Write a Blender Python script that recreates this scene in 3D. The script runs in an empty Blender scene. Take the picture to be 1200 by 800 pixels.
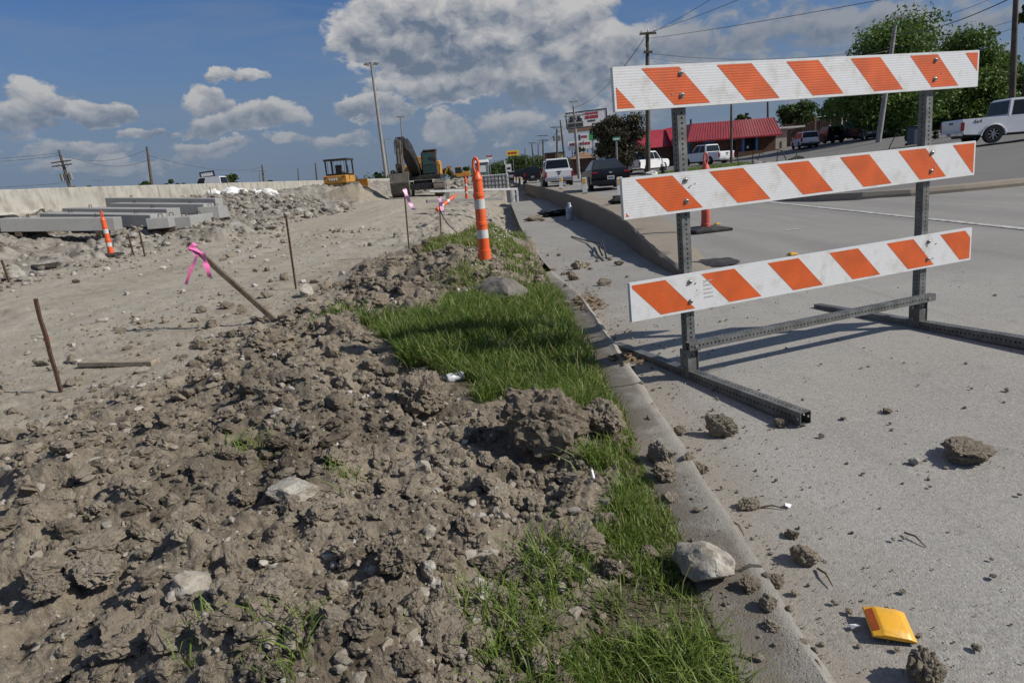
import bpy, bmesh, math, random
import numpy as np
from mathutils import Vector, Matrix, Euler
random.seed(4); RNG = np.random.default_rng(4)
R = math.radians
SC = bpy.context.scene
COL = SC.collection
# ------------------------------------------------------------------ camera, light, sky
F_PX, PITCH, ROLL, EYE = 760.56, 0.25146, 0.07735, 1.185      # solved from the barricade's 8 ft boards
FW = np.array([0, math.cos(PITCH), -math.sin(PITCH)])
_r0 = np.array([1., 0, 0]); _u0 = np.array([0, math.sin(PITCH), math.cos(PITCH)])
RT = _r0*math.cos(ROLL) - _u0*math.sin(ROLL); UP = _u0*math.cos(ROLL) + _r0*math.sin(ROLL)
cd = bpy.data.cameras.new('camera'); cam = bpy.data.objects.new('camera', cd); COL.objects.link(cam)
cd.sensor_width = 36; cd.lens = F_PX/1200*36; cd.clip_start = .05; cd.clip_end = 12000
M = Matrix(((RT[0], UP[0], -FW[0], 0), (RT[1], UP[1], -FW[1], 0), (RT[2], UP[2], -FW[2], EYE), (0, 0, 0, 1)))
cam.matrix_world = M; SC.camera = cam
SC.view_settings.view_transform = 'Standard'; SC.view_settings.look = 'None'
SC.view_settings.exposure = 0.0; SC.view_settings.gamma = 1
SUN_DIR = Vector((1.2, -.276, 1.0)).normalized()
sun_el = math.asin(SUN_DIR.z); sun_az = math.atan2(SUN_DIR.x, SUN_DIR.y)
sl = bpy.data.lights.new('sun', 'SUN'); sl.energy = 4.7; sl.angle = R(.53); sl.color = (1, .935, .83)
so = bpy.data.objects.new('sun', sl); COL.objects.link(so)
so.rotation_euler = SUN_DIR.to_track_quat('Z', 'Y').to_euler()
so.location = (30, -10, 40)

def ray(x, y): return FW + RT*(x-600)/F_PX - UP*(y-400)/F_PX
def at(x, y, Y):                       # the world point seen at photo pixel (x, y), Y metres ahead
    d = ray(x, y); return np.array([0, 0, EYE]) + d*Y/d[1]
def gz(x, y, z=0.):                    # same, on the level z
    d = ray(x, y); return np.array([0, 0, EYE]) + d*(z-EYE)/d[2]

W = bpy.data.worlds.new('World'); SC.world = W; W.use_nodes = True
class NT:                              # tiny node helper
    def __init__(s, nt): s.nt = nt
    def n(s, t, **k):
        o = s.nt.nodes.new(t)
        for a, b in k.items(): setattr(o, a, b)
        return o
    def set(s, sock, v):
        if isinstance(v, bpy.types.NodeSocket): s.nt.links.new(v, sock)
        else: sock.default_value = v
    def m(s, op, a, b=None, c=None, clamp=False):
        o = s.n('ShaderNodeMath', operation=op, use_clamp=clamp); s.set(o.inputs[0], a)
        if b is not None: s.set(o.inputs[1], b)
        if c is not None: s.set(o.inputs[2], c)
        return o.outputs[0]
    def v(s, op, a, b=None, scale=None):
        o = s.n('ShaderNodeVectorMath', operation=op); s.set(o.inputs[0], a)
        if b is not None: s.set(o.inputs[1], b)
        if scale is not None: s.set(o.inputs['Scale'], scale)
        return o.outputs[0]
    def noise(s, vec, scale, detail=6, rough=.55, dist=0, color=False):
        o = s.n('ShaderNodeTexNoise'); s.set(o.inputs['Vector'], vec); s.set(o.inputs['Scale'], scale)
        o.inputs['Detail'].default_value = detail; o.inputs['Roughness'].default_value = rough; o.inputs['Distortion'].default_value = dist
        return o.outputs['Color' if color else 'Fac']
    def voro(s, vec, scale, feature='F1', out='Distance'):
        o = s.n('ShaderNodeTexVoronoi', feature=feature); s.set(o.inputs['Vector'], vec); s.set(o.inputs['Scale'], scale)
        return o.outputs[out]
    def step(s, x, a, b, lo=0., hi=1.):
        o = s.n('ShaderNodeMapRange', interpolation_type='SMOOTHSTEP'); s.set(o.inputs[0], x)
        o.inputs[1].default_value = a; o.inputs[2].default_value = b; o.inputs[3].default_value = lo; o.inputs[4].default_value = hi
        return o.outputs[0]
    def mix(s, f, a, b, mode='MIX'):
        o = s.n('ShaderNodeMix', data_type='RGBA', blend_type=mode); s.set(o.inputs[0], f)
        s.set(o.inputs[6], c4(a)); s.set(o.inputs[7], c4(b))
        return o.outputs[2]
def c4(c): return (*c, 1) if isinstance(c, tuple) and len(c) == 3 else c

def build_world():
    nt = W.node_tree; nt.nodes.clear(); T = NT(nt)
    sky = T.n('ShaderNodeTexSky', sky_type='NISHITA', sun_disc=False)
    sky.sun_elevation = sun_el; sky.sun_rotation = sun_az
    sky.air_density = 1.0; sky.dust_density = 1.6; sky.ozone_density = 3.0; sky.altitude = 0
    co = T.n('ShaderNodeTexCoord').outputs['Generated']
    d = T.v('NORMALIZE', co)
    sp = T.n('ShaderNodeSeparateXYZ'); T.set(sp.inputs[0], d)
    x, y, z = sp.outputs
    deg = 180/math.pi
    az = T.m('MULTIPLY', T.m('ARCTAN2', x, y), deg); el = T.m('MULTIPLY', T.m('ARCSINE', z), deg)
    wn = T.n('ShaderNodeSeparateXYZ'); T.set(wn.inputs[0], T.noise(T.v('MULTIPLY', d, (1, 1, 1.4)), 9, 5, .6, color=True))
    azw = T.m('ADD', az, T.m('MULTIPLY', T.m('SUBTRACT', wn.outputs[0], .5), 9)); elw = T.m('ADD', el, T.m('MULTIPLY', T.m('SUBTRACT', wn.outputs[1], .5), 4.5))
    # cumulus banks: azimuth, elevation, half-width, half-height (degrees), weight
    def ae(px, py):
        r = ray(px, py); r = r/np.linalg.norm(r); return math.degrees(math.atan2(r[0], r[1])), math.degrees(math.asin(r[2]))
    banks = [(455, 40, 75, 46, 1.15), (560, 48, 155, 68, 1.25), (640, 90, 90, 45, 1.0), (700, 62, 60, 40, 1.0), (540, 100, 110, 22, .8), (425, 55, 45, 28, 1.0),
             (520, 10, 120, 40, 1.2), (640, 20, 90, 45, 1.0),
             (45, 112, 52, 24, 1.0), (125, 128, 42, 17, 1.0), (15, 140, 70, 26, .7), (245, 120, 34, 20, .95), (300, 142, 58, 18, 1.0), (265, 148, 60, 15, .9),
             (285, 94, 34, 8, .75), (180, 152, 20, 9, .8), (430, 132, 46, 14, .85), (470, 125, 20, 12, .8), (520, 155, 30, 22, .7), (90, 176, 80, 12, .6), (240, 176, 50, 9, .55),
             (820, 42, 120, 26, .46), (1000, 25, 150, 24, .42), (900, 95, 130, 30, .42), (1150, 20, 70, 50, .36), (780, 100, 60, 40, .5), (700, 150, 80, 26, .55), (600, 150, 50, 15, .5), (380, 165, 60, 10, .6), (160, 190, 120, 9, .6)]
    B = None; WS = None; WD = None
    for px, py, rx, ry, w in banks:
        a, e = ae(px, py); a1, e1 = ae(px+rx, py); a2, e2 = ae(px, py-ry)
        ra = abs(a1-a); re = abs(e2-e)
        da = T.m('DIVIDE', T.m('SUBTRACT', azw, a), ra); de = T.m('DIVIDE', T.m('SUBTRACT', elw, e), re)
        # flat bottoms: the lower half of a cumulus is shorter than the upper one
        dq = T.m('MULTIPLY', de, T.m('ADD', 1., T.m('MULTIPLY', T.m('LESS_THAN', de, 0.), .55)))
        q = T.m('SUBTRACT', w, T.m('MULTIPLY', w, T.m('ADD', T.m('MULTIPLY', da, da), T.m('MULTIPLY', de, de))))
        B = q if B is None else T.m('SMOOTH_MAX', B, q, .25)
        wq = T.m('MAXIMUM', q, .0); wd = T.m('MULTIPLY', wq, de)
        WS = wq if WS is None else T.m('ADD', WS, wq); WD = wd if WD is None else T.m('ADD', WD, wd)
    vert = T.m('DIVIDE', WD, T.m('ADD', WS, .08))
    # the rest of the sky: scattered fair-weather cloud of the same kind
    rest = T.m('SUBTRACT', T.m('MULTIPLY', T.noise(T.v('MULTIPLY', d, (1, 1, 2.2)), 2.6, 3), 2.6), 1.45)
    infr = T.m('MULTIPLY', T.step(T.m('ABSOLUTE', T.m('SUBTRACT', az, 3.)), 41, 50), 1.)
    hi = T.step(el, 19, 27)
    out = T.m('MAXIMUM', infr, hi)
    B = T.m('MAXIMUM', B, -1.)
    B = T.m('ADD', T.m('MULTIPLY', B, T.m('SUBTRACT', 1., out)), T.m('MULTIPLY', rest, out))
    vec = T.v('MULTIPLY', d, (1, 1, 1.45))
    wob = T.v('ADD', vec, T.v('SCALE', T.v('SUBTRACT', T.noise(vec, 30, 4, .55, color=True), (.5, .5, .5)), scale=.035))
    def billow(v):
        n = T.noise(v, 11, 11, .64, .2)
        p1 = T.voro(v, 27); p2 = T.voro(v, 66)
        return T.m('ADD', T.m('MULTIPLY', T.m('SUBTRACT', n, .5), 3.4), T.m('ADD', T.m('MULTIPLY', T.m('SUBTRACT', .46, p1), .80), T.m('MULTIPLY', T.m('SUBTRACT', .46, p2), .38)))
    b0 = billow(wob); b1 = billow(T.v('ADD', wob, (.012, -.003, .020)))
    dens = T.m('ADD', T.m('MULTIPLY', T.m('ADD', B, .10), 1.5), b0)
    mask = T.step(dens, -.16, .62)
    lit = T.m('MULTIPLY', T.m('SUBTRACT', b0, b1), .62)
    thick = T.step(dens, .3, 2.0)
    b = T.m('ADD', T.m('ADD', T.m('SUBTRACT', .66, T.m('MULTIPLY', thick, .30)), T.m('MULTIPLY', vert, .80)), T.m('MULTIPLY', lit, 1.15), clamp=True)
    b = T.m('MULTIPLY', b, T.step(az, 8, 17, 1., .40))
    ccol = T.mix(b, (1.65, 2.15, 3.0), (6.5, 6.4, 6.3))
    hz = T.step(el, 1, 12, .62, 0)
    ccol = T.mix(hz, ccol, (2.5, 2.95, 3.7))
    mask = T.m('MULTIPLY', mask, T.step(el, -1, 7, .5, .95))
    skyc = T.mix(1., sky.outputs[0], (.46, .69, 1.0), 'MULTIPLY')
    skyc = T.mix(T.step(el, 17, 0, 0., .85), skyc, (2.1, 2.7, 3.75))
    veil = T.m('MULTIPLY', T.step(T.noise(T.v('MULTIPLY', d, (1, 1, 5)), 4.5, 5, .6, .6), .40, .72), .34)
    skyc = T.mix(veil, skyc, (2.4, 3.0, 4.0))
    colr = T.mix(mask, skyc, ccol)
    bg = T.n('ShaderNodeBackground'); T.set(bg.inputs[0], colr); bg.inputs[1].default_value = .082
    o = T.n('ShaderNodeOutputWorld'); nt.links.new(bg.outputs[0], o.inputs[0])
build_world()

# ------------------------------------------------------------------ mesh helpers
def tag(o, label=None, cat=None, group=None, kind=None):
    if label: o['label'] = label
    if cat: o['category'] = cat
    if group: o['group'] = group
    if kind: o['kind'] = kind
    return o
def link(name, me, parent=None, loc=None):
    o = bpy.data.objects.new(name, me); COL.objects.link(o)
    if parent is not None: o.parent = parent
    if loc is not None: o.location = loc
    return o
def thing(name, label, cat, loc=(0, 0, 0), rz=0., group=None):
    o = link(name, None, None, loc); o.rotation_euler = (0, 0, rz); o.empty_display_size = .2
    return tag(o, label, cat, group)
def copy_tree(o, parent=None):
    c = o.copy(); COL.objects.link(c)
    if parent is not None: c.parent = parent
    for ch in list(o.children): copy_tree(ch, c)
    return c
def mesh_np(name, v, faces, mats, smooth=False, fm=None):
    """v (n,3) array; faces: (m,k) array or list"""
    me = bpy.data.meshes.new(name)
    if isinstance(faces, np.ndarray):
        k = faces.shape[1]; m = len(faces)
        me.vertices.add(len(v)); me.vertices.foreach_set('co', np.asarray(v, np.float32).ravel())
        me.loops.add(m*k); me.loops.foreach_set('vertex_index', faces.astype(np.int32).ravel())
        me.polygons.add(m); me.polygons.foreach_set('loop_start', np.arange(0, m*k, k, dtype=np.int32))
        me.update(calc_edges=True)
    else: me.from_pydata([tuple(p) for p in v], [], faces)
    for mt in (mats if isinstance(mats, (list, tuple)) else [mats]): me.materials.append(mt)
    if fm is not None: me.polygons.foreach_set('material_index', np.asarray(fm, np.int32))
    if smooth: me.polygons.foreach_set('use_smooth', np.ones(len(me.polygons), bool))
    me.update(); return me
def attr(me, name, vals):
    a = me.attributes.new(name, 'FLOAT', 'POINT'); a.data.foreach_set('value', np.asarray(vals, np.float32))
class MB:
    def __init__(s): s.v = []; s.f = []; s.m = []
    def add(s, vs, fs, mi=0, mt=None):
        b = len(s.v)
        s.v += [tuple(mt @ Vector(p)) if mt else tuple(p) for p in vs]
        s.f += [tuple(b+i for i in f) for f in fs]; s.m += [mi]*len(fs); return s
    def box(s, c, d, rot=None, mi=0, tx=1., ty=1.):
        x, y, z = d[0]/2, d[1]/2, d[2]/2
        vs = [(-x, -y, -z), (x, -y, -z), (x, y, -z), (-x, y, -z), (-x*tx, -y*ty, z), (x*tx, -y*ty, z), (x*tx, y*ty, z), (-x*tx, y*ty, z)]
        mt = Matrix.Translation(c) @ (Euler(rot).to_matrix().to_4x4() if rot else Matrix.Identity(4))
        return s.add(vs, [(0, 3, 2, 1), (4, 5, 6, 7), (0, 1, 5, 4), (1, 2, 6, 5), (2, 3, 7, 6), (3, 0, 4, 7)], mi, mt)
    def bar(s, p0, p1, w, h=None, mi=0):
        p0 = Vector(p0); p1 = Vector(p1); d = p1-p0; h = h or w
        q = d.to_track_quat('Z', 'Y').to_matrix().to_4x4(); mt = Matrix.Translation((p0+p1)/2) @ q
        x, y, z = w/2, h/2, d.length/2
        vs = [(-x, -y, -z), (x, -y, -z), (x, y, -z), (-x, y, -z), (-x, -y, z), (x, -y, z), (x, y, z), (-x, y, z)]
        return s.add(vs, [(0, 3, 2, 1), (4, 5, 6, 7), (0, 1, 5, 4), (1, 2, 6, 5), (2, 3, 7, 6), (3, 0, 4, 7)], mi, mt)
    def tube(s, pts, rad, n=8, mi=0, cap=True):
        pts = [Vector(p) for p in pts]; rr = rad if isinstance(rad, (list, tuple)) else [rad]*len(pts)
        vs = []; fs = []; prev = None
        for i, p in enumerate(pts):
            t = (pts[min(i+1, len(pts)-1)]-pts[max(i-1, 0)]).normalized()
            if prev is None: a = t.orthogonal().normalized()
            else:
                a = prev-t*prev.dot(t); a = a.normalized() if a.length > 1e-5 else t.orthogonal().normalized()
            prev = a; b = t.cross(a)
            for k in range(n):
                an = 2*math.pi*k/n; vs.append(p+(a*math.cos(an)+b*math.sin(an))*rr[i])
        for i in range(len(pts)-1):
            for k in range(n):
                fs.append((i*n+k, i*n+(k+1) % n, (i+1)*n+(k+1) % n, (i+1)*n+k))
        if cap: fs += [tuple(range(n-1, -1, -1)), tuple((len(pts)-1)*n+k for k in range(n))]
        return s.add(vs, fs, mi)
    def lathe(s, prof, n=16, c=(0, 0, 0), mi=0, axis='Z', cap=True):
        vs = []; fs = []
        for r, z in prof:
            for k in range(n):
                a = 2*math.pi*k/n; p = (r*math.cos(a), r*math.sin(a), z)
                if axis == 'X': p = (z, p[0], p[1])
                if axis == 'Y': p = (p[1], z, p[0])
                vs.append((p[0]+c[0], p[1]+c[1], p[2]+c[2]))
        for i in range(len(prof)-1):
            for k in range(n): fs.append((i*n+k, i*n+(k+1) % n, (i+1)*n+(k+1) % n, (i+1)*n+k))
        if cap: fs += [tuple(range(n-1, -1, -1)), tuple((len(prof)-1)*n+k for k in range(n))]
        return s.add(vs, fs, mi)
    def poly(s, vs, mi=0): return s.add(vs, [tuple(range(len(vs)))], mi)
    def prism(s, prof, w0, w1, inset=None, mi=0, axis='X'):
        """profile [(a,b)] in the side plane swept from w0 to w1; inset[i] pulls point i towards the middle"""
        n = len(prof); vs = []; inset = inset or [0]*n
        for w, sg in ((w0, 1), (w1, -1)):
            for (a, b), q in zip(prof, inset):
                t = w+sg*q
                vs.append((t, a, b) if axis == 'X' else (a, t, b))
        fs = [tuple(range(n)), tuple(range(2*n-1, n-1, -1))]+[(i, n+i, n+(i+1) % n, (i+1) % n) for i in range(n)]
        return s.add(vs, fs, mi)
    def build(s, name, mats, parent=None, loc=None, bevel=0, seg=1, smooth=None):
        me = bpy.data.meshes.new(name); me.from_pydata(s.v, [], s.f)
        for mt in (mats if isinstance(mats, (list, tuple)) else [mats]): me.materials.append(mt)
        me.polygons.foreach_set('material_index', s.m)
        bm = bmesh.new(); bm.from_mesh(me)
        bmesh.ops.recalc_face_normals(bm, faces=bm.faces)
        if bevel:
            ed = [e for e in bm.edges if len(e.link_faces) == 2 and e.calc_face_angle(0) > R(25)]
            bmesh.ops.bevel(bm, geom=ed, offset=bevel, segments=seg, affect='EDGES', clamp_overlap=True)
        bm.to_mesh(me); bm.free()
        if smooth:
            me.polygons.foreach_set('use_smooth', np.ones(len(me.polygons), bool)); me.set_sharp_from_angle(angle=R(smooth))
        me.update(); return link(name, me, parent, loc)

# ------------------------------------------------------------------ materials
MATS = {}
def mat(name, col, rough=.6, var=.15, scale=6., metal=0., bump=0., bscale=60., spec=.5, dirt=None, dirt_amt=.5, dscale=3., emis=None, trans=0.):
    if name in MATS: return MATS[name]
    m = bpy.data.materials.new(name); m.use_nodes = True; T = NT(m.node_tree); b = m.node_tree.nodes['Principled BSDF']
    co = T.n('ShaderNodeTexCoord').outputs['Object']
    nz = T.noise(co, scale, 6)
    lo = tuple(max(0, c*(1-var)) for c in col); hi = tuple(min(1, c*(1+var)) for c in col)
    c = T.mix(T.step(nz, .3, .7), lo, hi)
    if dirt:
        dm = T.m('MULTIPLY', T.step(T.noise(co, dscale, 8, .65), .45, .70), dirt_amt); c = T.mix(dm, c, dirt)
    T.set(b.inputs['Base Color'], c)
    T.set(b.inputs['Roughness'], T.m('ADD', rough, T.m('MULTIPLY', T.m('SUBTRACT', nz, .5), .12), clamp=True))
    b.inputs['Metallic'].default_value = metal; b.inputs['Specular IOR Level'].default_value = spec
    if trans: b.inputs['Transmission Weight'].default_value = trans
    if bump:
        bp = T.n('ShaderNodeBump'); bp.inputs['Strength'].default_value = bump; bp.inputs['Distance'].default_value = .01
        T.set(bp.inputs['Height'], T.noise(co, bscale, 5)); T.set(b.inputs['Normal'], bp.outputs[0])
    if emis: b.inputs['Emission Color'].default_value = c4(emis); b.inputs['Emission Strength'].default_value = 1
    MATS[name] = m; return m
# ------------------------------------------------------------------ noise and terrain
def ss(x, a, b): t = np.clip((np.asarray(x, float)-a)/(b-a), 0, 1); return t*t*(3-2*t)
def hsh(i, j, s):
    n = (i.astype(np.int64)*374761393 + j.astype(np.int64)*668265263 + s*974711) & 0xffffffff
    n = ((n ^ (n >> 13))*1274126177) & 0xffffffff; n = ((n ^ (n >> 16))*2246822519) & 0xffffffff
    return ((n ^ (n >> 15)) & 0xffffff)/float(0x1000000)
def vn(x, y, s=0):
    i = np.floor(x); j = np.floor(y); u = x-i; v = y-j; u = u*u*u*(u*(u*6-15)+10); v = v*v*v*(v*(v*6-15)+10)
    a = hsh(i, j, s); b = hsh(i+1, j, s); c = hsh(i, j+1, s); d = hsh(i+1, j+1, s)
    return (a+(b-a)*u)*(1-v)+(c+(d-c)*u)*v
def fbm(x, y, o=4, s=0):
    t = 0; a = .5
    for k in range(o): t = t+a*(vn(x, y, s+k*17)-.5); x = x*2.03+13.1; y = y*2.03+7.7; a *= .5
    return t
def worley(x, y, s=0):
    ci = np.floor(x); cj = np.floor(y); f1 = np.full(x.shape, 9.); f2 = f1.copy(); rid = np.zeros(x.shape)
    for di in (-1, 0, 1):
        for dj in (-1, 0, 1):
            i = ci+di; j = cj+dj; px = i+hsh(i, j, s); py = j+hsh(i, j, s+31)
            d = (px-x)**2+(py-y)**2; c = d < f1
            f2 = np.where(c, f1, np.minimum(f2, d)); rid = np.where(c, hsh(i, j, s+57), rid); f1 = np.where(c, d, f1)
    return np.sqrt(f1), np.sqrt(f2), rid
def road_z(x): x = np.asarray(x, float); return .019*x+.0008*np.clip(x-8, 0, 27)**2+.0045*np.clip(x-24, 0, 8)**2+.03*np.clip(x-32, 0, 60)
LANE_Y = [-10, 5.4, 7, 8.5, 11.7, 17.6, 26, 45, 120]; LANE_Z = [0, 0, -.07, -.17, -.37, -.61, -.80, -.78, -.6]
def lane_z(y): return np.interp(y, LANE_Y, LANE_Z)
WALL_Y = [6.2, 6.9, 8.5, 10.5, 13.2, 16.5, 20.3, 26, 33, 45, 75]
WALL_X = [1.78, 1.87, 1.99, 2.19, 2.49, 2.73, 2.92, 3.05, 3.13, 3.1, 2.6]
def wall_x(y): return np.interp(y, WALL_Y, WALL_X)
TOP_Y = [6.2, 6.6, 7.9, 10.1, 14, 20.6, 30, 45, 75]; TOP_X = [1.95, 2.12, 2.38, 2.80, 3.38, 3.95, 4.1, 3.9, 3.3]
def top_x(y): return np.interp(y, TOP_Y, TOP_X)
def inpoly(x, y, P):
    c = np.zeros(np.shape(x), bool); n = len(P)
    for i in range(n):
        x0, y0 = P[i]; x1, y1 = P[(i+1) % n]
        if y0 == y1: continue
        k = ((y0 > y) != (y1 > y)) & (x < (x1-x0)*(y-y0)/(y1-y0)+x0); c ^= k
    return c
GRASS_A = [(-1.05, 4.4), (-.6, 3.62), (-.30, 2.85), (0, 2.95), (.30, 2.72), (.36, 2.2), (.27, 1.95), (.20, 1.73), (.16, 1.5), (.05, 1.38), (-.06, 1.2), (-.17, .6), (.475, .6), (.475, 6.3), (.04, 6.0), (-.26, 5.3), (-.48, 4.65), (-.8, 4.7)]
GRASS_B = [(.46, 6.3), (.42, 8.5), (.36, 11), (.0, 14), (-.6, 15), (-.55, 10), (-1.15, 9.6), (-1.0, 8.4), (-.3, 8), (.05, 6.6)]
def grass_mask(x, y):
    wx = np.minimum(x+.42*fbm(x*4.5, y*4.5, 4, 91)*ss(-x, -.40, -.25), .47); wy = y+.5*fbm(x*4, y*4, 3, 92)*(y > 1)
    return inpoly(wx, wy, GRASS_A)*1., inpoly(wx, wy, GRASS_B)*1.
def grass_soft(x, y):
    t = 0
    for dx, dy in ((0, 0), (.07, .02), (-.07, -.02), (.02, -.09), (-.02, .09), (.12, .05), (-.12, .0)):
        a, b = grass_mask(x+dx, y+dy); t = t+a+.6*b
    return np.clip(t/7, 0, 1)
def mound_t(x, y):
    xf = np.interp(y, [0, 3.5, 4.6, 6.3, 8, 10.3, 12.8, 15], [-3.3, -3.0, -2.7, -2.3, -2.4, -2.4, -1.9, -1.4])
    return (x-xf)/(.47-xf)
def lumps(x, y, s, amp, seed, keep=.45):
    """angular clods of size s: domes with cracks between them"""
    wx = x/s+.55*fbm(x/s*1.3, y/s*1.3, 3, seed+3); wy = y/s+.55*fbm(x/s*1.3+9, y/s*1.3, 3, seed+5)
    f1, f2, rd = worley(wx, wy, seed)
    body = ss(f2-f1, .02, .38)
    return amp*body*np.clip((rd-keep)/(1-keep), 0, 1)**.8*(1-.35*f1)
def site_parts(x, y):
    t = mound_t(x, y)
    kh = np.interp(y, [0, 1.2, 3.4, 5.5, 9, 14], [.06, .065, .11, .115, .02, -.30])
    hm = np.interp(y, [0, 1, 2, 3.5, 5, 7, 9, 11, 13, 15], [.14, .17, .215, .25, .23, .29, .34, .33, .2, -.2])
    hm = hm*(1+.5*fbm(x*.9, y*.9, 3, 5))
    up = ss(t, -.06, .72); dn = ss(t, .70, .98)
    ym = 1-ss(y, 12.5, 15.5)
    base = -.03+.98*ss(-x, 9.2, 16.8)*ss(y, 2, 9)
    base = base-.42*ss(y, 11, 19)*ss(x, -5, -.6)*(1-ss(y, 46, 62))-.85*ss(x, -1.9, .35)*ss(y, 13.5, 19)*(1-ss(y, 50, 60))
    base = base+.18*ss(y, 28, 46)*(1-ss(x, -8, -2))+.55*ss(y, 40, 55)*ss(-x, 9.5, 13)*(1-ss(-x, 14, 17))
    base = base+.28*ss(-x, 16.5, 18.6)*ss(y, 2, 9)
    m = base*(1-up*ym)+ym*up*(hm+(kh-hm)*dn)
    mud = ss(t+.30*fbm(x*2.2, y*2.2, 4, 44), -.08, .22)*ym
    rub = ss(-x+1.1*fbm(x*.6, y*.6, 3, 71), 8.6, 9.8)*(1-ss(-x, 16.8, 17.6))*ss(y, 3, 8)
    rub = np.maximum(rub, ss(y, 12.5, 15)*ss(x+.9*fbm(x*.5, y*.5, 3, 12), -4.2, -2.6)*.55)
    return m, mud, rub, t
def H(x, y, fine=True):
    x = np.asarray(x, float); y = np.asarray(y, float)
    m, mud, rub, t = site_parts(x, y)
    g = grass_soft(x, y)
    # heaps: broken concrete, sand by the bulldozer, banks
    for hx, hy, r1, r2, hh in HEAPS: 
        d = np.sqrt(((x-hx)/r1)**2+((y-hy)/r2)**2)+.28*fbm(x*.45, y*.45, 3, 23)
        m = m+hh*np.clip(1-d, 0, 1)**.85*(1 if hh > 0 else 1)
        if (hx, hy) != SAND: rub = np.maximum(rub, ss(1.05-d, 0, .25))
    amp = mud*(1-.86*g)*(1-.9*ss(x, .36, .46)*(y < 9))
    z = m+amp*(.22*fbm(x*1.7, y*1.7, 4, 8)+.07*np.abs(fbm(x*3.1, y*3.1, 3, 18))-.03+.02*np.abs(fbm(x*6, y*6, 3, 14)))
    # long ruts of the haul road
    track = (1-mud)*(1-rub)
    z = z+track*(.055*fbm(x*1.6, y*.18, 3, 33)+.03*fbm(x*.8, y*.8, 3, 35))
    if fine:
        q = amp*(.75+.9*fbm(x*1.1, y*1.1, 2, 77))
        near = 1-ss(np.hypot(x, y), 7, 12)
        z = z+q*(lumps(x, y, .50, .085, 101, .3)+lumps(x, y, .23, .055, 102, .3)+lumps(x, y, .11, .024, 103, .3)+near*lumps(x, y, .052, .016, 104, .25)+near*lumps(x, y, .026, .010, 105, .15)+near*lumps(x, y, .013, .007, 106, .1))
        z = z+q*(.020*fbm(x*24, y*24, 5, 9)+near*.010*np.abs(fbm(x*60, y*60, 3, 10))+near*.007*fbm(x*120, y*120, 2, 13)-.075*ss(fbm(x*2.6, y*3.4, 3, 19), .09, .24))
        z = z+rub*(lumps(x, y, .95, .22, 111, .4)+lumps(x, y, .42, .14, 112, .35)+lumps(x, y, .2, .06, 113, .3))
        z = z+track*(lumps(x, y, .12, .016, 121, .72)+near*lumps(x, y, .045, .009, 122, .5)+lumps(x, y, .5, .035, 123, .8))
    return z
SAND = (-10.0, 46.5)
HEAPS = [(-13.0, 37, 4.6, 5.0, .34), (-10.6, 33, 3.2, 3.5, .34), SAND+(2.3, 2.6, 1.25), (-9.4, 20.5, 2.6, 3.5, .42), (-4.2, 60, 3.5, 4, .9), (-1.6, 70, 3, 5, 1.1)]

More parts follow.
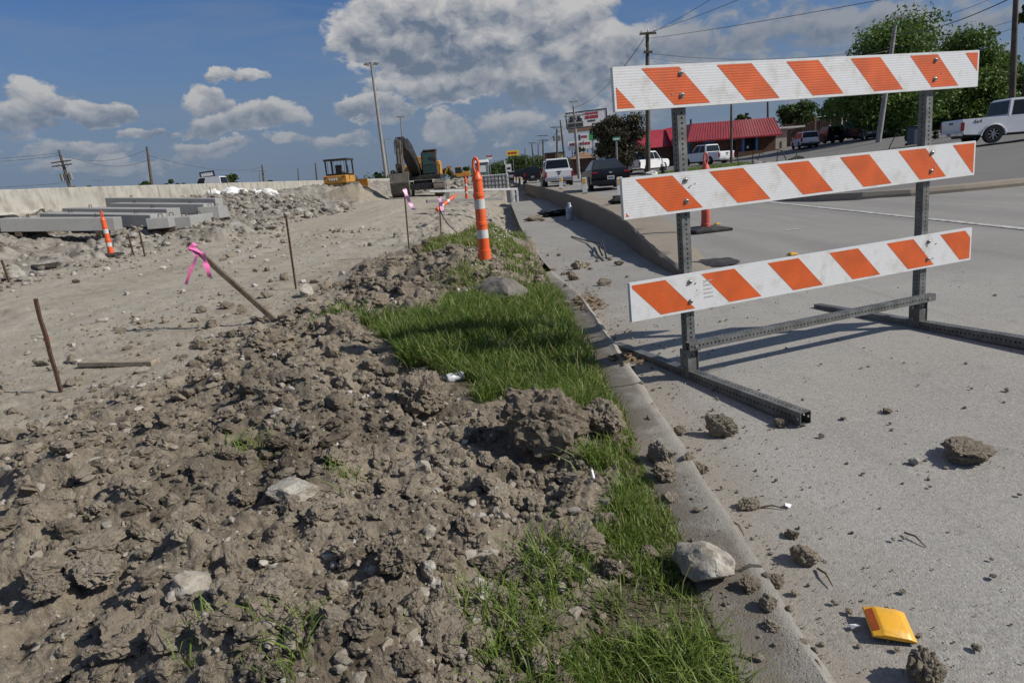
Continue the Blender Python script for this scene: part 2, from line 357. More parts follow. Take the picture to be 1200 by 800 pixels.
def concrete_nodes(name, col, kind):
    m = bpy.data.materials.new(name); m.use_nodes = True; T = NT(m.node_tree); b = m.node_tree.nodes['Principled BSDF']
    P = T.n('ShaderNodeNewGeometry').outputs['Position']
    sp = T.n('ShaderNodeSeparateXYZ'); T.set(sp.inputs[0], P); x, y, z = sp.outputs
    big = T.noise(P, .55, 6, .6); mid = T.noise(P, 5, 7, .62); fin = T.noise(P, 85, 4, .6); grit = T.voro(P, 130)
    k = lambda f: tuple(c*f for c in col)
    c = T.mix(T.step(big, .3, .7), k(.86), k(1.1))
    c = T.mix(T.m('MULTIPLY', T.step(mid, .42, .68), .35), c, k(.78))
    c = T.mix(T.m('MULTIPLY', T.step(fin, .42, .66), .55), c, k(1.38)); c = T.mix(T.m('MULTIPLY', T.step(T.noise(P, 48, 5, .7), .50, .36), .5), c, k(.70))
    spk = T.n('ShaderNodeTexVoronoi', feature='F1'); T.set(spk.inputs['Vector'], P); spk.inputs['Scale'].default_value = 75
    rnd = T.n('ShaderNodeSeparateColor'); T.set(rnd.inputs[0], spk.outputs['Color'])
    dark = T.m('MULTIPLY', T.m('GREATER_THAN', rnd.outputs[0], .80), T.step(spk.outputs['Distance'], .33, .12))
    lite = T.m('MULTIPLY', T.m('GREATER_THAN', rnd.outputs[1], .90), T.step(spk.outputs['Distance'], .33, .12))
    c = T.mix(T.m('MULTIPLY', dark, .75), c, k(.38)); c = T.mix(T.m('MULTIPLY', lite, .5), c, (.55, .53, .49))
    if kind == 'road':
        # earth washed along the kerb and tracked about; worn wheel paths on the carriageway
        ed = T.m('ADD', x, T.m('MULTIPLY', T.m('SUBTRACT', T.noise(P, 2.2, 6, .65), .5), .55))
        dm = T.m('MULTIPLY', T.step(ed, 1.08, .70), T.step(y, 9, 5))
        dm = T.m('MAXIMUM', dm, T.m('MULTIPLY', T.step(T.noise(P, 1.1, 7, .7), .57, .74), .7))
        c = T.mix(T.m('MULTIPLY', dm, .45), c, (.215, .178, .135))
        ty = T.noise(T.v('MULTIPLY', P, (3.2, .10, 1)), 1.9, 5, .6); c = T.mix(T.m('MULTIPLY', T.step(ty, .54, .70), .30), c, k(.62))
        st = T.m('MULTIPLY', T.step(T.noise(P, 3.1, 4, .5), .66, .74), .45); c = T.mix(st, c, k(.50))
        lane = T.step(T.m('ADD', y, T.m('MULTIPLY', x, .15)), 5.2, 7.5)
        c = T.mix(T.m('MULTIPLY', lane, .40), c, (.185, .18, .172))
        wp = T.m('MULTIPLY', T.step(T.noise(T.v('MULTIPLY', P, (1.1, .06, 1)), 1.6, 4), .45, .65), T.m('MULTIPLY', lane, .30))
        c = T.mix(wp, c, (.135, .132, .128))
        # fine shrinkage cracks
        cr = T.n('ShaderNodeTexVoronoi', feature='DISTANCE_TO_EDGE'); T.set(cr.inputs['Vector'], T.v('ADD', P, T.v('SCALE', T.noise(P, 2.5, 5, color=True), scale=.9))); cr.inputs['Scale'].default_value = .33
        c = T.mix(T.m('MULTIPLY', T.step(cr.outputs[0], .003, .001), .25), c, k(.4))
    if kind == 'kerb':
        c = T.mix(T.m('MULTIPLY', T.step(T.m('ADD', T.noise(P, 4.5, 8, .72), T.m('MULTIPLY', T.step(x, .60, .45), .16)), .44, .60), .85), c, (.165, .140, .108))
        c = T.mix(T.m('MULTIPLY', T.step(T.noise(P, 16, 6, .7), .45, .62), .5), c, k(.72)); rg = T.m('MULTIPLY', T.step(x, .592, .612), T.step(T.noise(P, 11, 5, .65), .34, .55)); c = T.mix(T.m('MULTIPLY', rg, .75), c, k(1.12))
    if kind == 'wall':
        st = T.noise(T.v('MULTIPLY', P, (6, 1.4, .35)), 1.5, 6, .6)
        c = T.mix(T.m('MULTIPLY', T.step(st, .42, .66), .55), c, (.16, .135, .105))
    if kind == 'asphalt':
        c = T.mix(T.m('MULTIPLY', T.step(T.noise(T.v('MULTIPLY', P, (.5, 2., 1)), .5, 6, .65), .42, .68), .6), c, (.16, .148, .132))
    T.set(b.inputs['Base Color'], c); b.inputs['Roughness'].default_value = .88; b.inputs['Specular IOR Level'].default_value = .3
    hgt = T.m('ADD', T.m('MULTIPLY', fin, .8), T.m('ADD', T.m('MULTIPLY', T.step(grit, 0, .5), .5), T.m('MULTIPLY', T.noise(P, 260, 2), .6)))
    bp = T.n('ShaderNodeBump'); bp.inputs['Strength'].default_value = .55; bp.inputs['Distance'].default_value = .004
    T.set(bp.inputs['Height'], hgt); T.set(b.inputs['Normal'], bp.outputs[0])
    MATS[name] = m; return m
M_ROAD = concrete_nodes('road concrete', (.292, .280, .255), 'road')
M_LANE = concrete_nodes('lane concrete', (.262, .25, .225), 'lane')
M_KERB = concrete_nodes('kerb concrete', (.275, .258, .225), 'kerb')
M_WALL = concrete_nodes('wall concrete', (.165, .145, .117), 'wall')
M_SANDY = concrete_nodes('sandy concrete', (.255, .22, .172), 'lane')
M_ASPH = concrete_nodes('worn asphalt', (.150, .145, .138), 'asphalt')
M_BARR = concrete_nodes('barrier concrete', (.36, .345, .305), 'wall')
M_BEAM = concrete_nodes('beam concrete', (.29, .29, .28), 'lane')

def dirt_material(name, per_object=False):
    m = bpy.data.materials.new(name); m.use_nodes = True; T = NT(m.node_tree); b = m.node_tree.nodes['Principled BSDF']
    if per_object:
        P = T.n('ShaderNodeNewGeometry').outputs['Position']
        mud = 1.; rub = 0.; gr = 0.; rnd = T.m('FRACT', T.m('ADD', T.n('ShaderNodeObjectInfo').outputs['Random'], T.n('ShaderNodeAttribute', attribute_name='shade').outputs['Fac']))
    else:
        P = T.n('ShaderNodeNewGeometry').outputs['Position']
        A = lambda n: T.n('ShaderNodeAttribute', attribute_name=n).outputs['Fac']
        mud = A('mud'); rub = A('rub'); gr = A('grs'); snd = A('sand')
    a = T.noise(P, 3., 8, .68); f = T.noise(P, 34, 7, .7); g = T.noise(P, 120, 4, .6)
    mudc = T.mix(T.step(a, .32, .68), (.150, .124, .091), (.246, .209, .159))
    mudc = T.mix(T.m('MULTIPLY', T.step(f, .38, .7), .6), mudc, (.315, .272, .212))
    mudc = T.mix(T.m('MULTIPLY', T.step(f, .5, .28), .45), mudc, (.088, .069, .047))
    damp = T.m('MULTIPLY', T.step(T.noise(P, 1.15, 6, .62), .50, .66), .62); mudc = T.mix(damp, mudc, (.068, .054, .038))
    if per_object: mudc = T.mix(.42, mudc, T.mix(rnd, (.104, .084, .061), (.325, .282, .222)))
    def specks(sc, th, lo, hi, base, amt):
        vo = T.n('ShaderNodeTexVoronoi', feature='F1'); T.set(vo.inputs['Vector'], P); vo.inputs['Scale'].default_value = sc
        rc = T.n('ShaderNodeSeparateColor'); T.set(rc.inputs[0], vo.outputs['Color'])
        k = T.m('MULTIPLY', T.m('GREATER_THAN', rc.outputs[0], th), T.step(vo.outputs['Distance'], .42, .25))
        return T.mix(T.m('MULTIPLY', k, amt), base, T.mix(rc.outputs[1], lo, hi)), k
    mudc, k1 = specks(120, .88, (.22, .19, .15), (.46, .43, .37), mudc, .75); mudc, k1b = specks(48, .955, (.22, .19, .15), (.44, .41, .36), mudc, .8)
    grv = T.mix(T.step(a, .3, .7), (.262, .228, .176), (.375, .332, .262))
    big = T.noise(T.v('MULTIPLY', P, (1, .12, 1)), .9, 5, .6)
    grv = T.mix(T.m('MULTIPLY', T.step(big, .40, .64), .5), grv, (.40, .37, .315))
    grv = T.mix(T.m('MULTIPLY', T.step(T.noise(P, .7, 6, .7), .52, .70), .5), grv, (.19, .172, .145))
    grv, k2 = specks(48, .55, (.15, .135, .115), (.42, .40, .36), grv, .65)
    grv, k3 = specks(17, .80, (.17, .15, .13), (.42, .40, .36), grv, .6)
    rbc = T.mix(T.step(T.noise(P, 1.3, 8, .7), .35, .62), (.145, .125, .102), (.30, .275, .235))
    rbc, k4 = specks(6.5, .62, (.22, .2, .17), (.48, .465, .43), rbc, .75)
    rbc, k5 = specks(17, .6, (.14, .125, .105), (.46, .44, .40), rbc, .7)
    c = T.mix(mud, grv, mudc); c = T.mix(rub, c, rbc)
    c = T.mix(T.m('MULTIPLY', gr, .8) if not per_object else 0., c, (.085, .078, .042))
    if not per_object: c = T.mix(snd, c, T.mix(T.step(a, .3, .7), (.25, .215, .16), (.33, .285, .215)))
    T.set(b.inputs['Base Color'], c); b.inputs['Roughness'].default_value = .95; b.inputs['Specular IOR Level'].default_value = .2
    h = T.m('ADD', T.m('MULTIPLY', f, 1.2), T.m('ADD', T.m('MULTIPLY', g, .6), T.m('MULTIPLY', T.noise(P, 300, 3), .3)))
    bp = T.n('ShaderNodeBump'); bp.inputs['Strength'].default_value = .9; bp.inputs['Distance'].default_value = .012
    T.set(bp.inputs['Height'], h); T.set(b.inputs['Normal'], bp.outputs[0])
    MATS[name] = m; return m
M_DIRT = dirt_material('site earth'); M_CLOD = dirt_material('dug clay', True)

def build_ground():
    fine = np.radians(np.arange(-43.5, 23, .115)); co = np.radians(np.concatenate([np.arange(-180, -43.6, 4.), np.arange(24, 180, 4.)]))
    ang = np.sort(np.concatenate([fine, co])); ang = np.append(ang, ang[0]+2*math.pi)
    r = [.3]
    while r[-1] < 9000:
        q = r[-1]; r.append(q*(1+(.05 if q < .9 else .0044 if q < 6.5 else .0085 if q < 40 else .02 if q < 160 else .12)))
    r = np.array(r); A, Rr = np.meshgrid(ang, r)
    x = Rr*np.sin(A); y = Rr*np.cos(A)
    m, mud, rub, t = site_parts(x, y); z = H(x, y)
    ga, gb = grass_mask(x, y)
    for hx, hy, r1, r2, hh in HEAPS:
        if (hx, hy) == SAND: continue
        d = np.sqrt(((x-hx)/r1)**2+((y-hy)/r2)**2)+.28*fbm(x*.45, y*.45, 3, 23); rub = np.maximum(rub, ss(1.05-d, 0, .25))
    out = x > np.where((y > 13) & (y < 52), .63, np.where(y < 9, .452, .475))
    z = np.where(out, np.minimum(road_z(x), 2.2)-.9*ss(y, -1, 14)*(1-ss(x, 2.2, 6.))-.3, z)
    far = ss(Rr, 120, 260); z = z*(1-far)+far*np.where(x > 3, 1.2*ss(x/np.maximum(Rr, 1), .1, .45), 1.15*ss(-x/np.maximum(Rr, 1), .1, .3))
    nr, na = x.shape; idx = np.arange(nr*na).reshape(nr, na)
    f = np.stack([idx[:-1, :-1], idx[:-1, 1:], idx[1:, 1:], idx[1:, :-1]], -1).reshape(-1, 4)[:, ::-1]
    v = np.stack([x, y, z], -1).reshape(-1, 3)
    me = mesh_np('ground', v, f, M_DIRT, smooth=False)
    attr(me, 'mud', mud.ravel()); attr(me, 'rub', np.clip(rub, 0, 1).ravel()); attr(me, 'grs', np.clip(ga*.9+gb*.5, 0, 1).ravel())
    sx, sy, r1, r2, hh = [q for q in HEAPS if q[:2] == SAND][0]
    attr(me, 'sand', ss(1.02-np.sqrt(((x-sx)/r1)**2+((y-sy)/r2)**2)-.2*fbm(x*.45, y*.45, 3, 23), 0, .12).ravel())
    tag(link('ground', me), kind='structure')
build_ground()

def sheet(name, xs, ys, zf, m, kind='structure', xl=None, xr=None, skirt=0):
    """grid whose rows run from xl(y) to xr(y)"""
    ys = np.asarray(ys, float); u = np.asarray(xs, float)
    L = np.array([xl(q) for q in ys]); Q = np.array([xr(q) for q in ys])
    x = L[:, None]+(Q-L)[:, None]*u[None, :]; y = np.repeat(ys[:, None], len(u), 1); z = zf(x, y)
    n, k = x.shape; idx = np.arange(n*k).reshape(n, k)
    f = np.stack([idx[:-1, :-1], idx[:-1, 1:], idx[1:, 1:], idx[1:, :-1]], -1).reshape(-1, 4)
    return tag(link(name, mesh_np(name, np.stack([x, y, z], -1).reshape(-1, 3), f, m, True)), kind=kind)

def build_roads():
    far = np.concatenate([np.arange(6.2, 14, .4), np.arange(14, 60, 2), np.geomspace(60, 900, 12)])
    near = np.linspace(-6, 6.2, 32)
    uu = np.concatenate([np.linspace(0, .3, 22), np.linspace(.33, 1, 22)])
    rip = lambda x, y: road_z(x)+.006*fbm(x*.7, y*.7, 3, 3)
    sheet('road', uu, near, rip, M_ROAD, xl=lambda y: .655, xr=lambda y: 60)
    sheet('carriageway', uu**1.6, far, rip, M_ROAD, xl=lambda y: float(top_x(y)) if y > 6.25 else 1.95, xr=lambda y: 60 if y < 13.2 else 13)
    lz = lambda x, y: .019*x+lane_z(y)-.002+.004*fbm(x, y, 3, 6)
    ly = np.concatenate([np.arange(5.9, 14, .3), np.arange(14, 50, 1.)])
    sheet('lane_slab', np.linspace(0, 1, 8), ly, lz, M_LANE, xl=lambda y: .655, xr=lambda y: float(wall_x(y))+.02)
    # exposed left edge of the slab
    yy = np.arange(13.5, 49.1, .5); b = MB()
    for a, c in zip(yy[:-1], yy[1:]):
        za, zc = .012+lane_z(a), .012+lane_z(c); j = .012*math.sin(a*5)
        b.poly([(.655, a, za), (.655, c, zc), (.64+j, c, zc-.7), (.64+j, a, za-.7)])
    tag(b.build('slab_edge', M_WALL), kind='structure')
    # asphalt apron and parking ground behind the kerb on the right
    ly = np.concatenate([np.arange(13.35, 20, .6), np.arange(20, 100, 2.), np.geomspace(100, 700, 10)])
    cx = lambda y: 6.45+1.6*math.exp(-(y-13.35)*1.6)
    sheet('parking_ground', np.linspace(0, 1, 60)**1.4, ly, lambda x, y: road_z(x)+.125+.02*fbm(x*.4, y*.4, 3, 2), M_ASPH, xl=lambda y: cx(y)+(0 if y < 34 else min(6.2, (y-34)*.6)), xr=lambda y: 95)
    # kerb of that corner: runs across, turns, follows the street
    path = [(26, 13.0), (20, 13.02), (14, 13.05), (11, 13.05), (9.2, 13.1), (8.2, 13.22), (7.4, 13.5), (6.85, 14.0), (6.55, 14.8), (6.45, 16.5), (6.45, 20), (6.45, 26), (6.5, 34)]
    b = MB(); pts = [Vector((p[0], p[1], 0)) for p in path]; n = len(pts); ring = []
    for i, p in enumerate(pts):
        t = (pts[min(i+1, n-1)]-pts[max(0, i-1)]).normalized(); nn = Vector((t.y, -t.x, 0))
        zz = float(road_z(p.x)); j = random.uniform(-.015, .015)
        ring.append([(p+nn*o+Vector((0, 0, zz+hh))) for o, hh in ((-.07, -.1), (-.055+j, .06), (-.02, .135+j), (.17, .142), (.19, -.1))])
    for i in range(n-1):
        for k in range(4): b.add([ring[i][k], ring[i+1][k], ring[i+1][k+1], ring[i][k+1]], [(0, 1, 2, 3)])
    tag(b.build('kerb', M_SANDY, smooth=50), kind='structure')
    # near kerb beside the grass: cast in lengths with joints
    b = MB(); prof = [(.430, -.2), (.440, .092), (.455, .103), (.585, .108), (.612, .124), (.640, .110), (.664, .03), (.674, -.004), (.678, -.1)]
    y = -3.
    while y < 9.2:
        L = min(1.52, 9.2-y); st = np.arange(0, L+.001, L/6); rings = []
        for q in st:
            yy = y+q*.994+.004; f = (1-ss(yy, 5.2, 9.0)*.9)*float(np.interp(yy, [1.2, 3.4], [.55, 1.])); dz = float(lane_z(yy))+.012
            rings.append([(px+.006*math.sin(yy*9+k), yy, (pz*f if pz > 0 else pz)+dz+.004*math.sin(yy*23+k*2)+.006*float(fbm(np.array(yy*4), np.array(px*20), 3, 8))) for k, (px, pz) in enumerate(prof)])
        k = len(prof); base = len(b.v); b.v += sum(rings, []); 
        for i in range(len(st)-1):
            for c in range(k-1): b.f.append((base+i*k+c, base+(i+1)*k+c, base+(i+1)*k+c+1, base+i*k+c+1)); b.m.append(0)
        for e in (0, len(st)-1): b.f.append(tuple(base+e*k+c for c in range(k))); b.m.append(0)
        y += 1.526
    tag(b.build('kerb', M_KERB, smooth=45), kind='structure')
build_roads()

def build_wall():
    yy = np.concatenate([np.arange(6.2, 14, .18), np.arange(14, 34, .5), np.arange(34, 76, 2.)])
    x = wall_x(yy); x2 = top_x(yy); zt = road_z(x)+.03*ss(yy, 6.2, 7.5); zt2 = road_z(x2)+.006
    zb = np.minimum(.019*x+lane_z(yy)-.15, zt-.2); k = 10; V = []; F = []; FM = []
    chip = .05*np.clip(fbm(yy*2.3, yy*0, 4, 3)*3-.15, 0, 1)*(yy < 32)
    for i, y in enumerate(yy):
        c = chip[i]; n = lambda s, a: a*float(fbm(np.array(y*1.3), np.array(s*1.), 4, 50))
        col = [(x[i]+.02, y, zb[i])]
        for j in range(1, 5): q = j/5; col.append((x[i]+.01*(1-q)+n(j, .03), y, zb[i]+(zt[i]-zb[i]-.03)*q))
        col += [(x[i]+n(7, .03)+c*.2, y, zt[i]-.025-c), (x[i]+.03+c+n(8, .02), y, zt[i]-c*.25), (x[i]+(x2[i]-x[i])*.35, y, zt[i]+n(9, .02)), (x[i]+(x2[i]-x[i])*.75, y, (zt[i]+zt2[i])/2+.008), (x2[i]+.02, y, zt2[i]+.002)]
        V += col
    for i in range(len(yy)-1):
        for j in range(k-1): F.append((i*k+j, (i+1)*k+j, (i+1)*k+j+1, i*k+j+1)); FM.append(0 if j < 5 else 1)
    F.append(tuple(range(k))); FM.append(0)
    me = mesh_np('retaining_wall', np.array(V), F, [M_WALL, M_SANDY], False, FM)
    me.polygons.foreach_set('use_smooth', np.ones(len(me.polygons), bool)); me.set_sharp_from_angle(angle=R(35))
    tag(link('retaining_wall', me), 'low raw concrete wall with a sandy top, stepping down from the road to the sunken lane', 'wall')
build_wall()

# painted lines: thin worn sheets 4 mm above the road
def worn_paint(name, col):
    m = bpy.data.materials.new(name); m.use_nodes = True; T = NT(m.node_tree); b = m.node_tree.nodes['Principled BSDF']
    P = T.n('ShaderNodeNewGeometry').outputs['Position']
    k = T.step(T.noise(P, 14, 7, .7), .40, .56); T.set(b.inputs['Base Color'], T.mix(k, (.25, .24, .22), col)); b.inputs['Roughness'].default_value = .8
    MATS[name] = m; return m
M_LINE = worn_paint('worn white paint', (.50, .49, .47)); M_YLINE = worn_paint('worn yellow paint', (.55, .36, .05))
def line(x0, y0, x1, y1, w, m, n=10):
    d = np.array([x1-x0, y1-y0]); d = d/np.linalg.norm(d); q = np.array([-d[1], d[0]])*w/2; V = []
    for i in range(n+1):
        t = i/n; cx, cy = x0+(x1-x0)*t, y0+(y1-y0)*t
        for s in (1, -1):
            px, py = cx+s*q[0]*(1+.12*math.sin(i*2.3+s)), cy+s*q[1]*(1+.12*math.sin(i*2.3+s)); V.append((px, py, float(road_z(px))+.0075))
    F = [(2*i, 2*i+1, 2*i+3, 2*i+2) for i in range(n)]
    tag(link('painted_line', mesh_np('painted_line', np.array(V), F, m)), kind='structure')
line(6.15, 15.2, 6.05, 6.4, .11, M_LINE, 30)
line(6.15, 38, 6.15, 15.4, .10, M_LINE, 30)
line(5.0, 6.1, 5.95, 5.75, .13, M_LINE, 12)
line(4.15, 9.6, 4.35, 9.6, .07, M_LINE, 3)
# ------------------------------------------------------------------ barricade
M_WHITE = mat('white sheeting', (.67, .68, .69), .38, .05, 9, dirt=(.40, .365, .31), dirt_amt=.55, dscale=9)
M_ORANGE = mat('orange sheeting', (.60, .100, .014), .42, .10, 7, dirt=(.40, .09, .028), dirt_amt=.5, dscale=6)
M_GALV = mat('galvanised steel', (.150, .155, .152), .55, .28, 14, metal=.35, dirt=(.085, .076, .064), dirt_amt=.6, dscale=9, bump=.15, bscale=120)
M_BOLT = mat('bolt steel', (.33, .33, .32), .4, .2, 60, metal=.8)
M_SOCKET_SHADE = mat('bolt socket shade', (.02, .02, .02), .9)
M_GRIME = mat('scuff', (.26, .24, .21), .9, .3, 90)

M_PRINT = mat('worn print', (.40, .40, .39), .8, .3, 120)
def perf_tube(b, L, w, mt, pitch=.0254, r=.0058):
    n = max(1, round(L/pitch)); c = L/n; hw = w/2; rim = []
    for k in range(8): a = 2*math.pi*k/8; rim.append((r*math.cos(a), r*math.sin(a)))
    for face in range(4):
        rot = Matrix.Rotation(face*math.pi/2, 4, 'Z')
        for i in range(n):
            zc = (i+.5)*c
            o = [(hw, zc), (hw, zc+c/2), (0, zc+c/2), (-hw, zc+c/2), (-hw, zc), (-hw, zc-c/2), (0, zc-c/2), (hw, zc-c/2)]
            vs = [(x, -hw, z) for x, z in o]+[(x, -hw, zc+z) for x, z in rim]+[(x, -hw+.003, zc+z) for x, z in rim]
            fs = [(k, (k+1) % 8, 8+(k+1) % 8, 8+k) for k in range(8)]+[(8+k, 8+(k+1) % 8, 16+(k+1) % 8, 16+k) for k in range(8)]
            b.add(vs, fs, 0, mt @ rot)
    q = hw-.003                                          # inner wall and rims of the open ends
    for z in (0, L):
        o = [(-hw, -hw), (hw, -hw), (hw, hw), (-hw, hw)]; i_ = [(-q, -q), (q, -q), (q, q), (-q, q)]
        b.add([(x, y, z) for x, y in o]+[(x, y, z) for x, y in i_], [(k, (k+1) % 4, 4+(k+1) % 4, 4+k) for k in range(4)], 0, mt)
    return b

def barricade():
    yaw, tilt, lean = .329, .0186, .034
    e = Vector((math.cos(yaw)*math.cos(tilt), math.sin(yaw)*math.cos(tilt), math.sin(tilt)))
    n = Vector((-math.sin(yaw), math.cos(yaw), 0)); u = Vector((0, 0, 1))+n*lean; u -= e*u.dot(e); u.normalize(); n = u.cross(e)
    root = thing('road_barricade', 'large three board orange and white striped road barricade standing on the concrete', 'barricade', (0, 0, 0))
    root.matrix_world = Matrix(((e.x, n.x, u.x, .631), (e.y, n.y, u.y, 3.255), (e.z, n.z, u.z, .004), (0, 0, 0, 1)))
    prof = [(-.1015, 0), (-.0905, 0)]; v = -.089
    while v < .0889: prof += [(v, .0003), (v+.0045, -.0001), (v+.0082, -.0001)]; v += .0127
    prof += [(.0905, 0), (.1015, 0)]
    for k, (z, s, st0) in enumerate([(1.535, -.0095, .146), (1.02, .0013, .078), (.496, .0082, .006)]):
        L = 2.44; V = []; F = []
        for x in (0, L):
            for pv, py in prof: V.append((x, py, pv))
            V.append((x, .024, .1015)); V.append((x, .024, -.1015))
        m = len(prof)+2
        F = [(i, (i+1) % m, m+(i+1) % m, m+i) for i in range(m)]+[tuple(range(m)), tuple(range(2*m-1, m-1, -1))]
        b = MB(); b.add(V, F); rail = b.build('rail', M_WHITE, root, (s, 0, z))
        j = -2
        while True:
            a0 = st0+.434*j-s; j += 1
            if a0 > 2.45: break
            sb = MB(); pr = [p for p in prof if -.0885 <= p[0] <= .0885]
            pr = [(-.0885, 0)]+pr+[(.0885, 0)]; rows = []
            for pv, py in pr:
                q0 = a0+(.0885-pv)*.99; lo = max(.012, q0); hi = min(2.428, q0+.213); rows.append((lo, hi, pv, py-.0009))
            for r0, r1 in zip(rows[:-1], rows[1:]):
                if r0[1]-r0[0] > .001 or r1[1]-r1[0] > .001:
                    sb.poly([(r0[0], r0[3], r0[2]), (max(r0), r0[3], r0[2]) if 0 else (max(r0[0], r0[1]), r0[3], r0[2]), (max(r1[0], r1[1]), r1[3], r1[2]), (r1[0], r1[3], r1[2])])
            if sb.f: sb.build('orange_stripe', M_ORANGE, rail)
        for px in (.367, 2.078):
            for dv in ((.058, -.045) if k == 0 else (.058, -.047)):
                c = (px-s, -.002, dv); bb = MB()
                bb.lathe([(.0135, 0), (.0135, -.0025), (.0085, -.0028), (.0085, -.008), (.006, -.0095)], 12, c, 0, 'Y')
                bb.lathe([(.0045, -.0097), (.0045, -.0102)], 6, c, 1, 'Y'); bb.build('bolt', [M_BOLT, M_SOCKET_SHADE], rail)  # small raised black disc, painted shade in place of a socket
            # old bolt holes, scuffs and scratches beside them
            if k == 2 and px < 1:      # five lines of small worn print beside the bolts
                pb = MB()
                for r_ in range(5):
                    t_ = .085
                    while t_ < .14:
                        w_ = random.uniform(.006, .013); pb.poly([(px-s+t_, -.0012, .052-.022*r_), (px-s+t_+w_, -.0012, .052-.022*r_), (px-s+t_+w_, -.0012, .046-.022*r_), (px-s+t_, -.0012, .046-.022*r_)]); t_ += w_+.004
                tag(pb.build('worn_print', M_PRINT, rail), kind='stuff')
            for q in range(7):
                hb = MB()
                x = px-s+random.uniform(-.07, .09); vv = random.uniform(-.06, .05); rr = random.uniform(.0015, .0055)
                a0 = random.uniform(0, 3); hb.poly([(x+rr*math.cos(a0+a)*random.uniform(.5, 1.6), -.0023, vv+rr*math.sin(a0+a)) for a in (0, 1, 2, 3, 4.2, 5.2)])
                hb.build('scuff', M_GRIME, rail)
    for x in (.378, 2.078):
        perf_tube(MB(), 1.57, .0508, Matrix.Translation((x, .0505, .055))).build('post', M_GALV, root) if 0 else None
        b = MB(); perf_tube(b, 1.57, .0508, Matrix.Translation((x, .0505, .055))); b.build('post', M_GALV, root)
        b = MB(); perf_tube(b, 1.68, .057, Matrix.Translation((x, -.80, .030)) @ Matrix.Rotation(-math.pi/2, 4, 'X')); b.build('skid_foot', M_GALV, root)
        b = MB()
        for q in (-1, 1): b.box((x+q*.0315, .0505, .1), (.006, .075, .155)); b.box((x+q*.02, .0505+.034, .11), (.03, .005, .12))
        b.box((x, .0505-.030, .085), (.062, .005, .09)); b.build('foot_bracket', M_GALV, root, bevel=.001)
        b = MB()
        b.lathe([(.011, -.045), (.011, .045)], 6, (x, .0505, .145), 0, 'X'); b.lathe([(.009, -.048), (.009, .048)], 6, (x, .0505, .075), 0, 'X')
        b.build('bracket_bolt', M_BOLT, root)
    b = MB(); perf_tube(b, 1.80, .044, Matrix.Translation((.335, .002, .205)) @ Matrix.Rotation(math.pi/2, 4, 'Y')); b.build('cross_bar', M_GALV, root)
    b = MB()
    for x in (.378, 2.078): b.lathe([(.010, -.006), (.010, 0)], 6, (x, -.0195, .205), 0, 'Y')
    b.build('cross_bar_bolt', M_BOLT, root)
barricade()

# ------------------------------------------------------------------ standing level under any point
def GZA(x, y):
    x = np.asarray(x, float); y = np.asarray(y, float)
    kerb = lane_z(y)+.012+np.where(x < .64, .108, .05)*(1-.9*ss(y, 5.2, 9))*np.interp(y, [1.2, 3.4], [.55, 1.])
    lane = .019*x+lane_z(y); rd = road_z(x)+.006
    z = np.where((y > 6.2) & (x < wall_x(y)), lane, np.where((y > 13.35) & (x > 6.6), road_z(x)+.13, rd))
    z = np.where(x < .66, kerb, z); k = x < .445
    if k.any(): z[k] = H(x[k], y[k])
    return z
def GZ(x, y): return float(GZA(np.array([float(x)]), np.array([float(y)]))[0])
def drop(px, py, y0=.7, y1=90):
    """where the sight line of a photo pixel meets the ground"""
    Y = y0*(y1/y0)**np.linspace(0, 1, 700); d = ray(px, py); P = np.array([0, 0, EYE])[None]+d[None]*(Y/d[1])[:, None]
    hit = np.nonzero(P[:, 2] <= GZA(P[:, 0], P[:, 1]))[0]
    return P[hit[0]] if len(hit) else P[-1]

# ------------------------------------------------------------------ stones and clods
from mathutils import noise as MN
def rock_data(name, seed, sub=3, kind='clod', m=None, flat=.75):
    rg = random.Random(seed); bm = bmesh.new(); bmesh.ops.create_icosphere(bm, subdivisions=sub, radius=.5)
    planes = [(Vector((rg.gauss(0, 1), rg.gauss(0, 1), rg.gauss(0, 1))).normalized(), rg.uniform(.27, .46)) for _ in range(9 if kind == 'clod' else 17)]
    o = Vector((rg.uniform(0, 50), rg.uniform(0, 50), rg.uniform(0, 50))); sx, sy = rg.uniform(.85, 1.2), rg.uniform(.65, 1.)
    for v in bm.verts:
        p = v.co.copy()
        p *= 1+.35*MN.noise(p*2.1+o)
        for nn, d in planes:
            q = p.dot(nn)-d
            if q > 0: p -= nn*q*(.82 if kind == 'clod' else .95)
        if kind == 'clod':
            c = MN.voronoi(p*4.6+o)[0]; c2 = MN.voronoi(p*11+o)[0]; p *= 1+.34*min(.35, c[1]-c[0]-.12)+.16*min(.3, c2[1]-c2[0]-.1)+.17*MN.fractal(p*6+o, .7, 2.1, 5)+(.05*MN.noise(p*28+o) if sub < 4 else .09*(MN.voronoi(p*19+o)[0][1]-MN.voronoi(p*19+o)[0][0]-.25)+.035*MN.noise(p*45+o))
        else: p *= 1+.11*MN.fractal(p*4+o, .9, 2, 5)+.03*MN.noise(p*22+o)
        v.co = Vector((p.x*sx, p.y*sy, p.z*flat))
    s = max(v.co.x for v in bm.verts)-min(v.co.x for v in bm.verts)
    for v in bm.verts: v.co /= s
    me = bpy.data.meshes.new(name); bm.to_mesh(me); bm.free(); me.materials.append(m)
    me.polygons.foreach_set('use_smooth', np.ones(len(me.polygons), bool)); me.set_sharp_from_angle(angle=R(30 if kind == 'stone' else 24))
    return me
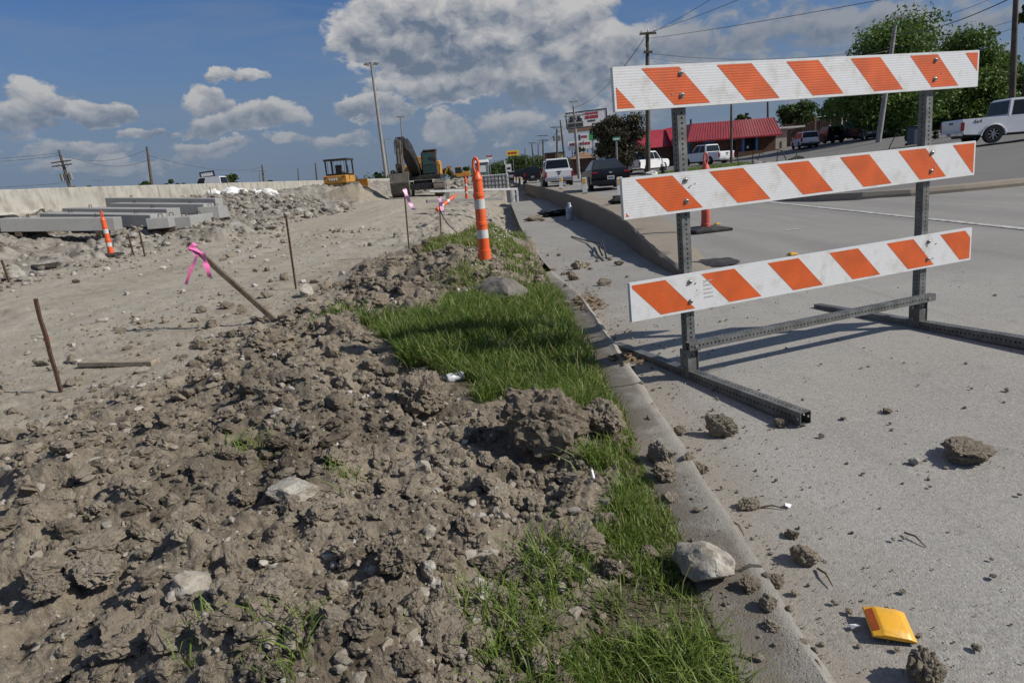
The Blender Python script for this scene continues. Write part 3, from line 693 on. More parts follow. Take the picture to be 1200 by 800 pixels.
def stone_mat(name, col, col2, rough=.85):
    m = bpy.data.materials.new(name); m.use_nodes = True; T = NT(m.node_tree); b = m.node_tree.nodes['Principled BSDF']
    P = T.n('ShaderNodeTexCoord').outputs['Object']; rn = T.n('ShaderNodeObjectInfo').outputs['Random']
    P = T.v('ADD', P, T.v('SCALE', (5, 9, 3), scale=rn))
    c = T.mix(T.step(T.noise(P, 2.2, 8, .7), .36, .64), col, col2)
    c = T.mix(T.m('MULTIPLY', T.step(T.noise(P, 9, 6, .7), .5, .7), .5), c, (.19, .155, .115))
    c = T.mix(T.m('MULTIPLY', rn, .25), c, (.24, .20, .15))
    T.set(b.inputs['Base Color'], c); b.inputs['Roughness'].default_value = rough; b.inputs['Specular IOR Level'].default_value = .3
    bp = T.n('ShaderNodeBump'); bp.inputs['Strength'].default_value = .5; bp.inputs['Distance'].default_value = .02
    T.set(bp.inputs['Height'], T.noise(P, 24, 6, .65)); T.set(b.inputs['Normal'], bp.outputs[0]); MATS[name] = m; return m
M_PALE = stone_mat('pale limestone', (.27, .235, .185), (.47, .45, .40)); M_GREYST = stone_mat('grey stone', (.095, .095, .092), (.14, .138, .13))
CL = [rock_data('clod', 100+i, 4, 'clod', M_CLOD, random.uniform(.6, .95)) for i in range(10)]
ST = [rock_data('stone', 200+i, 3, 'stone', M_PALE, random.uniform(.6, .9)) for i in range(6)]
def rest(name, me, p, s, label, cat, group=None, rz=None, sq=1., sink=.12, tilt=0.):
    zs = [v.co.z for v in me.vertices]; o = link(name, me, None, (p[0], p[1], p[2]+s*sq*(-min(zs)-sink*(max(zs)-min(zs))))); o.rotation_euler = (random.uniform(-tilt, tilt), random.uniform(-tilt, tilt), random.uniform(0, 6.28) if rz is None else rz)
    o.scale = (s, s, s*sq); return tag(o, label, cat, group)
SINGLE = [  # px, py, width px, kind, seed, flat, label
 (640, 512, 104, 'clod', 1, .80, 'biggest dark boulder of dug clay between the dirt heap and the grass', 'clay boulder'),
 (706, 498, 58, 'clod', 2, .75, 'rounded brown clay lump leaning on the right of the biggest boulder', 'clay lump'),
 (497, 468, 66, 'clod', 3, .85, 'dark shaggy clod right by the white can at the edge of the grass', 'dirt clod'),
 (680, 638, 60, 'clod', 4, .62, 'flat topped brown clod at the lower edge of the dirt beside the grass', 'dirt clod'),
 (714, 664, 38, 'clod', 5, .8, 'fist sized brown clod touching the flat topped one by the grass', 'dirt clod'),
 (470, 655, 62, 'clod', 6, .9, 'upright grey clay slab casting a dark shadow in the near dirt', 'clay slab'),
 (824, 668, 74, 'stone', 7, .62, 'large pale limestone rock lying on the kerb against the grass', 'rock'),
 (1128, 531, 66, 'clod', 8, .45, 'flat wide dirt clod alone on the concrete at the right', 'dirt clod'),
 (844, 503, 42, 'clod', 9, .8, 'crumbly dark clod on the concrete next to the barricade foot', 'dirt clod'),
 (1082, 788, 62, 'clod', 10, .8, 'dark clod just below the yellow road marker', 'dirt clod'),
 (942, 651, 40, 'clod', 11, .55, 'oval brown clod in the middle of the near concrete', 'dirt clod'),
 (928, 626, 18, 'clod', 12, .7, 'small dark clod just behind the oval brown clod', 'dirt clod'),
 (876, 590, 32, 'clod', 13, .6, 'low crumbling clod near the kerb, with a twig beside it', 'dirt clod'),
 (775, 535, 38, 'clod', 14, .8, 'upper clod of the pair stuck on top of the kerb', 'dirt clod'),
 (777, 558, 36, 'clod', 15, .7, 'lower clod of the pair stuck on top of the kerb', 'dirt clod'),
 (785, 584, 26, 'clod', 16, .6, 'flat small clod on the kerb below the stuck pair', 'dirt clod'),
 (806, 537, 20, 'clod', 17, .8, 'left one of two clods in the gutter right of the kerb pair', 'dirt clod'),
 (819, 549, 26, 'clod', 18, .8, 'right one of two clods in the gutter right of the kerb pair', 'dirt clod'),
 (879, 686, 34, 'clod', 19, .6, 'dark crumbling clod just right of the pale limestone rock', 'dirt clod'),
 (908, 681, 26, 'clod', 20, .6, 'small clod on the concrete right of the crumbling dark one', 'dirt clod'),
 (900, 709, 24, 'clod', 21, .7, 'brown lump on the kerb face below the pale limestone rock', 'dirt clod'),
 (905, 734, 26, 'clod', 22, .6, 'lowest brown lump on the kerb, near the bottom of the photo', 'dirt clod'),
 (346, 578, 52, 'stone', 23, .45, 'flat pale stone slab lying on the dirt left of centre', 'stone slab'),
 (494, 549, 30, 'stone', 24, .75, 'round whitish stone in the dirt above centre of the near heap', 'stone'),
 (512, 690, 28, 'stone', 25, .75, 'whitish heart shaped stone low in the near dirt', 'stone'),
 (566, 688, 32, 'stone', 26, .7, 'broad white stone in the stony patch of the near dirt', 'stone'),
 (502, 668, 26, 'stone', 27, .8, 'grey white cobble leaning against the upright clay slab', 'stone'),
 (572, 655, 26, 'stone', 28, .7, 'pale brown cobble above the broad white stone', 'stone'),
 (224, 686, 44, 'stone', 29, .6, 'smooth grey stone at the left of the near dirt', 'stone'),
 (320, 692, 62, 'clod', 30, .55, 'long grey clay slab lying low in the near dirt', 'clay slab'),
 (120, 668, 70, 'clod', 31, .45, 'flat grey clay plate at the far left of the near dirt', 'clay slab'),
 (210, 610, 56, 'clod', 32, .5, 'dark tilted clay slab in the left half of the dirt', 'clay slab'),
 (588, 348, 64, 'stone', 33, .46, 'smooth dark grey domed stone in the grass', 'boulder'),
 (440, 356, 44, 'clod', 34, .6, 'flat clod overhanging a dark hollow at the top of the grass', 'dirt clod'),
 (378, 392, 30, 'clod', 35, .6, 'lone clod behind the leaning ribboned stake', 'dirt clod'),
 (362, 344, 20, 'stone', 36, .8, 'pale stone at the foot of the thin stake on the haul road edge', 'stone'),
 (708, 332, 18, 'clod', 37, .6, 'round clod alone on the sunken lane', 'dirt clod'),
 (678, 312, 20, 'clod', 38, .7, 'tallest clod of the crumbs scattered across the sunken lane', 'dirt clod'),
 (60, 690, 60, 'clod', 39, .5, 'rounded clod against the left edge of the photo', 'dirt clod'),
 (760, 650, 30, 'clod', 40, .7, 'brown clod half sunk in the grass strip', 'dirt clod'),
 (775, 742, 40, 'clod', 41, .7, 'dark clod low in the grass near the bottom', 'dirt clod'),
 (795, 505, 16, 'clod', 42, .8, 'pale crumb beside the barricade bracket', 'dirt clod'),
 (1040, 481, 15, 'clod', 43, .4, 'thin flat clod alone on the concrete under the barricade', 'dirt clod'),
 (1072, 540, 15, 'stone', 44, .7, 'small grey stone left of the flat wide clod', 'stone'),
 (915, 497, 20, 'clod', 45, .5, 'long crumb lying against the end of the barricade foot', 'dirt clod'),
]
TAKEN = []
for px, py, w, kd, sd, fl, lab, cat in SINGLE:
    p = drop(px, py+w*fl*.22); d = math.hypot(*p[:2]); s = w*p[1]*1.02/F_PX
    m = M_CLOD if kd == 'clod' else M_GREYST if sd in (33,) else M_PALE
    me = rock_data('single', 500+sd, 5 if w > 24 else 4, kd, m, fl); 
    rest('rock' if kd == 'stone' else 'dirt_clod', me, p, s*(1.12 if sd in (1, 7) else 1), lab, cat, rz=sd*1.7 if sd not in (1, 33, 7) else {1: .3, 33: 0, 7: -.5}[sd], tilt=.15, sink=.06 if sd in (1, 2, 3, 4, 6, 7, 9, 14, 15) else .16); TAKEN.append((p[0], p[1], s))

TAKEN += [(-.30, 3.0, .34), (.229, 1.934, .14)]
def scatter():
    n = 36000; x = RNG.uniform(-4.2, .44, n); r_ = RNG.random(n); y = .75*(9.5/.75)**r_
    m, mud, rub, t = site_parts(x, y); g = grass_soft(x, y); patch = ss(fbm(x*1.3, y*1.3, 3, 61)+.55*np.exp(-((x+.22)/.38)**2-((y-1.55)/.55)**2), .02, .40)
    keep = RNG.random(n) < np.clip(mud*(1-.88*g)*(.62+.38*patch), 0, 1)*.80+.05*(1-mud); x, y, patch = x[keep], y[keep], patch[keep]
    s = .017*RNG.pareto(1.8, len(x))+.012; s = np.minimum(s*(.50+.34*np.sqrt(y))*(.85+.35*patch), .060+.012*y)
    ok = np.ones(len(x), bool)
    for a, b, q in TAKEN: ok &= np.hypot(x-a, y-b) > q*.5
    x, y, s, patch = x[ok], y[ok], s[ok], patch[ok]; z = H(x, y)
    app = s/np.hypot(x, y); inv = (np.abs(x/np.maximum(y, .1)) < .84); order = np.argsort(-(app*inv))
    big = order[:205]; mid = order[205:1500]; small = order[1500:8300]
    for k, i in enumerate(big):
        stone = RNG.random() < .10+.22*patch[i]
        rest('stone' if stone else 'dirt_clod', (ST if stone else CL)[k % (6 if stone else 10)], (x[i], y[i], z[i]), s[i]*(.55 if stone else 1.),
             'pale stone mixed into the dug earth heap beside the grass' if stone else 'brown clod of dug clay lying on the earth heap',
             'stone' if stone else 'dirt clod', 'pale stones in the earth heap' if stone else 'clods of dug clay on the earth heap', sq=RNG.uniform(.6, 1), tilt=.7, sink=.22)
    # broad broken slabs of clay standing out of the heap
    done = 0
    while done < 46:
        yy = 1.15*(5.2/1.15)**RNG.random(); xx = RNG.uniform(-.88*yy, .15); g1 = float(grass_soft(np.array([xx]), np.array([yy]))[0]); t1 = float(mound_t(np.array([xx]), np.array([yy]))[0])
        if g1 > .1 or t1 < .05 or any(math.hypot(xx-a, yy-b) < q*.7 for a, b, q in TAKEN): continue
        rest('clay_lump', CL[done % 10], (xx, yy, GZ(xx, yy)), RNG.uniform(.07, .15)*(.75+.14*yy), 'broad broken slab of dried clay tilted out of the earth heap', 'clay lump', 'clay slabs in the earth heap', sq=RNG.uniform(.40, .75), tilt=.45, sink=.25); done += 1
    merge('loose_clods', [(rock_np(310+k, 'clod', 3), mid[k::5]) for k in range(5)], x, y, z, s, M_CLOD)
    merge('loose_crumbs', [(rock_np(300+k, 'clod'), small[k::4]) for k in range(4)], x, y, z, s, M_CLOD)
    # pale pebbles in the heap
    n = 20000; x = RNG.uniform(-3.4, .4, n); y = .8*(8/.8)**RNG.random(n); m, mud, rub, t = site_parts(x, y); g = grass_soft(x, y)
    pm = .18+1.3*np.clip(fbm(x*1.3, y*1.3, 3, 61)+.6*np.exp(-((x+.22)/.35)**2-((y-1.5)/.5)**2), 0, 1)
    k = RNG.random(n) < mud*(1-.9*g)*pm; x, y = x[k], y[k]; s = np.minimum(.006+.0065*RNG.pareto(1.6, len(x)), .042)*(.5+.35*np.sqrt(y)); z = H(x, y)
    merge('pale_pebbles', [(rock_np(320+q, 'stone'), np.arange(len(x))[q::3]) for q in range(3)], x, y, z, s, M_PEB)
M_PEB = stone_mat('pebble', (.22, .19, .15), (.46, .44, .40))
def rock_np(seed, kind, sub=2):
    me = rock_data('tmp', seed, sub, kind, M_CLOD, .75); v = np.array([q.co[:] for q in me.vertices]); f = np.array([q.vertices[:] for q in me.polygons]); bpy.data.meshes.remove(me); return v, f
def merge(name, sets, x, y, z, s, m, attrs=None, lift=.18):
    V = []; F = []; b = 0
    for (v, f), ids in sets:
        k = len(ids)
        if not k: continue
        a = RNG.uniform(0, 6.28, k); t = RNG.uniform(-.7, .7, k); ca, sa, ct, st = np.cos(a), np.sin(a), np.cos(t), np.sin(t)
        vx = v[None, :, 0]*RNG.uniform(.8, 1.25, k)[:, None]; vy = v[None, :, 1]+0*vx; vz = v[None, :, 2]*RNG.uniform(.7, 1.1, k)[:, None]
        y1 = vy*ct[:, None]-vz*st[:, None]; z1 = vy*st[:, None]+vz*ct[:, None]
        X = (vx*ca[:, None]-y1*sa[:, None])*s[ids][:, None]+x[ids][:, None]; Y = (vx*sa[:, None]+y1*ca[:, None])*s[ids][:, None]+y[ids][:, None]; Z = (z1+lift)*s[ids][:, None]+z[ids][:, None]
        V.append(np.stack([X, Y, Z], -1).reshape(-1, 3)); F.append((f[None]+(np.arange(k)*len(v))[:, None, None]).reshape(-1, f.shape[1])+b); b += k*len(v)
    V = np.concatenate(V); me = mesh_np(name, V, np.concatenate(F), m, True)
    me.set_sharp_from_angle(angle=R(22))
    attr(me, 'shade', np.concatenate([np.repeat(RNG.random(len(ids)), len(v)) for (v, f), ids in sets]))
    if attrs: attr(me, 'mud', np.full(len(V), attrs[0])); attr(me, 'rub', np.full(len(V), attrs[1])); attr(me, 'grs', np.zeros(len(V)))
    return tag(link(name, me), kind='stuff')
scatter()

def road_bits():
    # crumbs on the concrete, thick along the kerb
    n = 62; done = 0
    while done < n:
        y = 1.15*(5.6/1.15)**random.random(); x = .69+abs(random.gauss(0, 1))*.9*(.4 if random.random() < .55 else 1.4)
        if x > 3.6 or any(math.hypot(x-a, y-b) < q*.7+.02 for a, b, q in TAKEN): continue
        s = min(.03, .0085+.005*random.paretovariate(2.2))*(.7+.12*y)
        rest('dirt_clod', CL[done % 10], (x, y, GZ(x, y)), s, 'tiny crumb of dried earth scattered on the concrete', 'dirt crumb', 'crumbs of earth on the concrete', sq=random.uniform(.5, .9), tilt=.3); done += 1
    n = 2600; y = 1.05*(7/1.05)**RNG.random(n); x = .68+np.abs(RNG.normal(0, 1, n))*np.where(RNG.random(n) < .45, .25, 1.9)
    hx = np.concatenate([RNG.normal(a, q*.75, 26) for a, b, q in TAKEN if a > .7]); hy = np.concatenate([RNG.normal(b, q*.75, 26) for a, b, q in TAKEN if a > .7]); x = np.concatenate([x, hx]); y = np.concatenate([y, hy])
    k = (x < np.where(y > 6, 1.8, 6)) & (x > .675); x, y = x[k], y[k]; z = .019*x+lane_z(y)+.003; s = np.minimum(.0025+.0016*RNG.pareto(2., len(x)), .012)*(.7+.25*y)
    merge('road_grit', [(rock_np(340, 'clod', 1), np.arange(len(x))[0::3]), (rock_np(341, 'clod', 1), np.arange(len(x))[1::3])], x, y, z, s, M_DIRT, attrs=(.7, .1))
    merge('pale_grit', [(rock_np(342, 'stone', 1), np.arange(len(x))[2::6])], x, y, z, s*.8, M_PALE)
    # crumbs on the sunken lane
    for i, (px, py, w) in enumerate([(648, 318, 9), (660, 322, 8), (668, 322, 10), (688, 311, 9), (692, 316, 7), (672, 328, 16), (725, 311, 14), (700, 307, 6), (715, 305, 7), (655, 300, 6), (642, 300, 5), (735, 325, 5), (622, 258, 9), (630, 257, 10), (636, 259, 8), (664, 336, 8), (700, 373, 7), (705, 357, 6), (683, 363, 7)]):
        p = drop(px, py); rest('dirt_clod', CL[i % 10], p, w*p[1]/F_PX, 'small clod of earth dropped on the sunken lane', 'dirt clod', 'small clods on the sunken lane', sq=.7, tilt=.3)
    n = 420; y = RNG.uniform(4.5, 15, n); x = .7+np.abs(RNG.normal(0, .35, n)); k = x < wall_x(np.maximum(y, 6.2))-.05; x, y = x[k], y[k]
    z = .019*x+lane_z(y)+.002; s = .006+.012*RNG.random(len(x))**3*(y/6)
    merge('lane_grit', [(rock_np(343, 'clod', 1), np.arange(len(x)))], x, y, z, s, M_DIRT, attrs=(.8, 0))
road_bits()
def track_gravel():
    n = 5200; y = 3.2*(20/3.2)**RNG.random(n); x = RNG.uniform(-10, -1.6, n); m, mud, rub, t = site_parts(x, y); k = (mud < .6) & (np.abs(x/y) < .86) & (RNG.random(n) < np.clip(.45+1.6*fbm(x*.7, y*.3, 3, 88), .06, 1)); x, y = x[k], y[k]
    s = np.minimum(.012+.012*RNG.pareto(2.1, len(x)), .09)*(.5+.09*y); z = H(x, y)
    merge('track_gravel', [(rock_np(345+q, 'stone', 1), np.arange(len(x))[q::4]) for q in range(3)], x, y, z, s, M_PEB)
    merge('track_clods', [(rock_np(348, 'clod', 1), np.arange(len(x))[3::4])], x, y, z, s*1.2, M_CLOD)
    n = 240; y = 1.2*(6/1.2)**RNG.random(n); x = RNG.uniform(.46, .66, n); z = GZA(x, y); s = .004+.006*RNG.pareto(2.2, n).clip(0, 4)
    merge('kerb_crumbs', [(rock_np(349, 'clod'), np.arange(n))], x, y, z, s, M_CLOD)
track_gravel()

def rubble():
    # broken concrete on the heaps and the bank at the left: the largest singly, the rest as one
    X = []; Y = []; S = []
    for hx, hy, r1, r2, hh in HEAPS:
        if (hx, hy) in (SAND,): continue
        k = int(700*r1*r2/20); a = RNG.uniform(0, 6.28, k); r = np.sqrt(RNG.random(k))*1.05
        X.append(hx+r1*r*np.cos(a)); Y.append(hy+r2*r*np.sin(a)); S.append(.09+.10*RNG.pareto(2.2, k))
    k = 2600; X.append(RNG.uniform(-16.5, -8.2, k)); Y.append(9*(34/9)**RNG.random(k)); S.append((.045+.05*RNG.pareto(2.2, k)))
    k = 300; X.append(RNG.uniform(-3.2, .2, k)); Y.append(RNG.uniform(13.5, 40, k)); S.append((.04+.05*RNG.pareto(2.2, k)))
    x = np.concatenate(X); y = np.concatenate(Y); s = np.minimum(np.concatenate(S)*.8, .55)*np.where(RNG.random(len(np.concatenate(S))) < .04, 1.5, 1); z = H(x, y)
    o = np.argsort(-s/np.hypot(x, y)); RB = [rock_data('chunk', 260+i, 3, 'stone', M_RUB, .6) for i in range(6)]
    for q, i in enumerate(o[:110]):
        rest('concrete_chunk', RB[q % 6], (x[i], y[i], z[i]), s[i], 'broken chunk of pale concrete in the rubble on the left bank', 'rubble chunk', 'chunks of broken concrete', sq=RNG.uniform(.5, 1), tilt=.6, sink=.25)
    merge('rubble', [(rock_np(350+q, 'stone'), o[110:1500][q::3]) for q in range(3)]+[(rock_np(360+q, 'stone', 1), o[1500:][q::3]) for q in range(3)], x, y, z, s, M_DIRT, attrs=(.2, 1))
M_RUB = stone_mat('broken concrete', (.17, .158, .138), (.40, .385, .35))
rubble()

# ------------------------------------------------------------------ grass
def grass_mat():
    m = bpy.data.materials.new('grass'); m.use_nodes = True; nt = m.node_tree; T = NT(nt); b = nt.nodes['Principled BSDF']
    t = T.n('ShaderNodeAttribute', attribute_name='tint').outputs['Fac']
    r = T.n('ShaderNodeValToRGB'); T.set(r.inputs[0], t); e = r.color_ramp.elements
    e[0].color = (.072, .120, .020, 1); e[0].position = 0; e[1].color = (.30, .255, .115, 1); e[1].position = 1
    for p, c in ((.35, (.120, .190, .030)), (.7, (.190, .260, .050)), (.86, (.24, .265, .08)), (.93, (.30, .27, .12))):
        q = e.new(p); q.color = (*c, 1)
    T.set(b.inputs['Base Color'], r.outputs[0]); b.inputs['Roughness'].default_value = .5; b.inputs['Specular IOR Level'].default_value = .35
    tr = T.n('ShaderNodeBsdfTranslucent'); T.set(tr.inputs[0], r.outputs[0]); mx = T.n('ShaderNodeMixShader'); mx.inputs[0].default_value = .35
    nt.links.new(b.outputs[0], mx.inputs[1]); nt.links.new(tr.outputs[0], mx.inputs[2]); nt.links.new(mx.outputs[0], nt.nodes['Material Output'].inputs[0]); return m
M_GRASS = grass_mat()
def blades(name, x, y, z, h, w, tint, m=M_GRASS, lean=.55):
    n = len(x); a = RNG.uniform(0, 6.28, n); bend = h*(.2+1.5*lean*RNG.random(n)); da = a+RNG.normal(0, .6, n)+1.57
    ux, uy = np.cos(a)*w/2, np.sin(a)*w/2; bx, by = np.cos(da)*bend, np.sin(da)*bend
    V = []
    for f, wf in ((0, 1), (.4, .95), (.75, .62)):
        for sg in (-1, 1): V.append(np.stack([x+sg*ux*wf+bx*f*f, y+sg*uy*wf+by*f*f, z+h*f*(1-.12*f)-.004], -1))
    V.append(np.stack([x+bx, y+by, z+h*(.86)-np.maximum(0, bend-h*.5)*.4], -1))
    V = np.stack(V, 1); T_ = np.array([(0, 1, 3), (0, 3, 2), (2, 3, 5), (2, 5, 4), (4, 5, 6)])
    F = (T_[None]+(np.arange(n)*7)[:, None, None]).reshape(-1, 3)
    me = mesh_np(name, V.reshape(-1, 3), F, m, True); attr(me, 'tint', np.repeat(tint, 7)); return tag(link(name, me), kind='stuff')
def grass():
    n = 240000; x = RNG.uniform(-1.3, .465, n); y = .8*(15/.8)**RNG.random(n)
    ga, gb = grass_mask(x, y); thick = np.clip(.60+2.1*fbm(x*3.6, y*2.6, 3, 66), .04, 1)
    # thin near the bottom strip where earth shows between tufts
    tuft = np.where(y < 2.3, np.clip(.45+2.6*fbm(x*6, y*6, 3, 67), .05, 1), 1.)
    k = RNG.random(n) < np.clip(ga*thick*tuft*.72+gb*.22*thick, 0, 1); x, y = x[k], y[k]
    n = 60000; x2 = RNG.uniform(-.35, .47, n); y2 = RNG.uniform(.8, 2.9, n); ga, gb = grass_mask(x2, y2); th2 = np.clip(.50+2.6*fbm(x2*5, y2*5, 3, 67), .04, 1)
    k = RNG.random(n) < ga*th2*1.0*(.5+.5*ss(x2, -.1, .15)); x = np.concatenate([x, x2[k]]); y = np.concatenate([y, y2[k]])
    ok = np.ones(len(x), bool)
    for a, b, q in TAKEN: ok &= np.hypot(x-a, y-b) > q*.42
    x, y = x[ok], y[ok]; z = H(x, y)
    hh = np.interp(y, [.8, 1.5, 2.2, 2.9, 4.0, 5.5, 7, 15], [.046, .050, .064, .115, .175, .13, .10, .12])*(.55+.75*RNG.random(len(x)))*(1+.8*fbm(x*2.6, y*2.6, 3, 68))
    hh *= 1-.45*ss(x, .30, .44)
    w = .0022+.0010*y*(.6+.6*RNG.random(len(x))); w = np.minimum(w, .011)
    dry = ss(x, .22, .46)*.28+.5*np.clip(fbm(x*2, y*2, 3, 69), 0, 1)+.3*ss(y, 6, 9)
    tint = np.clip(.17-.09*ss(y, 2.5, 3.2)*(1-ss(y, 5.5, 7))+.55*RNG.random(len(x))**1.4+dry*RNG.random(len(x)), 0, 1); tint = np.where(RNG.random(len(x)) < .11, RNG.uniform(.84, 1, len(x)), tint)
    blades('grass', x, y, z, hh, w, tint)
    # tufts standing in the earth
    px = []; py = []
    for cx, cy, r, k in [gz(345, 790, .2)[:2].tolist()+[.06, 70], gz(295, 530, .25)[:2].tolist()+[.09, 55], gz(400, 535, .3)[:2].tolist()+[.05, 24], gz(655, 640, .2)[:2].tolist()+[.08, 260], gz(600, 720, .18)[:2].tolist()+[.11, 420], gz(395, 375, .12)[:2].tolist()+[.2, 190],
                        gz(560, 290, .3)[:2].tolist()+[.3, 420], gz(520, 285, .3)[:2].tolist()+[.35, 330], gz(700, 520, .2)[:2].tolist()+[.06, 160], gz(610, 275, -.1)[:2].tolist()+[.3, 260], gz(545, 320, .3)[:2].tolist()+[.22, 240], gz(820, 760, .14)[:2].tolist()+[.10, 380], gz(240, 780, .2)[:2].tolist()+[.04, 30]]:
        px.append(RNG.normal(cx, r*.6, k)); py.append(RNG.normal(cy, r*.8, k))
    x = np.concatenate(px); y = np.concatenate(py); k = x < .47; x, y = x[k], y[k]; z = H(x, y)
    blades('grass_tufts', x, y, z, (.05+.07*RNG.random(len(x)))*(.75+.09*y), np.minimum(.0024+.001*y, .012), np.clip(.25+.6*RNG.random(len(x))+.2*(y > 6), 0, 1), lean=.9)
    # long dry stalks along the kerb
    n = 46; x = RNG.uniform(.28, .47, n); y = RNG.uniform(1.4, 5.5, n); z = H(x, y)
    blades('dry_stalks', x, y, z, .14+.16*RNG.random(n), np.full(n, .0035), np.full(n, .93), lean=.8)
    # white wild flowers beside the delineator
    b = MB()
    for i in range(46):
        px_, py_ = random.gauss(592, 9), random.gauss(279, 6); p = drop(px_, py_); q = Vector((p[0], p[1], p[2]+random.uniform(.05, .13)))
        b.lathe([(.002, 0), (.014, .006), (.011, .012)], 6, q)
    tag(b.build('white_flowers', mat('petal', (.78, .78, .75), .7)), kind='stuff')
grass()
# ------------------------------------------------------------------ site furniture on the left
M_DORG = mat('delineator orange', (.75, .105, .022), .45, .12, 6, dirt=(.42, .16, .08), dirt_amt=.45, dscale=7)
M_FADE = mat('faded orange', (.54, .095, .065), .6, .12, 6, dirt=(.40, .14, .10), dirt_amt=.5)
M_BAND = mat('reflective band', (.55, .55, .54), .35, .1, 12, dirt=(.33, .31, .28), dirt_amt=.5)
M_RUBB = mat('black rubber', (.022, .021, .021), .8, .3, 12, dirt=(.11, .095, .075), dirt_amt=.4)
def delineator(label, p, h=1.07, tilt=(0, 0), m=M_DORG, base=None, bands=True, rz=0, group='orange delineator posts'):
    root = thing('delineator_post', label, 'delineator', p, rz, group); root.rotation_euler = (tilt[0], tilt[1], rz)
    k = h/1.07; b = MB()
    pr = [(.068, 0), (.068, .10), (.062, .105), (.060, .36), (.066, .365), (.064, .40), (.057, .405), (.056, .66), (.063, .665), (.060, .70), (.053, .705), (.051, .83), (.058, .835), (.056, .86), (.044, .875), (.034, .915)]
    b.lathe([(r*k, z*k) for r, z in pr], 20); b.build('shaft', m, root, smooth=40)
    b = MB(); pts = []
    for i in range(15):
        a = math.pi*(-.42+1.84*i/14); pts.append((.027*k*math.cos(a), 0, (.985+.075*math.sin(a))*k))
    b.tube(pts, .0145*k, 8); b.build('loop_handle', m, root, smooth=60)
    if bands:
        for z0, z1, r in ((.225, .315, .0607), (.535, .635, .0572)):
            b = MB(); b.lathe([(r*k, z0*k), (r*k+.0012, z0*k+.001), (r*k+.0005, z1*k-.001), (r*k-.001, z1*k)], 20, cap=False); b.build('reflective_band', M_BAND, root, smooth=40)
    if base:
        b = MB(); w = base/2; b.add([(-w, -w, 0), (w, -w, 0), (w, w, 0), (-w, w, 0), (-w, -w, .045), (w, -w, .045), (w, w, .045), (-w, w, .045), (-.11, -.11, .075), (.11, -.11, .075), (.11, .11, .075), (-.11, .11, .075)],
            [(0, 3, 2, 1), (0, 1, 5, 4), (1, 2, 6, 5), (2, 3, 7, 6), (3, 0, 4, 7), (4, 5, 9, 8), (5, 6, 10, 9), (6, 7, 11, 10), (7, 4, 8, 11), (8, 9, 10, 11)]); b.build('rubber_base', M_RUBB, root, bevel=.008)
    return root
p = at(568, 297, 7.05); delineator('orange delineator with two white bands, tallest on the grassy dirt ridge', p-np.array([0, 0, .06]), 1.07, (.0, -.015))
p = at(131, 300, 15.7); delineator('orange delineator with white bands in front of the concrete beams', p, 1.07, (0, -.015), base=.4)
p = at(547, 233, 29); delineator('slim orange delineator standing far off beside the white beam', p, 1.07, (0, .03))
p = drop(827, 271); delineator('faded red delineator cone on a black rubber base, standing on the road', (p[0], p[1], GZ(p[0], p[1])), 1.22, (0, 0), M_FADE, .62, False, .15)
def fallen():
    a = Vector(at(512, 246, 20.5)); c = Vector(at(536, 227, 21.3)); root = delineator('orange delineator knocked over, leaning on the gravel', a, 1.07, group='orange delineator posts')
    root.rotation_euler = (c-a).to_track_quat('Z', 'Y').to_euler()
fallen()

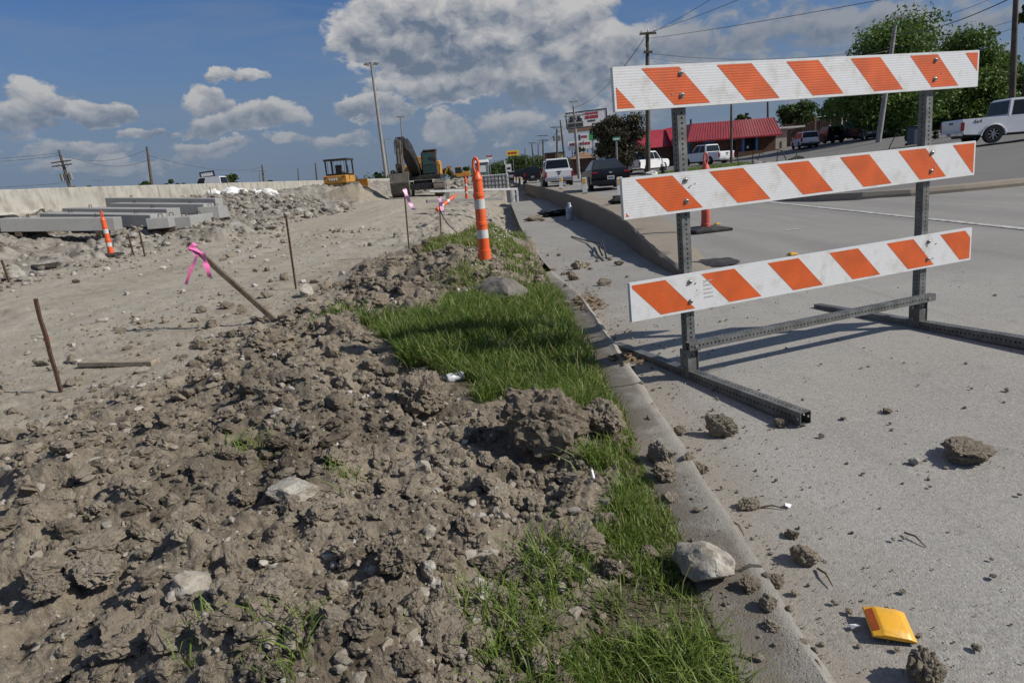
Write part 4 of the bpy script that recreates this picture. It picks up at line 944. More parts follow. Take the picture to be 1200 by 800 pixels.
M_STAKE = mat('weathered stake', (.105, .078, .055), .9, .35, 30, bump=.4, bscale=90, dirt=(.20, .17, .13), dirt_amt=.5, dscale=14)
M_RUST = mat('rusty bar', (.085, .045, .028), .85, .35, 40, bump=.4, bscale=140)
M_PINK = mat('pink ribbon', (.86, .20, .46), .5, .1, 20)
M_PALEP = mat('faded pink ribbon', (.72, .40, .60), .5, .1, 20)
def stake(label, base, top, w, m=M_STAKE, ribbon=None, tails=(), rm=None, tilt_axis=None):
    base = Vector(base); top = Vector(top); d = (top-base).normalized(); root = thing('survey_stake', label, 'stake', base, 0, 'survey stakes on the site')
    L = (top-base).length; root.rotation_euler = d.to_track_quat('Z', 'Y').to_euler()
    b = MB(); n = 6; v = []
    for i in range(n+1):
        z = -.10+(L+.10)*i/n; k = (.35 if i == 0 else 1)*(1+.05*math.sin(i*2.1)); j = .004*math.sin(i*3.3)
        v += [(-w/2*k+j, -w/2*k, z), (w/2*k+j, -w/2*k, z), (w/2*k+j, w/2*k, z), (-w/2*k+j, w/2*k, z)]
    f = [(i*4+k, i*4+(k+1) % 4, i*4+4+(k+1) % 4, i*4+4+k) for i in range(n) for k in range(4)]+[(0, 3, 2, 1), (n*4, n*4+1, n*4+2, n*4+3)]
    b.add(v, f); b.build('shaft', m, root, bevel=w*.06)
    if ribbon is not None:
        inv = root.matrix_basis.inverted(); bpy.context.view_layer.update(); inv = Matrix.LocRotScale(root.location, root.rotation_euler, None).inverted()
        kz = L-ribbon; b = MB(); ww = w*.72
        b.add([(x*ww, y*ww, kz+q) for q in (-.018, .018) for x, y in ((-1, -1), (1, -1), (1, 1), (-1, 1))], [(i, (i+1) % 4, 4+(i+1) % 4, 4+i) for i in range(4)]); b.lathe([(.002, -.016), (.014, -.004), (.012, .012), (.003, .02)], 8, (0, -ww-.006, kz)); b.build('ribbon_knot', rm, root)
        for pts, rw in tails:
            b = MB(); q = [inv @ Vector(a) for a in pts]; cs = []
            for i in range(13):
                t = i/12*(len(q)-1); k = min(int(t), len(q)-2); u = t-k; c = q[k].lerp(q[k+1], u); s = .5-.5*math.cos(u*math.pi); c = q[k].lerp(q[k+1], .5*u+.5*s); cs.append(c)
            side = inv.to_3x3() @ Vector((1, .25, 0))
            vv = []
            for i, c in enumerate(cs):
                s2 = (side+inv.to_3x3() @ Vector((0, .8*math.sin(i*.9), .1*math.cos(i*1.3)))).normalized()*rw*(1+.25*math.sin(i*1.7)); vv += [tuple(c-s2/2), tuple(c+s2/2)]
            b.add(vv, [(2*i, 2*i+1, 2*i+3, 2*i+2) for i in range(12)]); b.build('ribbon_tail', rm, root, smooth=60)
    return root
p = drop(72, 460); stake('rusty steel stake with an orange ring, nearest to the left edge', p, at(41, 350, p[1]-.02), .021, M_RUST)
b = MB(); q = p+(at(41, 350, p[1])-p)*.58; b.box(q, (.027, .027, .018)); st_ring = b.build('paint_ring', M_DORG, None)
for o in bpy.data.objects:
    if o.name.startswith('survey_stake') and 'orange ring' in o.get('label', ''): bpy.context.view_layer.update(); st_ring.parent = o; st_ring.matrix_parent_inverse = o.matrix_world.inverted()
p = drop(324, 377); Yb = p[1]
stake('thick leaning wooden stake with a pink ribbon tied at its top', p, at(221, 285, Yb-.05), .044, M_STAKE, .045,
      [([at(224, 290, Yb-.08), at(231, 300, Yb-.1), at(224, 315, Yb-.12), at(218, 333, Yb-.1)], .035), ([at(224, 290, Yb-.08), at(238, 297, Yb-.1), at(242, 311, Yb-.12), at(246, 325, Yb-.1)], .045)], M_PINK)
p = drop(347, 339); stake('thin bare rusty stake at the edge of the haul road', p, at(335, 253, p[1]), .022, M_RUST)
p = at(479, 289, 11.2); p[2] -= .05; stake('thin stake with a long pale pink ribbon, in front of the excavator bucket', p, at(473.5, 220, 11.2), .024, M_STAKE, .03, [([at(474, 222, 11.15), at(477, 230, 11.1), at(481, 239, 11.1), at(485, 246, 11.1)], .07)], M_PALEP)
p = at(517, 279, 13.5); p[2] -= .05; stake('short stake with a hanging pale pink ribbon beside the fallen delineator', p, at(514.5, 230, 13.5), .026, M_STAKE, .03, [([at(515, 232, 13.4), at(517, 240, 13.4), at(519, 249, 13.4)], .08)], M_PALEP)
p = drop(157, 300); stake('left one of two short rusty stakes right of the beams delineator', p, at(150, 274, p[1]), .03, M_RUST)
p = drop(170, 301); stake('right one of two short rusty stakes right of the beams delineator', p, at(163, 270, p[1]), .03, M_RUST)
p = drop(11, 331); stake('rusty stake on the rubble bank at the far left edge', p, at(2, 305, p[1]), .03, M_RUST)
# plank, cable, scraps
M_PLANK = mat('grey plank', (.27, .23, .17), .85, .25, 20, bump=.4, bscale=60)
def plank():
    a = drop(97, 431); c = drop(183, 427); o = thing('wooden_plank', 'weathered grey plank lying flat at the edge of the haul road', 'plank', (a+c)/2)
    d = c-a; o.rotation_euler = (0, .02, math.atan2(d[1], d[0])); b = MB(); b.box((0, 0, .03), (np.linalg.norm(d), .10, .038)); b.build('board', M_PLANK, o, bevel=.004)
plank()
b = MB(); pts = [Vector(at(px, py, 13.4)) for px, py in ((516, 247), (520, 256), (527, 265), (535, 272), (541, 277))]; b.tube(pts, .011, 6)
tag(b.build('loose_cable', M_RUBB), 'thin black cable drooping from the short ribboned stake', 'cable')
M_CAN = mat('white can', (.72, .73, .74), .3, .08, 30, dirt=(.3, .32, .36), dirt_amt=.5, dscale=25)
def can():
    p = drop(534, 447); o = thing('drink_can', 'crumpled white drink can lying at the edge of the grass', 'can', p+np.array([0, 0, .025]), .5); o.scale = (.82, .82, .82)
    b = MB(); b.lathe([(.024, -.058), (.030, -.05), (.031, -.02), (.026, .0), (.030, .018), (.031, .048), (.024, .056)], 16, axis='X'); b.build('body', M_CAN, o, smooth=40)
    b = MB(); b.lathe([(.024, .0565), (.021, .054)], 16, axis='X'); b.build('lid', M_GALV, o)
can()
def litter():
    M_SCR = mat('white scrap', (.78, .78, .77), .5, .08, 30)
    p = drop(695, 565); o = thing('lighter', 'small white plastic lighter dropped in the grass by the kerb', 'lighter', p+np.array([0, 0, .03]), .2); o.rotation_euler = (.35, .3, .15); o.scale = (.62, .62, .62)
    b = MB(); b.prism([(-.034, -.007), (.030, -.008), (.034, .0), (.030, .008), (-.034, .007)], -.006, .006); b.build('body', M_SCR, o, bevel=.002)
    b = MB(); b.box((0, .038, .002), (.010, .014, .010)); b.build('cap', M_GALV, o)
    p = drop(607, 348); b = MB(); b.lathe([(.01, -.01), (.045, 0), (.05, .02), (.03, .045), (.008, .05)], 9); o = b.build('paper_cup', M_SCR, None, p, smooth=60); o.rotation_euler = (1.2, .3, .5); tag(o, 'crumpled white paper cup against the domed stone', 'cup')
    p = drop(668, 258); o = thing('plastic_bottle', 'clear bluish plastic bottle standing in the shade of the wall', 'bottle', p)
    b = MB(); b.lathe([(.11, 0), (.14, .02), (.14, .26), (.12, .30), (.15, .34), (.14, .5), (.06, .6), (.055, .64)], 14); b.build('body', mat('cloudy plastic', (.45, .52, .60), .25, .1, 10, trans=.4), o, smooth=40)
    b = MB(); b.lathe([(.06, .64), (.06, .68)], 10); b.build('cap', M_SCR, o)
    for i, (px, py) in enumerate([(478, 385), (923, 594), (318, 386), (1003, 736)]):
        p = drop(px, py); b = MB(); b.poly([(c*.62, e*.62, g*.7) for c, e, g in ((-.02, -.012, .008), (.018, -.016, .014), (.024, .010, .007), (0, .018, .018), (-.018, .012, .010))]); o = b.build('paper_scrap', M_SCR, None, p); o.rotation_euler = (.2, .1, i*1.1)
        tag(o, ['white paper scrap at the top of the grass', 'tiny white scrap on the near concrete beside the oval clod', 'white paper scrap behind the lone clod', 'white scrap tucked under the left side of the yellow marker'][i], 'scrap')
    # twigs
    M_TW = mat('twig', (.10, .075, .05), .9, .3, 40)
    for i, (a, c, lab) in enumerate([((888, 596), (920, 597), 'straight twig beside the low crumbling clod'), ((1060, 625), (1085, 642), 'dark twig lying alone on the near concrete'), ((858, 612), (872, 628), 'short dark twig in the gutter above the limestone rock'), ((958, 667), (976, 688), 'thin twig just right of the oval brown clod'), ((945, 770), (968, 794), 'curved dry twig in the gutter at the bottom of the photo'), ((676, 402), (706, 394), 'dry stick lying on the kerb at the shadow'), ((815, 440), (852, 430), 'dry grass stem across the barricade foot')]):
        p = drop(*a); q = drop(*c); m_ = (p+q)/2+np.array([.004, .006, .012]); b = MB(); b.tube([p+np.array([0, 0, .004]), m_, q+np.array([0, 0, .004])], [.0035, .003, .0015], 6); tag(b.build('twig', M_TW, None, smooth=60), lab, 'twig')
    # bent reinforcing bars and rags on the lane
    for i, (pts, lab) in enumerate([([(670, 278, 0), (690, 285, .02), (704, 292, .10), (706, 300, .12)], 'bent black steel bar lying across the shadow edge of the lane'), ([(700, 293, .1), (706, 303, .03)], 'short black steel bar, left of two hanging into the lane'), ([(706, 289, .12), (711, 306, .02)], 'short black steel bar, right of two hanging into the lane')]):
        b = MB(); P = []
        for px, py, dz in pts: q = drop(px, py); P.append(q+np.array([0, 0, dz+.02]))
        b.tube(P, .016, 7); tag(b.build('steel_bar', M_RUBB, None, smooth=60), lab, 'steel bar')
    p = drop(672, 252); me = rock_data('rag', 71, 4, 'clod', mat('black sheeting', (.012, .012, .013), .45, .3, 10), .28); rest('plastic_sheet', me, (wall_x(p[1])-.75, p[1]+.8, GZ(wall_x(p[1])-.75, p[1]+.8)), 1.5, 'heap of crumpled black plastic sheet in the wall shadow', 'plastic sheet', rz=.5)
    p = drop(626, 259); me = rock_data('rag', 72, 4, 'clod', M_CLOD, .3); rest('dirt_clod', me, p, .9, 'low heap of dark earth on the far end of the lane', 'dirt heap', rz=.2)
    # chips and leaves swept against the kerb
    b = MB()
    for i in range(170):
        p = drop(random.gauss(689, 9), random.gauss(354, 5)); a = random.uniform(0, 6.28); L = random.uniform(.012, .04); w = L*.35; ca, sa = math.cos(a), math.sin(a)
        b.poly([(p[0]+ca*L*s-sa*w*t, p[1]+sa*L*s+ca*w*t, p[2]+.004+random.uniform(0, .015)) for s, t in ((-1, -1), (1, -1), (1, 1), (-1, 1))])
    for i in range(90):
        p = drop(random.gauss(733, 10), random.gauss(422, 3)); a = random.uniform(0, 6.28); L = random.uniform(.01, .03); w = L*.25; ca, sa = math.cos(a), math.sin(a)
        b.poly([(p[0]+ca*L*s-sa*w*t, p[1]+sa*L*s+ca*w*t, p[2]+.004+random.uniform(0, .02)) for s, t in ((-1, -1), (1, -1), (1, 1), (-1, 1))])
    tag(b.build('dry_leaf_litter', mat('dry chips', (.20, .14, .085), .9, .5, 30)), kind='stuff')
litter()
def marker():
    MY = mat('yellow plastic', (.78, .40, .025), .42, .06, 14, dirt=(.42, .27, .08), dirt_amt=.45, dscale=30, bump=.1); MO = mat('orange lens', (.42, .085, .012), .25, .12, 60, dirt=(.3, .1, .03), dirt_amt=.4, dscale=50)
    MW = mat('marker underside', (.03, .03, .03), .8)
    p = gz(1041, 738, .02); o = thing('road_marker', 'yellow plastic road marker with an orange lens lying on the concrete', 'road marker', (p[0], p[1], GZ(p[0], p[1])+.012)); o.rotation_euler = (.08, .10, -.25)
    b = MB(); w, l, h = .047, .050, .019     # wedge ramps front and back, rounded sides with a finger notch
    n = 9; V = []; F = []
    for i in range(n):
        t = -1+2*i/(n-1); hw = w*(1-.16*max(0, abs(t)-.55)/.45)
        for (xx, zz) in ((-1, 0), (-.985, .0045), (-.62, .80*h), (-.5, h), (.55, h), (.72, .78*h), (.985, .0045), (1, 0)):
            e = 1-.45*max(0, abs(t)-.72)/.28; nk = 1-.42*math.exp(-((xx-.25)/.28)**2)*max(0, -t-.45)/.55
            V.append((xx*w*1.05, t*l, zz*e*nk if zz > .005 else zz))
    k = 8
    for i in range(n-1):
        for j in range(k-1): F.append((i*k+j, i*k+j+1, (i+1)*k+j+1, (i+1)*k+j))
    F += [tuple(range(k)), tuple((n-1)*k+j for j in range(k-1, -1, -1))]; b.add(V, F); b.build('body', MY, o, bevel=.0009, seg=1, smooth=22)
    b = MB(); x0, z0, x1, z1 = -.955*w*1.05, .0060, -.65*w*1.05, .745*h
    b.add([(x0, -l*.72, z0+.0012), (x1, -l*.72, z1+.0012), (x1, l*.72, z1+.0012), (x0, l*.72, z0+.0012), (x0, -l*.72, z0-.003), (x1, -l*.72, z1-.003), (x1, l*.72, z1-.003), (x0, l*.72, z0-.003)], [(0, 1, 2, 3), (0, 1, 5, 4), (1, 2, 6, 5), (2, 3, 7, 6), (3, 0, 4, 7)]); b.build('lens', MO, o)
    b = MB(); b.box((0, 0, -.004), (w*1.9, l*1.9, .006)); b.build('base_plate', MW, o, bevel=.002)
    # small raised yellow markers on the carriageway
    for i, (px, py) in enumerate([(929, 296), (841, 262), (926, 290.)][:2]):
        p = gz(px, py, .09); b = MB(); b.box((0, 0, .012), (.10, .10, .022), None, 0, .6, .8); q = b.build('road_stud', MY, None, (p[0], p[1], GZ(p[0], p[1])), bevel=.003); tag(q, ['yellow road stud under the middle of the barricade', 'yellow road stud just right of the faded cone'][i], 'road stud')
marker()

# ------------------------------------------------------------------ barrier, beams, sandbags
def barrier():
    root = thing('concrete_barrier', 'long tall concrete traffic barrier with stained joints along the left of the site', 'barrier', (-18, 0, 0))
    y = 8.; i = 0
    while y < 150:
        L = 9.1 if y < 60 else 18.2; zb = .72+.1*math.sin(y*.11); zt = 2.03+.012*math.sin(y*1.7)
        pr = [(-.42, zb), (-.42, zb+.10), (-.20, zb+.42), (-.10, zt-.03), (-.07, zt), (.07, zt), (.10, zt-.03), (.20, zb+.42), (.42, zb+.10), (.42, zb)]
        b = MB(); b.prism([(a+.012*math.sin(i*2.), c) for a, c in pr], y+.02, y+L-.02, axis='Y')
        b.build('barrier_section', M_BARR, root, bevel=.012); y += L; i += 1
barrier()
M_TIMB = mat('dunnage', (.07, .055, .04), .9, .3)
def beams():
    def beam(label, a, c, w, h, rows=1):
        a = Vector(a); c = Vector(c); d = c-a; o = thing('concrete_beam', label, 'beam', (a+c)/2, math.atan2(d.y, d.x), 'concrete beams stacked below the barrier'); L = math.hypot(d.x, d.y)
        o.rotation_euler = (0, -math.asin(d.z/d.length), math.atan2(d.y, d.x))
        b = MB(); b.box((0, 0, h/2), (L, w, h)); b.build('beam_block', M_BEAM, o, bevel=.012)
        for s in (-.35, .35):
            b = MB(); b.box((s*L, 0, -.06), (.12, w*1.2, .11)); b.build('bearer', M_TIMB, o)
        for s in (-.3, .3):
            b = MB(); b.tube([(s*L, -.06, h-.02), (s*L, -.05, h+.09), (s*L, .05, h+.09), (s*L, .06, h-.02)], .014, 6); b.build('lifting_loop', M_RUST, o)
    G = lambda px, py, Y: at(px, py, Y)
    beam('nearest long concrete beam at the left edge of the photo', G(8, 271, 18.2), G(140, 269.5, 18.9), .75, .36)
    beam('second concrete beam, behind and right of the nearest one', G(60, 263, 20.5), G(188, 265, 19.9), .75, .36)
    beam('third concrete beam from the front, ending near the stubs', G(84, 256, 22.6), G(205, 257, 22.2), .75, .36)
    beam('highest concrete beam, farthest back beside the barrier', G(138, 249, 25.5), G(246, 250, 25.2), .75, .36)
    beam('left short concrete stub with a dark end', G(186, 268, 18.8), G(207, 263, 21.6), .58, .30)
    beam('right short concrete stub with a dark end', G(212, 268, 19.8), G(240, 262, 22.8), .62, .34)
    beam('short square ended beam at the right end of the stack', G(246, 257, 24), G(258, 255, 27), .7, .45)
    beam('long beam lying behind the highest one against the barrier', G(130, 243, 28), G(258, 244, 27.5), .6, .40)
    # old drain pipe end at the extreme left
    b = MB(); p = at(2, 262, 18.6); b.lathe([(.22, 0), (.22, .5), (.17, .5), (.17, .02)], 16, p, axis='Y'); tag(b.build('pipe_end', M_RUBB, None, smooth=40), 'dark ribbed pipe end left of the nearest beam', 'pipe')
beams()
def sandbags():
    M_BAG = mat('white sack', (.70, .70, .69), .6, .08, 10, dirt=(.45, .42, .38), dirt_amt=.4, dscale=4)
    protos = []
    for i in range(4):
        rg = random.Random(40+i); bm = bmesh.new(); bmesh.ops.create_icosphere(bm, subdivisions=3, radius=.5)
        for v in bm.verts:
            p = v.co; k = 1+.42*MN.noise(p*3.2+Vector((i*9, 0, 0)))+.22*MN.noise(p*7+Vector((0, i*5, 0))); q = Vector((p.x*k*1.15, p.y*k*.85, max(-.26, p.z*k*.62)))
            if q.z > .12: s = 1-(q.z-.12)*1.5; q.x *= s; q.y *= s; q.z *= 1.35
            v.co = q
        me = bpy.data.meshes.new('sandbag'); bm.to_mesh(me); bm.free(); me.materials.append(M_BAG); me.polygons.foreach_set('use_smooth', np.ones(len(me.polygons), bool)); protos.append(me)
    L = [(237, 231), (243, 228), (241, 234), (252, 228), (258, 232), (264, 233), (268, 229), (273, 232), (276, 235), (281, 231), (285, 226), (289, 233), (293, 228), (297, 230), (301, 227), (305, 231), (309, 228), (313, 230), (316, 226), (272, 226), (260, 236), (284, 234)]
    for i, (px, py) in enumerate(L):
        p = at(px, py-.2, 40.5+random.uniform(-.5, .5)); o = link('sandbag', protos[i % 4], None, p); o.rotation_euler = (random.uniform(-.3, .3), random.uniform(-.3, .3), random.uniform(0, 6)); s = random.uniform(.62, 1.0); o.scale = (s*1.15, s, s*random.uniform(.6, 1.0))
        tag(o, 'white sack in the row heaped against the concrete barrier', 'sandbag', 'white sacks below the barrier')
    for i, (px, py, w) in enumerate([(240, 238, .9), (254, 238, .85)]):
        p = at(px, py, 39.8); b = MB(); b.box((0, 0, 0), (w, .7, .32)); b.box((0, -.36, -.1), (w*1.1, .06, .1)); q = b.build('rusty_crate', M_RUST2, None, p, bevel=.03); q.rotation_euler = (0, -.08, .2); tag(q, ['left rusty brown crate under the white sacks', 'right rusty brown crate under the white sacks'][i], 'crate')
M_RUST2 = mat('rusty brown sheet', (.16, .075, .04), .85, .35, 5)
sandbags()
b = MB(); p = at(187, 221, 36.5); b.lathe([(.30, -.6), (.28, 0), (.22, .1), (.10, .14)], 12, p); tag(b.build('traffic_drum', M_DORG, None, smooth=40), 'rounded orange drum top showing over the concrete barrier', 'traffic drum')
M_STICK = mat('pale stake', (.42, .37, .29), .8)
b = MB(); b.bar(at(249, 239, 39), at(246, 219, 39), .06); tag(b.build('marker_stake', M_STICK), 'pale thin stake standing among the white sacks', 'stake')

# ------------------------------------------------------------------ earth movers
M_CATY = mat('machine yellow', (.50, .235, .03), .5, .12, 3, dirt=(.30, .22, .13), dirt_amt=.6, dscale=2.5)
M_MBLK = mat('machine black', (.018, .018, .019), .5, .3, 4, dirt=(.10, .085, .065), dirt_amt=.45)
M_ARM = mat('dusty arm', (.075, .066, .055), .75, .3, 4, dirt=(.17, .14, .105), dirt_amt=.6)
M_TRACK = mat('track steel', (.12, .105, .085), .8, .3, 6, dirt=(.24, .205, .16), dirt_amt=.6)
M_GLASS = mat('dark glass', (.012, .016, .018), .16, .1, 2, spec=.4)
M_TEAL = mat('tinted cab glass', (.022, .05, .045), .08, .1, 2, spec=.6)
M_WMARK = mat('white lettering', (.72, .71, .68), .6)
M_REDP = mat('red post', (.16, .03, .025), .5)
def track(root, x, L, w, h, n=26):
    b = MB(); r = h/2; pr = []
    for i in range(9): a = -math.pi/2+math.pi*i/8; pr.append((L/2-r+r*math.cos(a), r+r*math.sin(a)))
    for i in range(9): a = math.pi/2+math.pi*i/8; pr.append((-L/2+r+r*math.cos(a), r+r*math.sin(a)))
    b.prism(pr, x-w/2, x+w/2); o = b.build('track', M_TRACK, root)
    b = MB(); P = [Vector((0, y, z)) for y, z in pr]; P.append(P[0]); T_ = sum((P[i+1]-P[i]).length for i in range(len(P)-1)); stp = T_/n; d = 0; i = 0
    for k in range(n):
        t = k*stp
        while t > d+(P[i+1]-P[i]).length: d += (P[i+1]-P[i]).length; i += 1
        q = P[i].lerp(P[i+1], (t-d)/(P[i+1]-P[i]).length); tn = (P[i+1]-P[i]).normalized(); b.box((x, q.y, q.z), (w*1.02, .07, .11), (math.atan2(tn.z, tn.y), 0, 0))
    tag(b.build('grouser', M_TRACK, o), kind='stuff')
    for yy in (-L/2+r, L/2-r):
        b = MB(); b.lathe([(r*.6, x-w/2-.02), (r*.6, x+w/2+.02)], 14, (0, yy, r), axis='X'); b.build('sprocket', M_MBLK, o)
def excavator():
    Y = 50; c = at(497.5, 228.3, Y); root = thing('excavator', 'large tracked excavator facing the camera with its bucket resting on the ground', 'excavator', c)
    root.rotation_euler = (0, 0, R(2)); tx = 1.25
    for x in (-tx, tx): track(root, x, 4.2, .72, .95)
    b = MB(); b.box((0, 0, .62), (2.2, 2.6, .45)); b.lathe([(.7, .8), (.7, 1.08)], 20); b.build('undercarriage', M_MBLK, root, bevel=.03)
    up = link('upper_body', None, root) if 0 else None
    b = MB(); b.box((0, 1.0, 1.25), (2.75, 3.6, .3)); b.build('deck', M_MBLK, root, bevel=.03)  # deck coloured black to stand in for the shadow below the cab
    b = MB(); b.box((-.85, 1.5, 1.78), (1.0, 2.6, .8)); b.box((.1, 2.0, 1.9), (2.5, 1.4, 1.05)); b.build('engine_house', M_CATY, root, bevel=.05)
    b = MB(); b.box((0, 2.9, 1.75), (2.7, .6, 1.15)); b.build('counterweight', M_CATY, root, bevel=.12)
    b = MB(); b.box((.92, 1.5, 1.9), (.85, 2.4, 1.0)); b.build('side_panel', M_CATY, root, bevel=.05)
    # cab on the viewer's right
    cx = .62; b = MB(); b.prism([(-.75, 1.35), (.85, 1.35), (.85, 3.05), (.05, 3.12), (-.55, 3.0), (-.78, 2.1)], cx-.55, cx+.55); cab = b.build('cab', M_MBLK, root, bevel=.05)
    b = MB(); b.poly([(cx-.46, -.79, 1.55), (cx+.46, -.79, 1.55), (cx+.46, -.79, 2.1), (cx-.46, -.79, 2.1)]); b.poly([(cx-.46, -.80, 2.14), (cx+.46, -.80, 2.14), (cx+.46, -.585, 2.93), (cx-.46, -.585, 2.93)]); b.build('windscreen', M_TEAL, cab)
    b = MB(); b.poly([(cx+.556, -.6, 1.7), (cx+.556, .7, 1.7), (cx+.556, .7, 2.85), (cx+.556, -.45, 2.85)]); b.build('side_window', M_TEAL, cab)
    b = MB(); b.box((cx+.50, -.72, 2.25), (.09, .09, 1.6), (.12, 0, 0)); b.build('red_corner_post', M_REDP, cab)
    b = MB(); b.box((cx+.1, .2, 3.16), (1.0, 1.3, .1)); b.box((cx+.45, .55, 3.2), (.3, .3, .1)); b.build('cab_roof', M_ARM, cab, bevel=.02)
    # boom, stick, bucket
    sw = -.16; B_ = lambda y, z, dx=0: (-.30+dx+(y*.17 if y < 0 else 0), y, z if z < 1.55 else 1.55+(z-1.55)*.80)
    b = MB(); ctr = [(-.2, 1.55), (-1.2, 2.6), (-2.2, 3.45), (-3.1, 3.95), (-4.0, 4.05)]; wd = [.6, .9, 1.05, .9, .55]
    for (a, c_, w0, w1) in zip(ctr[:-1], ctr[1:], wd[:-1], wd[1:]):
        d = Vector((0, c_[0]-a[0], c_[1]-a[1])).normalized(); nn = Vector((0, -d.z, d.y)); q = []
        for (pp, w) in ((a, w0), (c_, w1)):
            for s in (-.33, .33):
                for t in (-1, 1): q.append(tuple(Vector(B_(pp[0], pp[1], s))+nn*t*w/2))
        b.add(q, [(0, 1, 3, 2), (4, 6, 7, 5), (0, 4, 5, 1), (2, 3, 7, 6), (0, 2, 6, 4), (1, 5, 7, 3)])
    boom = b.build('boom', M_MBLK, root)  # black here is the shade on the boom's front, put into its colour
    b = MB(); b.bar(B_(-4.25, 4.25), B_(-4.5, 1.75), .36, .5); b.bar(B_(-3.6, 4.35), B_(-4.3, 3.9), .34, .45); st = b.build('stick', M_ARM, root, bevel=.03)
    for s in (-.3, .3):
        b = MB(); b.tube([B_(-.6, 1.4, s), B_(-2.1, 2.9, s)], .085, 10); b.tube([B_(-2.1, 2.9, s), B_(-2.5, 3.3, s)], .05, 8); b.build('hydraulic_cylinder', M_MBLK, boom)
    b = MB(); b.tube([B_(-2.3, 4.15), B_(-3.4, 4.6)], .1, 10); b.tube([B_(-3.4, 4.6), B_(-3.9, 4.55)], .055, 8); b.build('hydraulic_cylinder', M_ARM, boom)
    for s in (-.2, -.1, .1, .2):
        b = MB(); b.tube([B_(-2.9, 4.35, s), B_(-3.9, 4.6, s*1.2), B_(-4.4, 4.2, s*1.3), B_(-4.6, 3.2, s*1.1)], .03, 6); b.build('hose', M_MBLK, boom)
    b = MB(); b.tube([B_(-4.75, 3.6), B_(-4.85, 2.4)], .09, 8); b.bar(B_(-4.85, 2.4, .16), B_(-4.7, 1.5, .16), .1, .14); b.bar(B_(-4.85, 2.4, -.16), B_(-4.7, 1.5, -.16), .1, .14); b.build('bucket_link', M_ARM, st)
    b = MB(); pr = [(-4.2, 1.7), (-4.9, 1.6), (-5.25, 1.0), (-5.1, .35), (-4.5, .02), (-3.9, .15), (-3.8, .5), (-4.5, .45), (-4.85, .8), (-4.6, 1.3)]
    b.prism(pr, -1.8, -.55); bk = b.build('bucket', M_ARM, root, bevel=.02)
    for i in range(5):
        b = MB(); b.box((-1.7+i*.265, -3.72, .33), (.12, .35, .09), (.6, 0, 0)); b.build('bucket_tooth', M_TRACK, bk)
    b = MB(); b.tube([(-.6, 1.9, 2.3), (-.6, 1.9, 3.0)], .07, 8); b.build('exhaust_pipe', M_MBLK, root)
    b = MB(); b.tube([(1.3, -.2, 1.4), (1.35, -.25, 2.1), (.9, -.3, 2.15)], .03, 6); b.build('handrail', M_MBLK, root)
    b = MB(); b.box((-.35, 2.5, 2.6), (.9, .8, .5)); b.build('engine_cover', M_CATY, root, bevel=.05)
excavator()
def bulldozer():
    Y = 56; c = at(402, 228.2, Y); root = thing('bulldozer', 'yellow bulldozer seen from behind with a black open cab, beside the sand heap', 'bulldozer', c); root.rotation_euler = (0, 0, R(-6))
    for x in (-.95, .95): track(root, x, 2.9, .5, .95)
    b = MB(); b.box((0, .1, .75), (1.3, 2.6, .5)); b.box((0, -1.15, .75), (1.1, .5, .7)); b.build('chassis', M_CATY, root, bevel=.04)
    b = MB(); b.box((0, -1.05, 1.25), (1.95, .75, .62)); tank = b.build('rear_tank', M_CATY, root, bevel=.05)
    b = MB()
    for i, w in enumerate((.12, .12, .12, .12)): b.box((-.45+i*.19, -1.435, 1.28), (w, .012, .2))
    b.build('maker_lettering', M_WMARK, tank)
    b = MB(); b.box((0, 1.5, 1.35), (1.0, 1.5, .8)); b.build('bonnet', M_CATY, root, bevel=.06)
    b = MB(); b.tube([(.2, 1.5, 1.7), (.2, 1.5, 2.4)], .06, 8); b.build('exhaust_pipe', M_MBLK, root)
    b = MB()
    for x in (-.88, .88):
        for y in (-.75, .75): b.box((x, y, 2.15), (.11, .11, 1.25))
    for x in (-.88, .88): b.box((x, 0, 1.62), (.08, 1.4, .16))
    b.box((0, -.75, 1.62), (1.75, .09, .22)); cab = b.build('cab_frame', M_MBLK, root, bevel=.01)
    b = MB(); b.box((0, 0, 2.82), (2.0, 1.75, .14)); b.build('canopy', M_MBLK, cab, bevel=.03)
    b = MB(); b.box((0, .1, 1.75), (.6, .6, .25)); b.box((0, -.2, 2.1), (.55, .14, .6)); b.build('seat', M_MBLK, cab, bevel=.04)
    b = MB()
    for i in range(6): b.box((-.7+i*.28, -.78, 2.2), (.025, .02, 1.1))
    b.build('rear_screen_bar', M_MBLK, cab)
    b = MB(); b.prism([(2.6, .1), (2.75, .1), (2.95, .6), (2.85, 1.2), (2.7, 1.2), (2.78, .6)], -1.4, 1.4); b.build('blade', M_CATY, root)
    b = MB(); b.box((0, -1.6, .7), (1.2, .2, .25)); b.build('tow_hitch', M_ARM, root, bevel=.02)
    for s in (-.75, .75):
        b = MB(); b.box((s, -1.44, 1.46), (.16, .05, .1)); b.build('tail_light', M_REDP, root)
bulldozer()
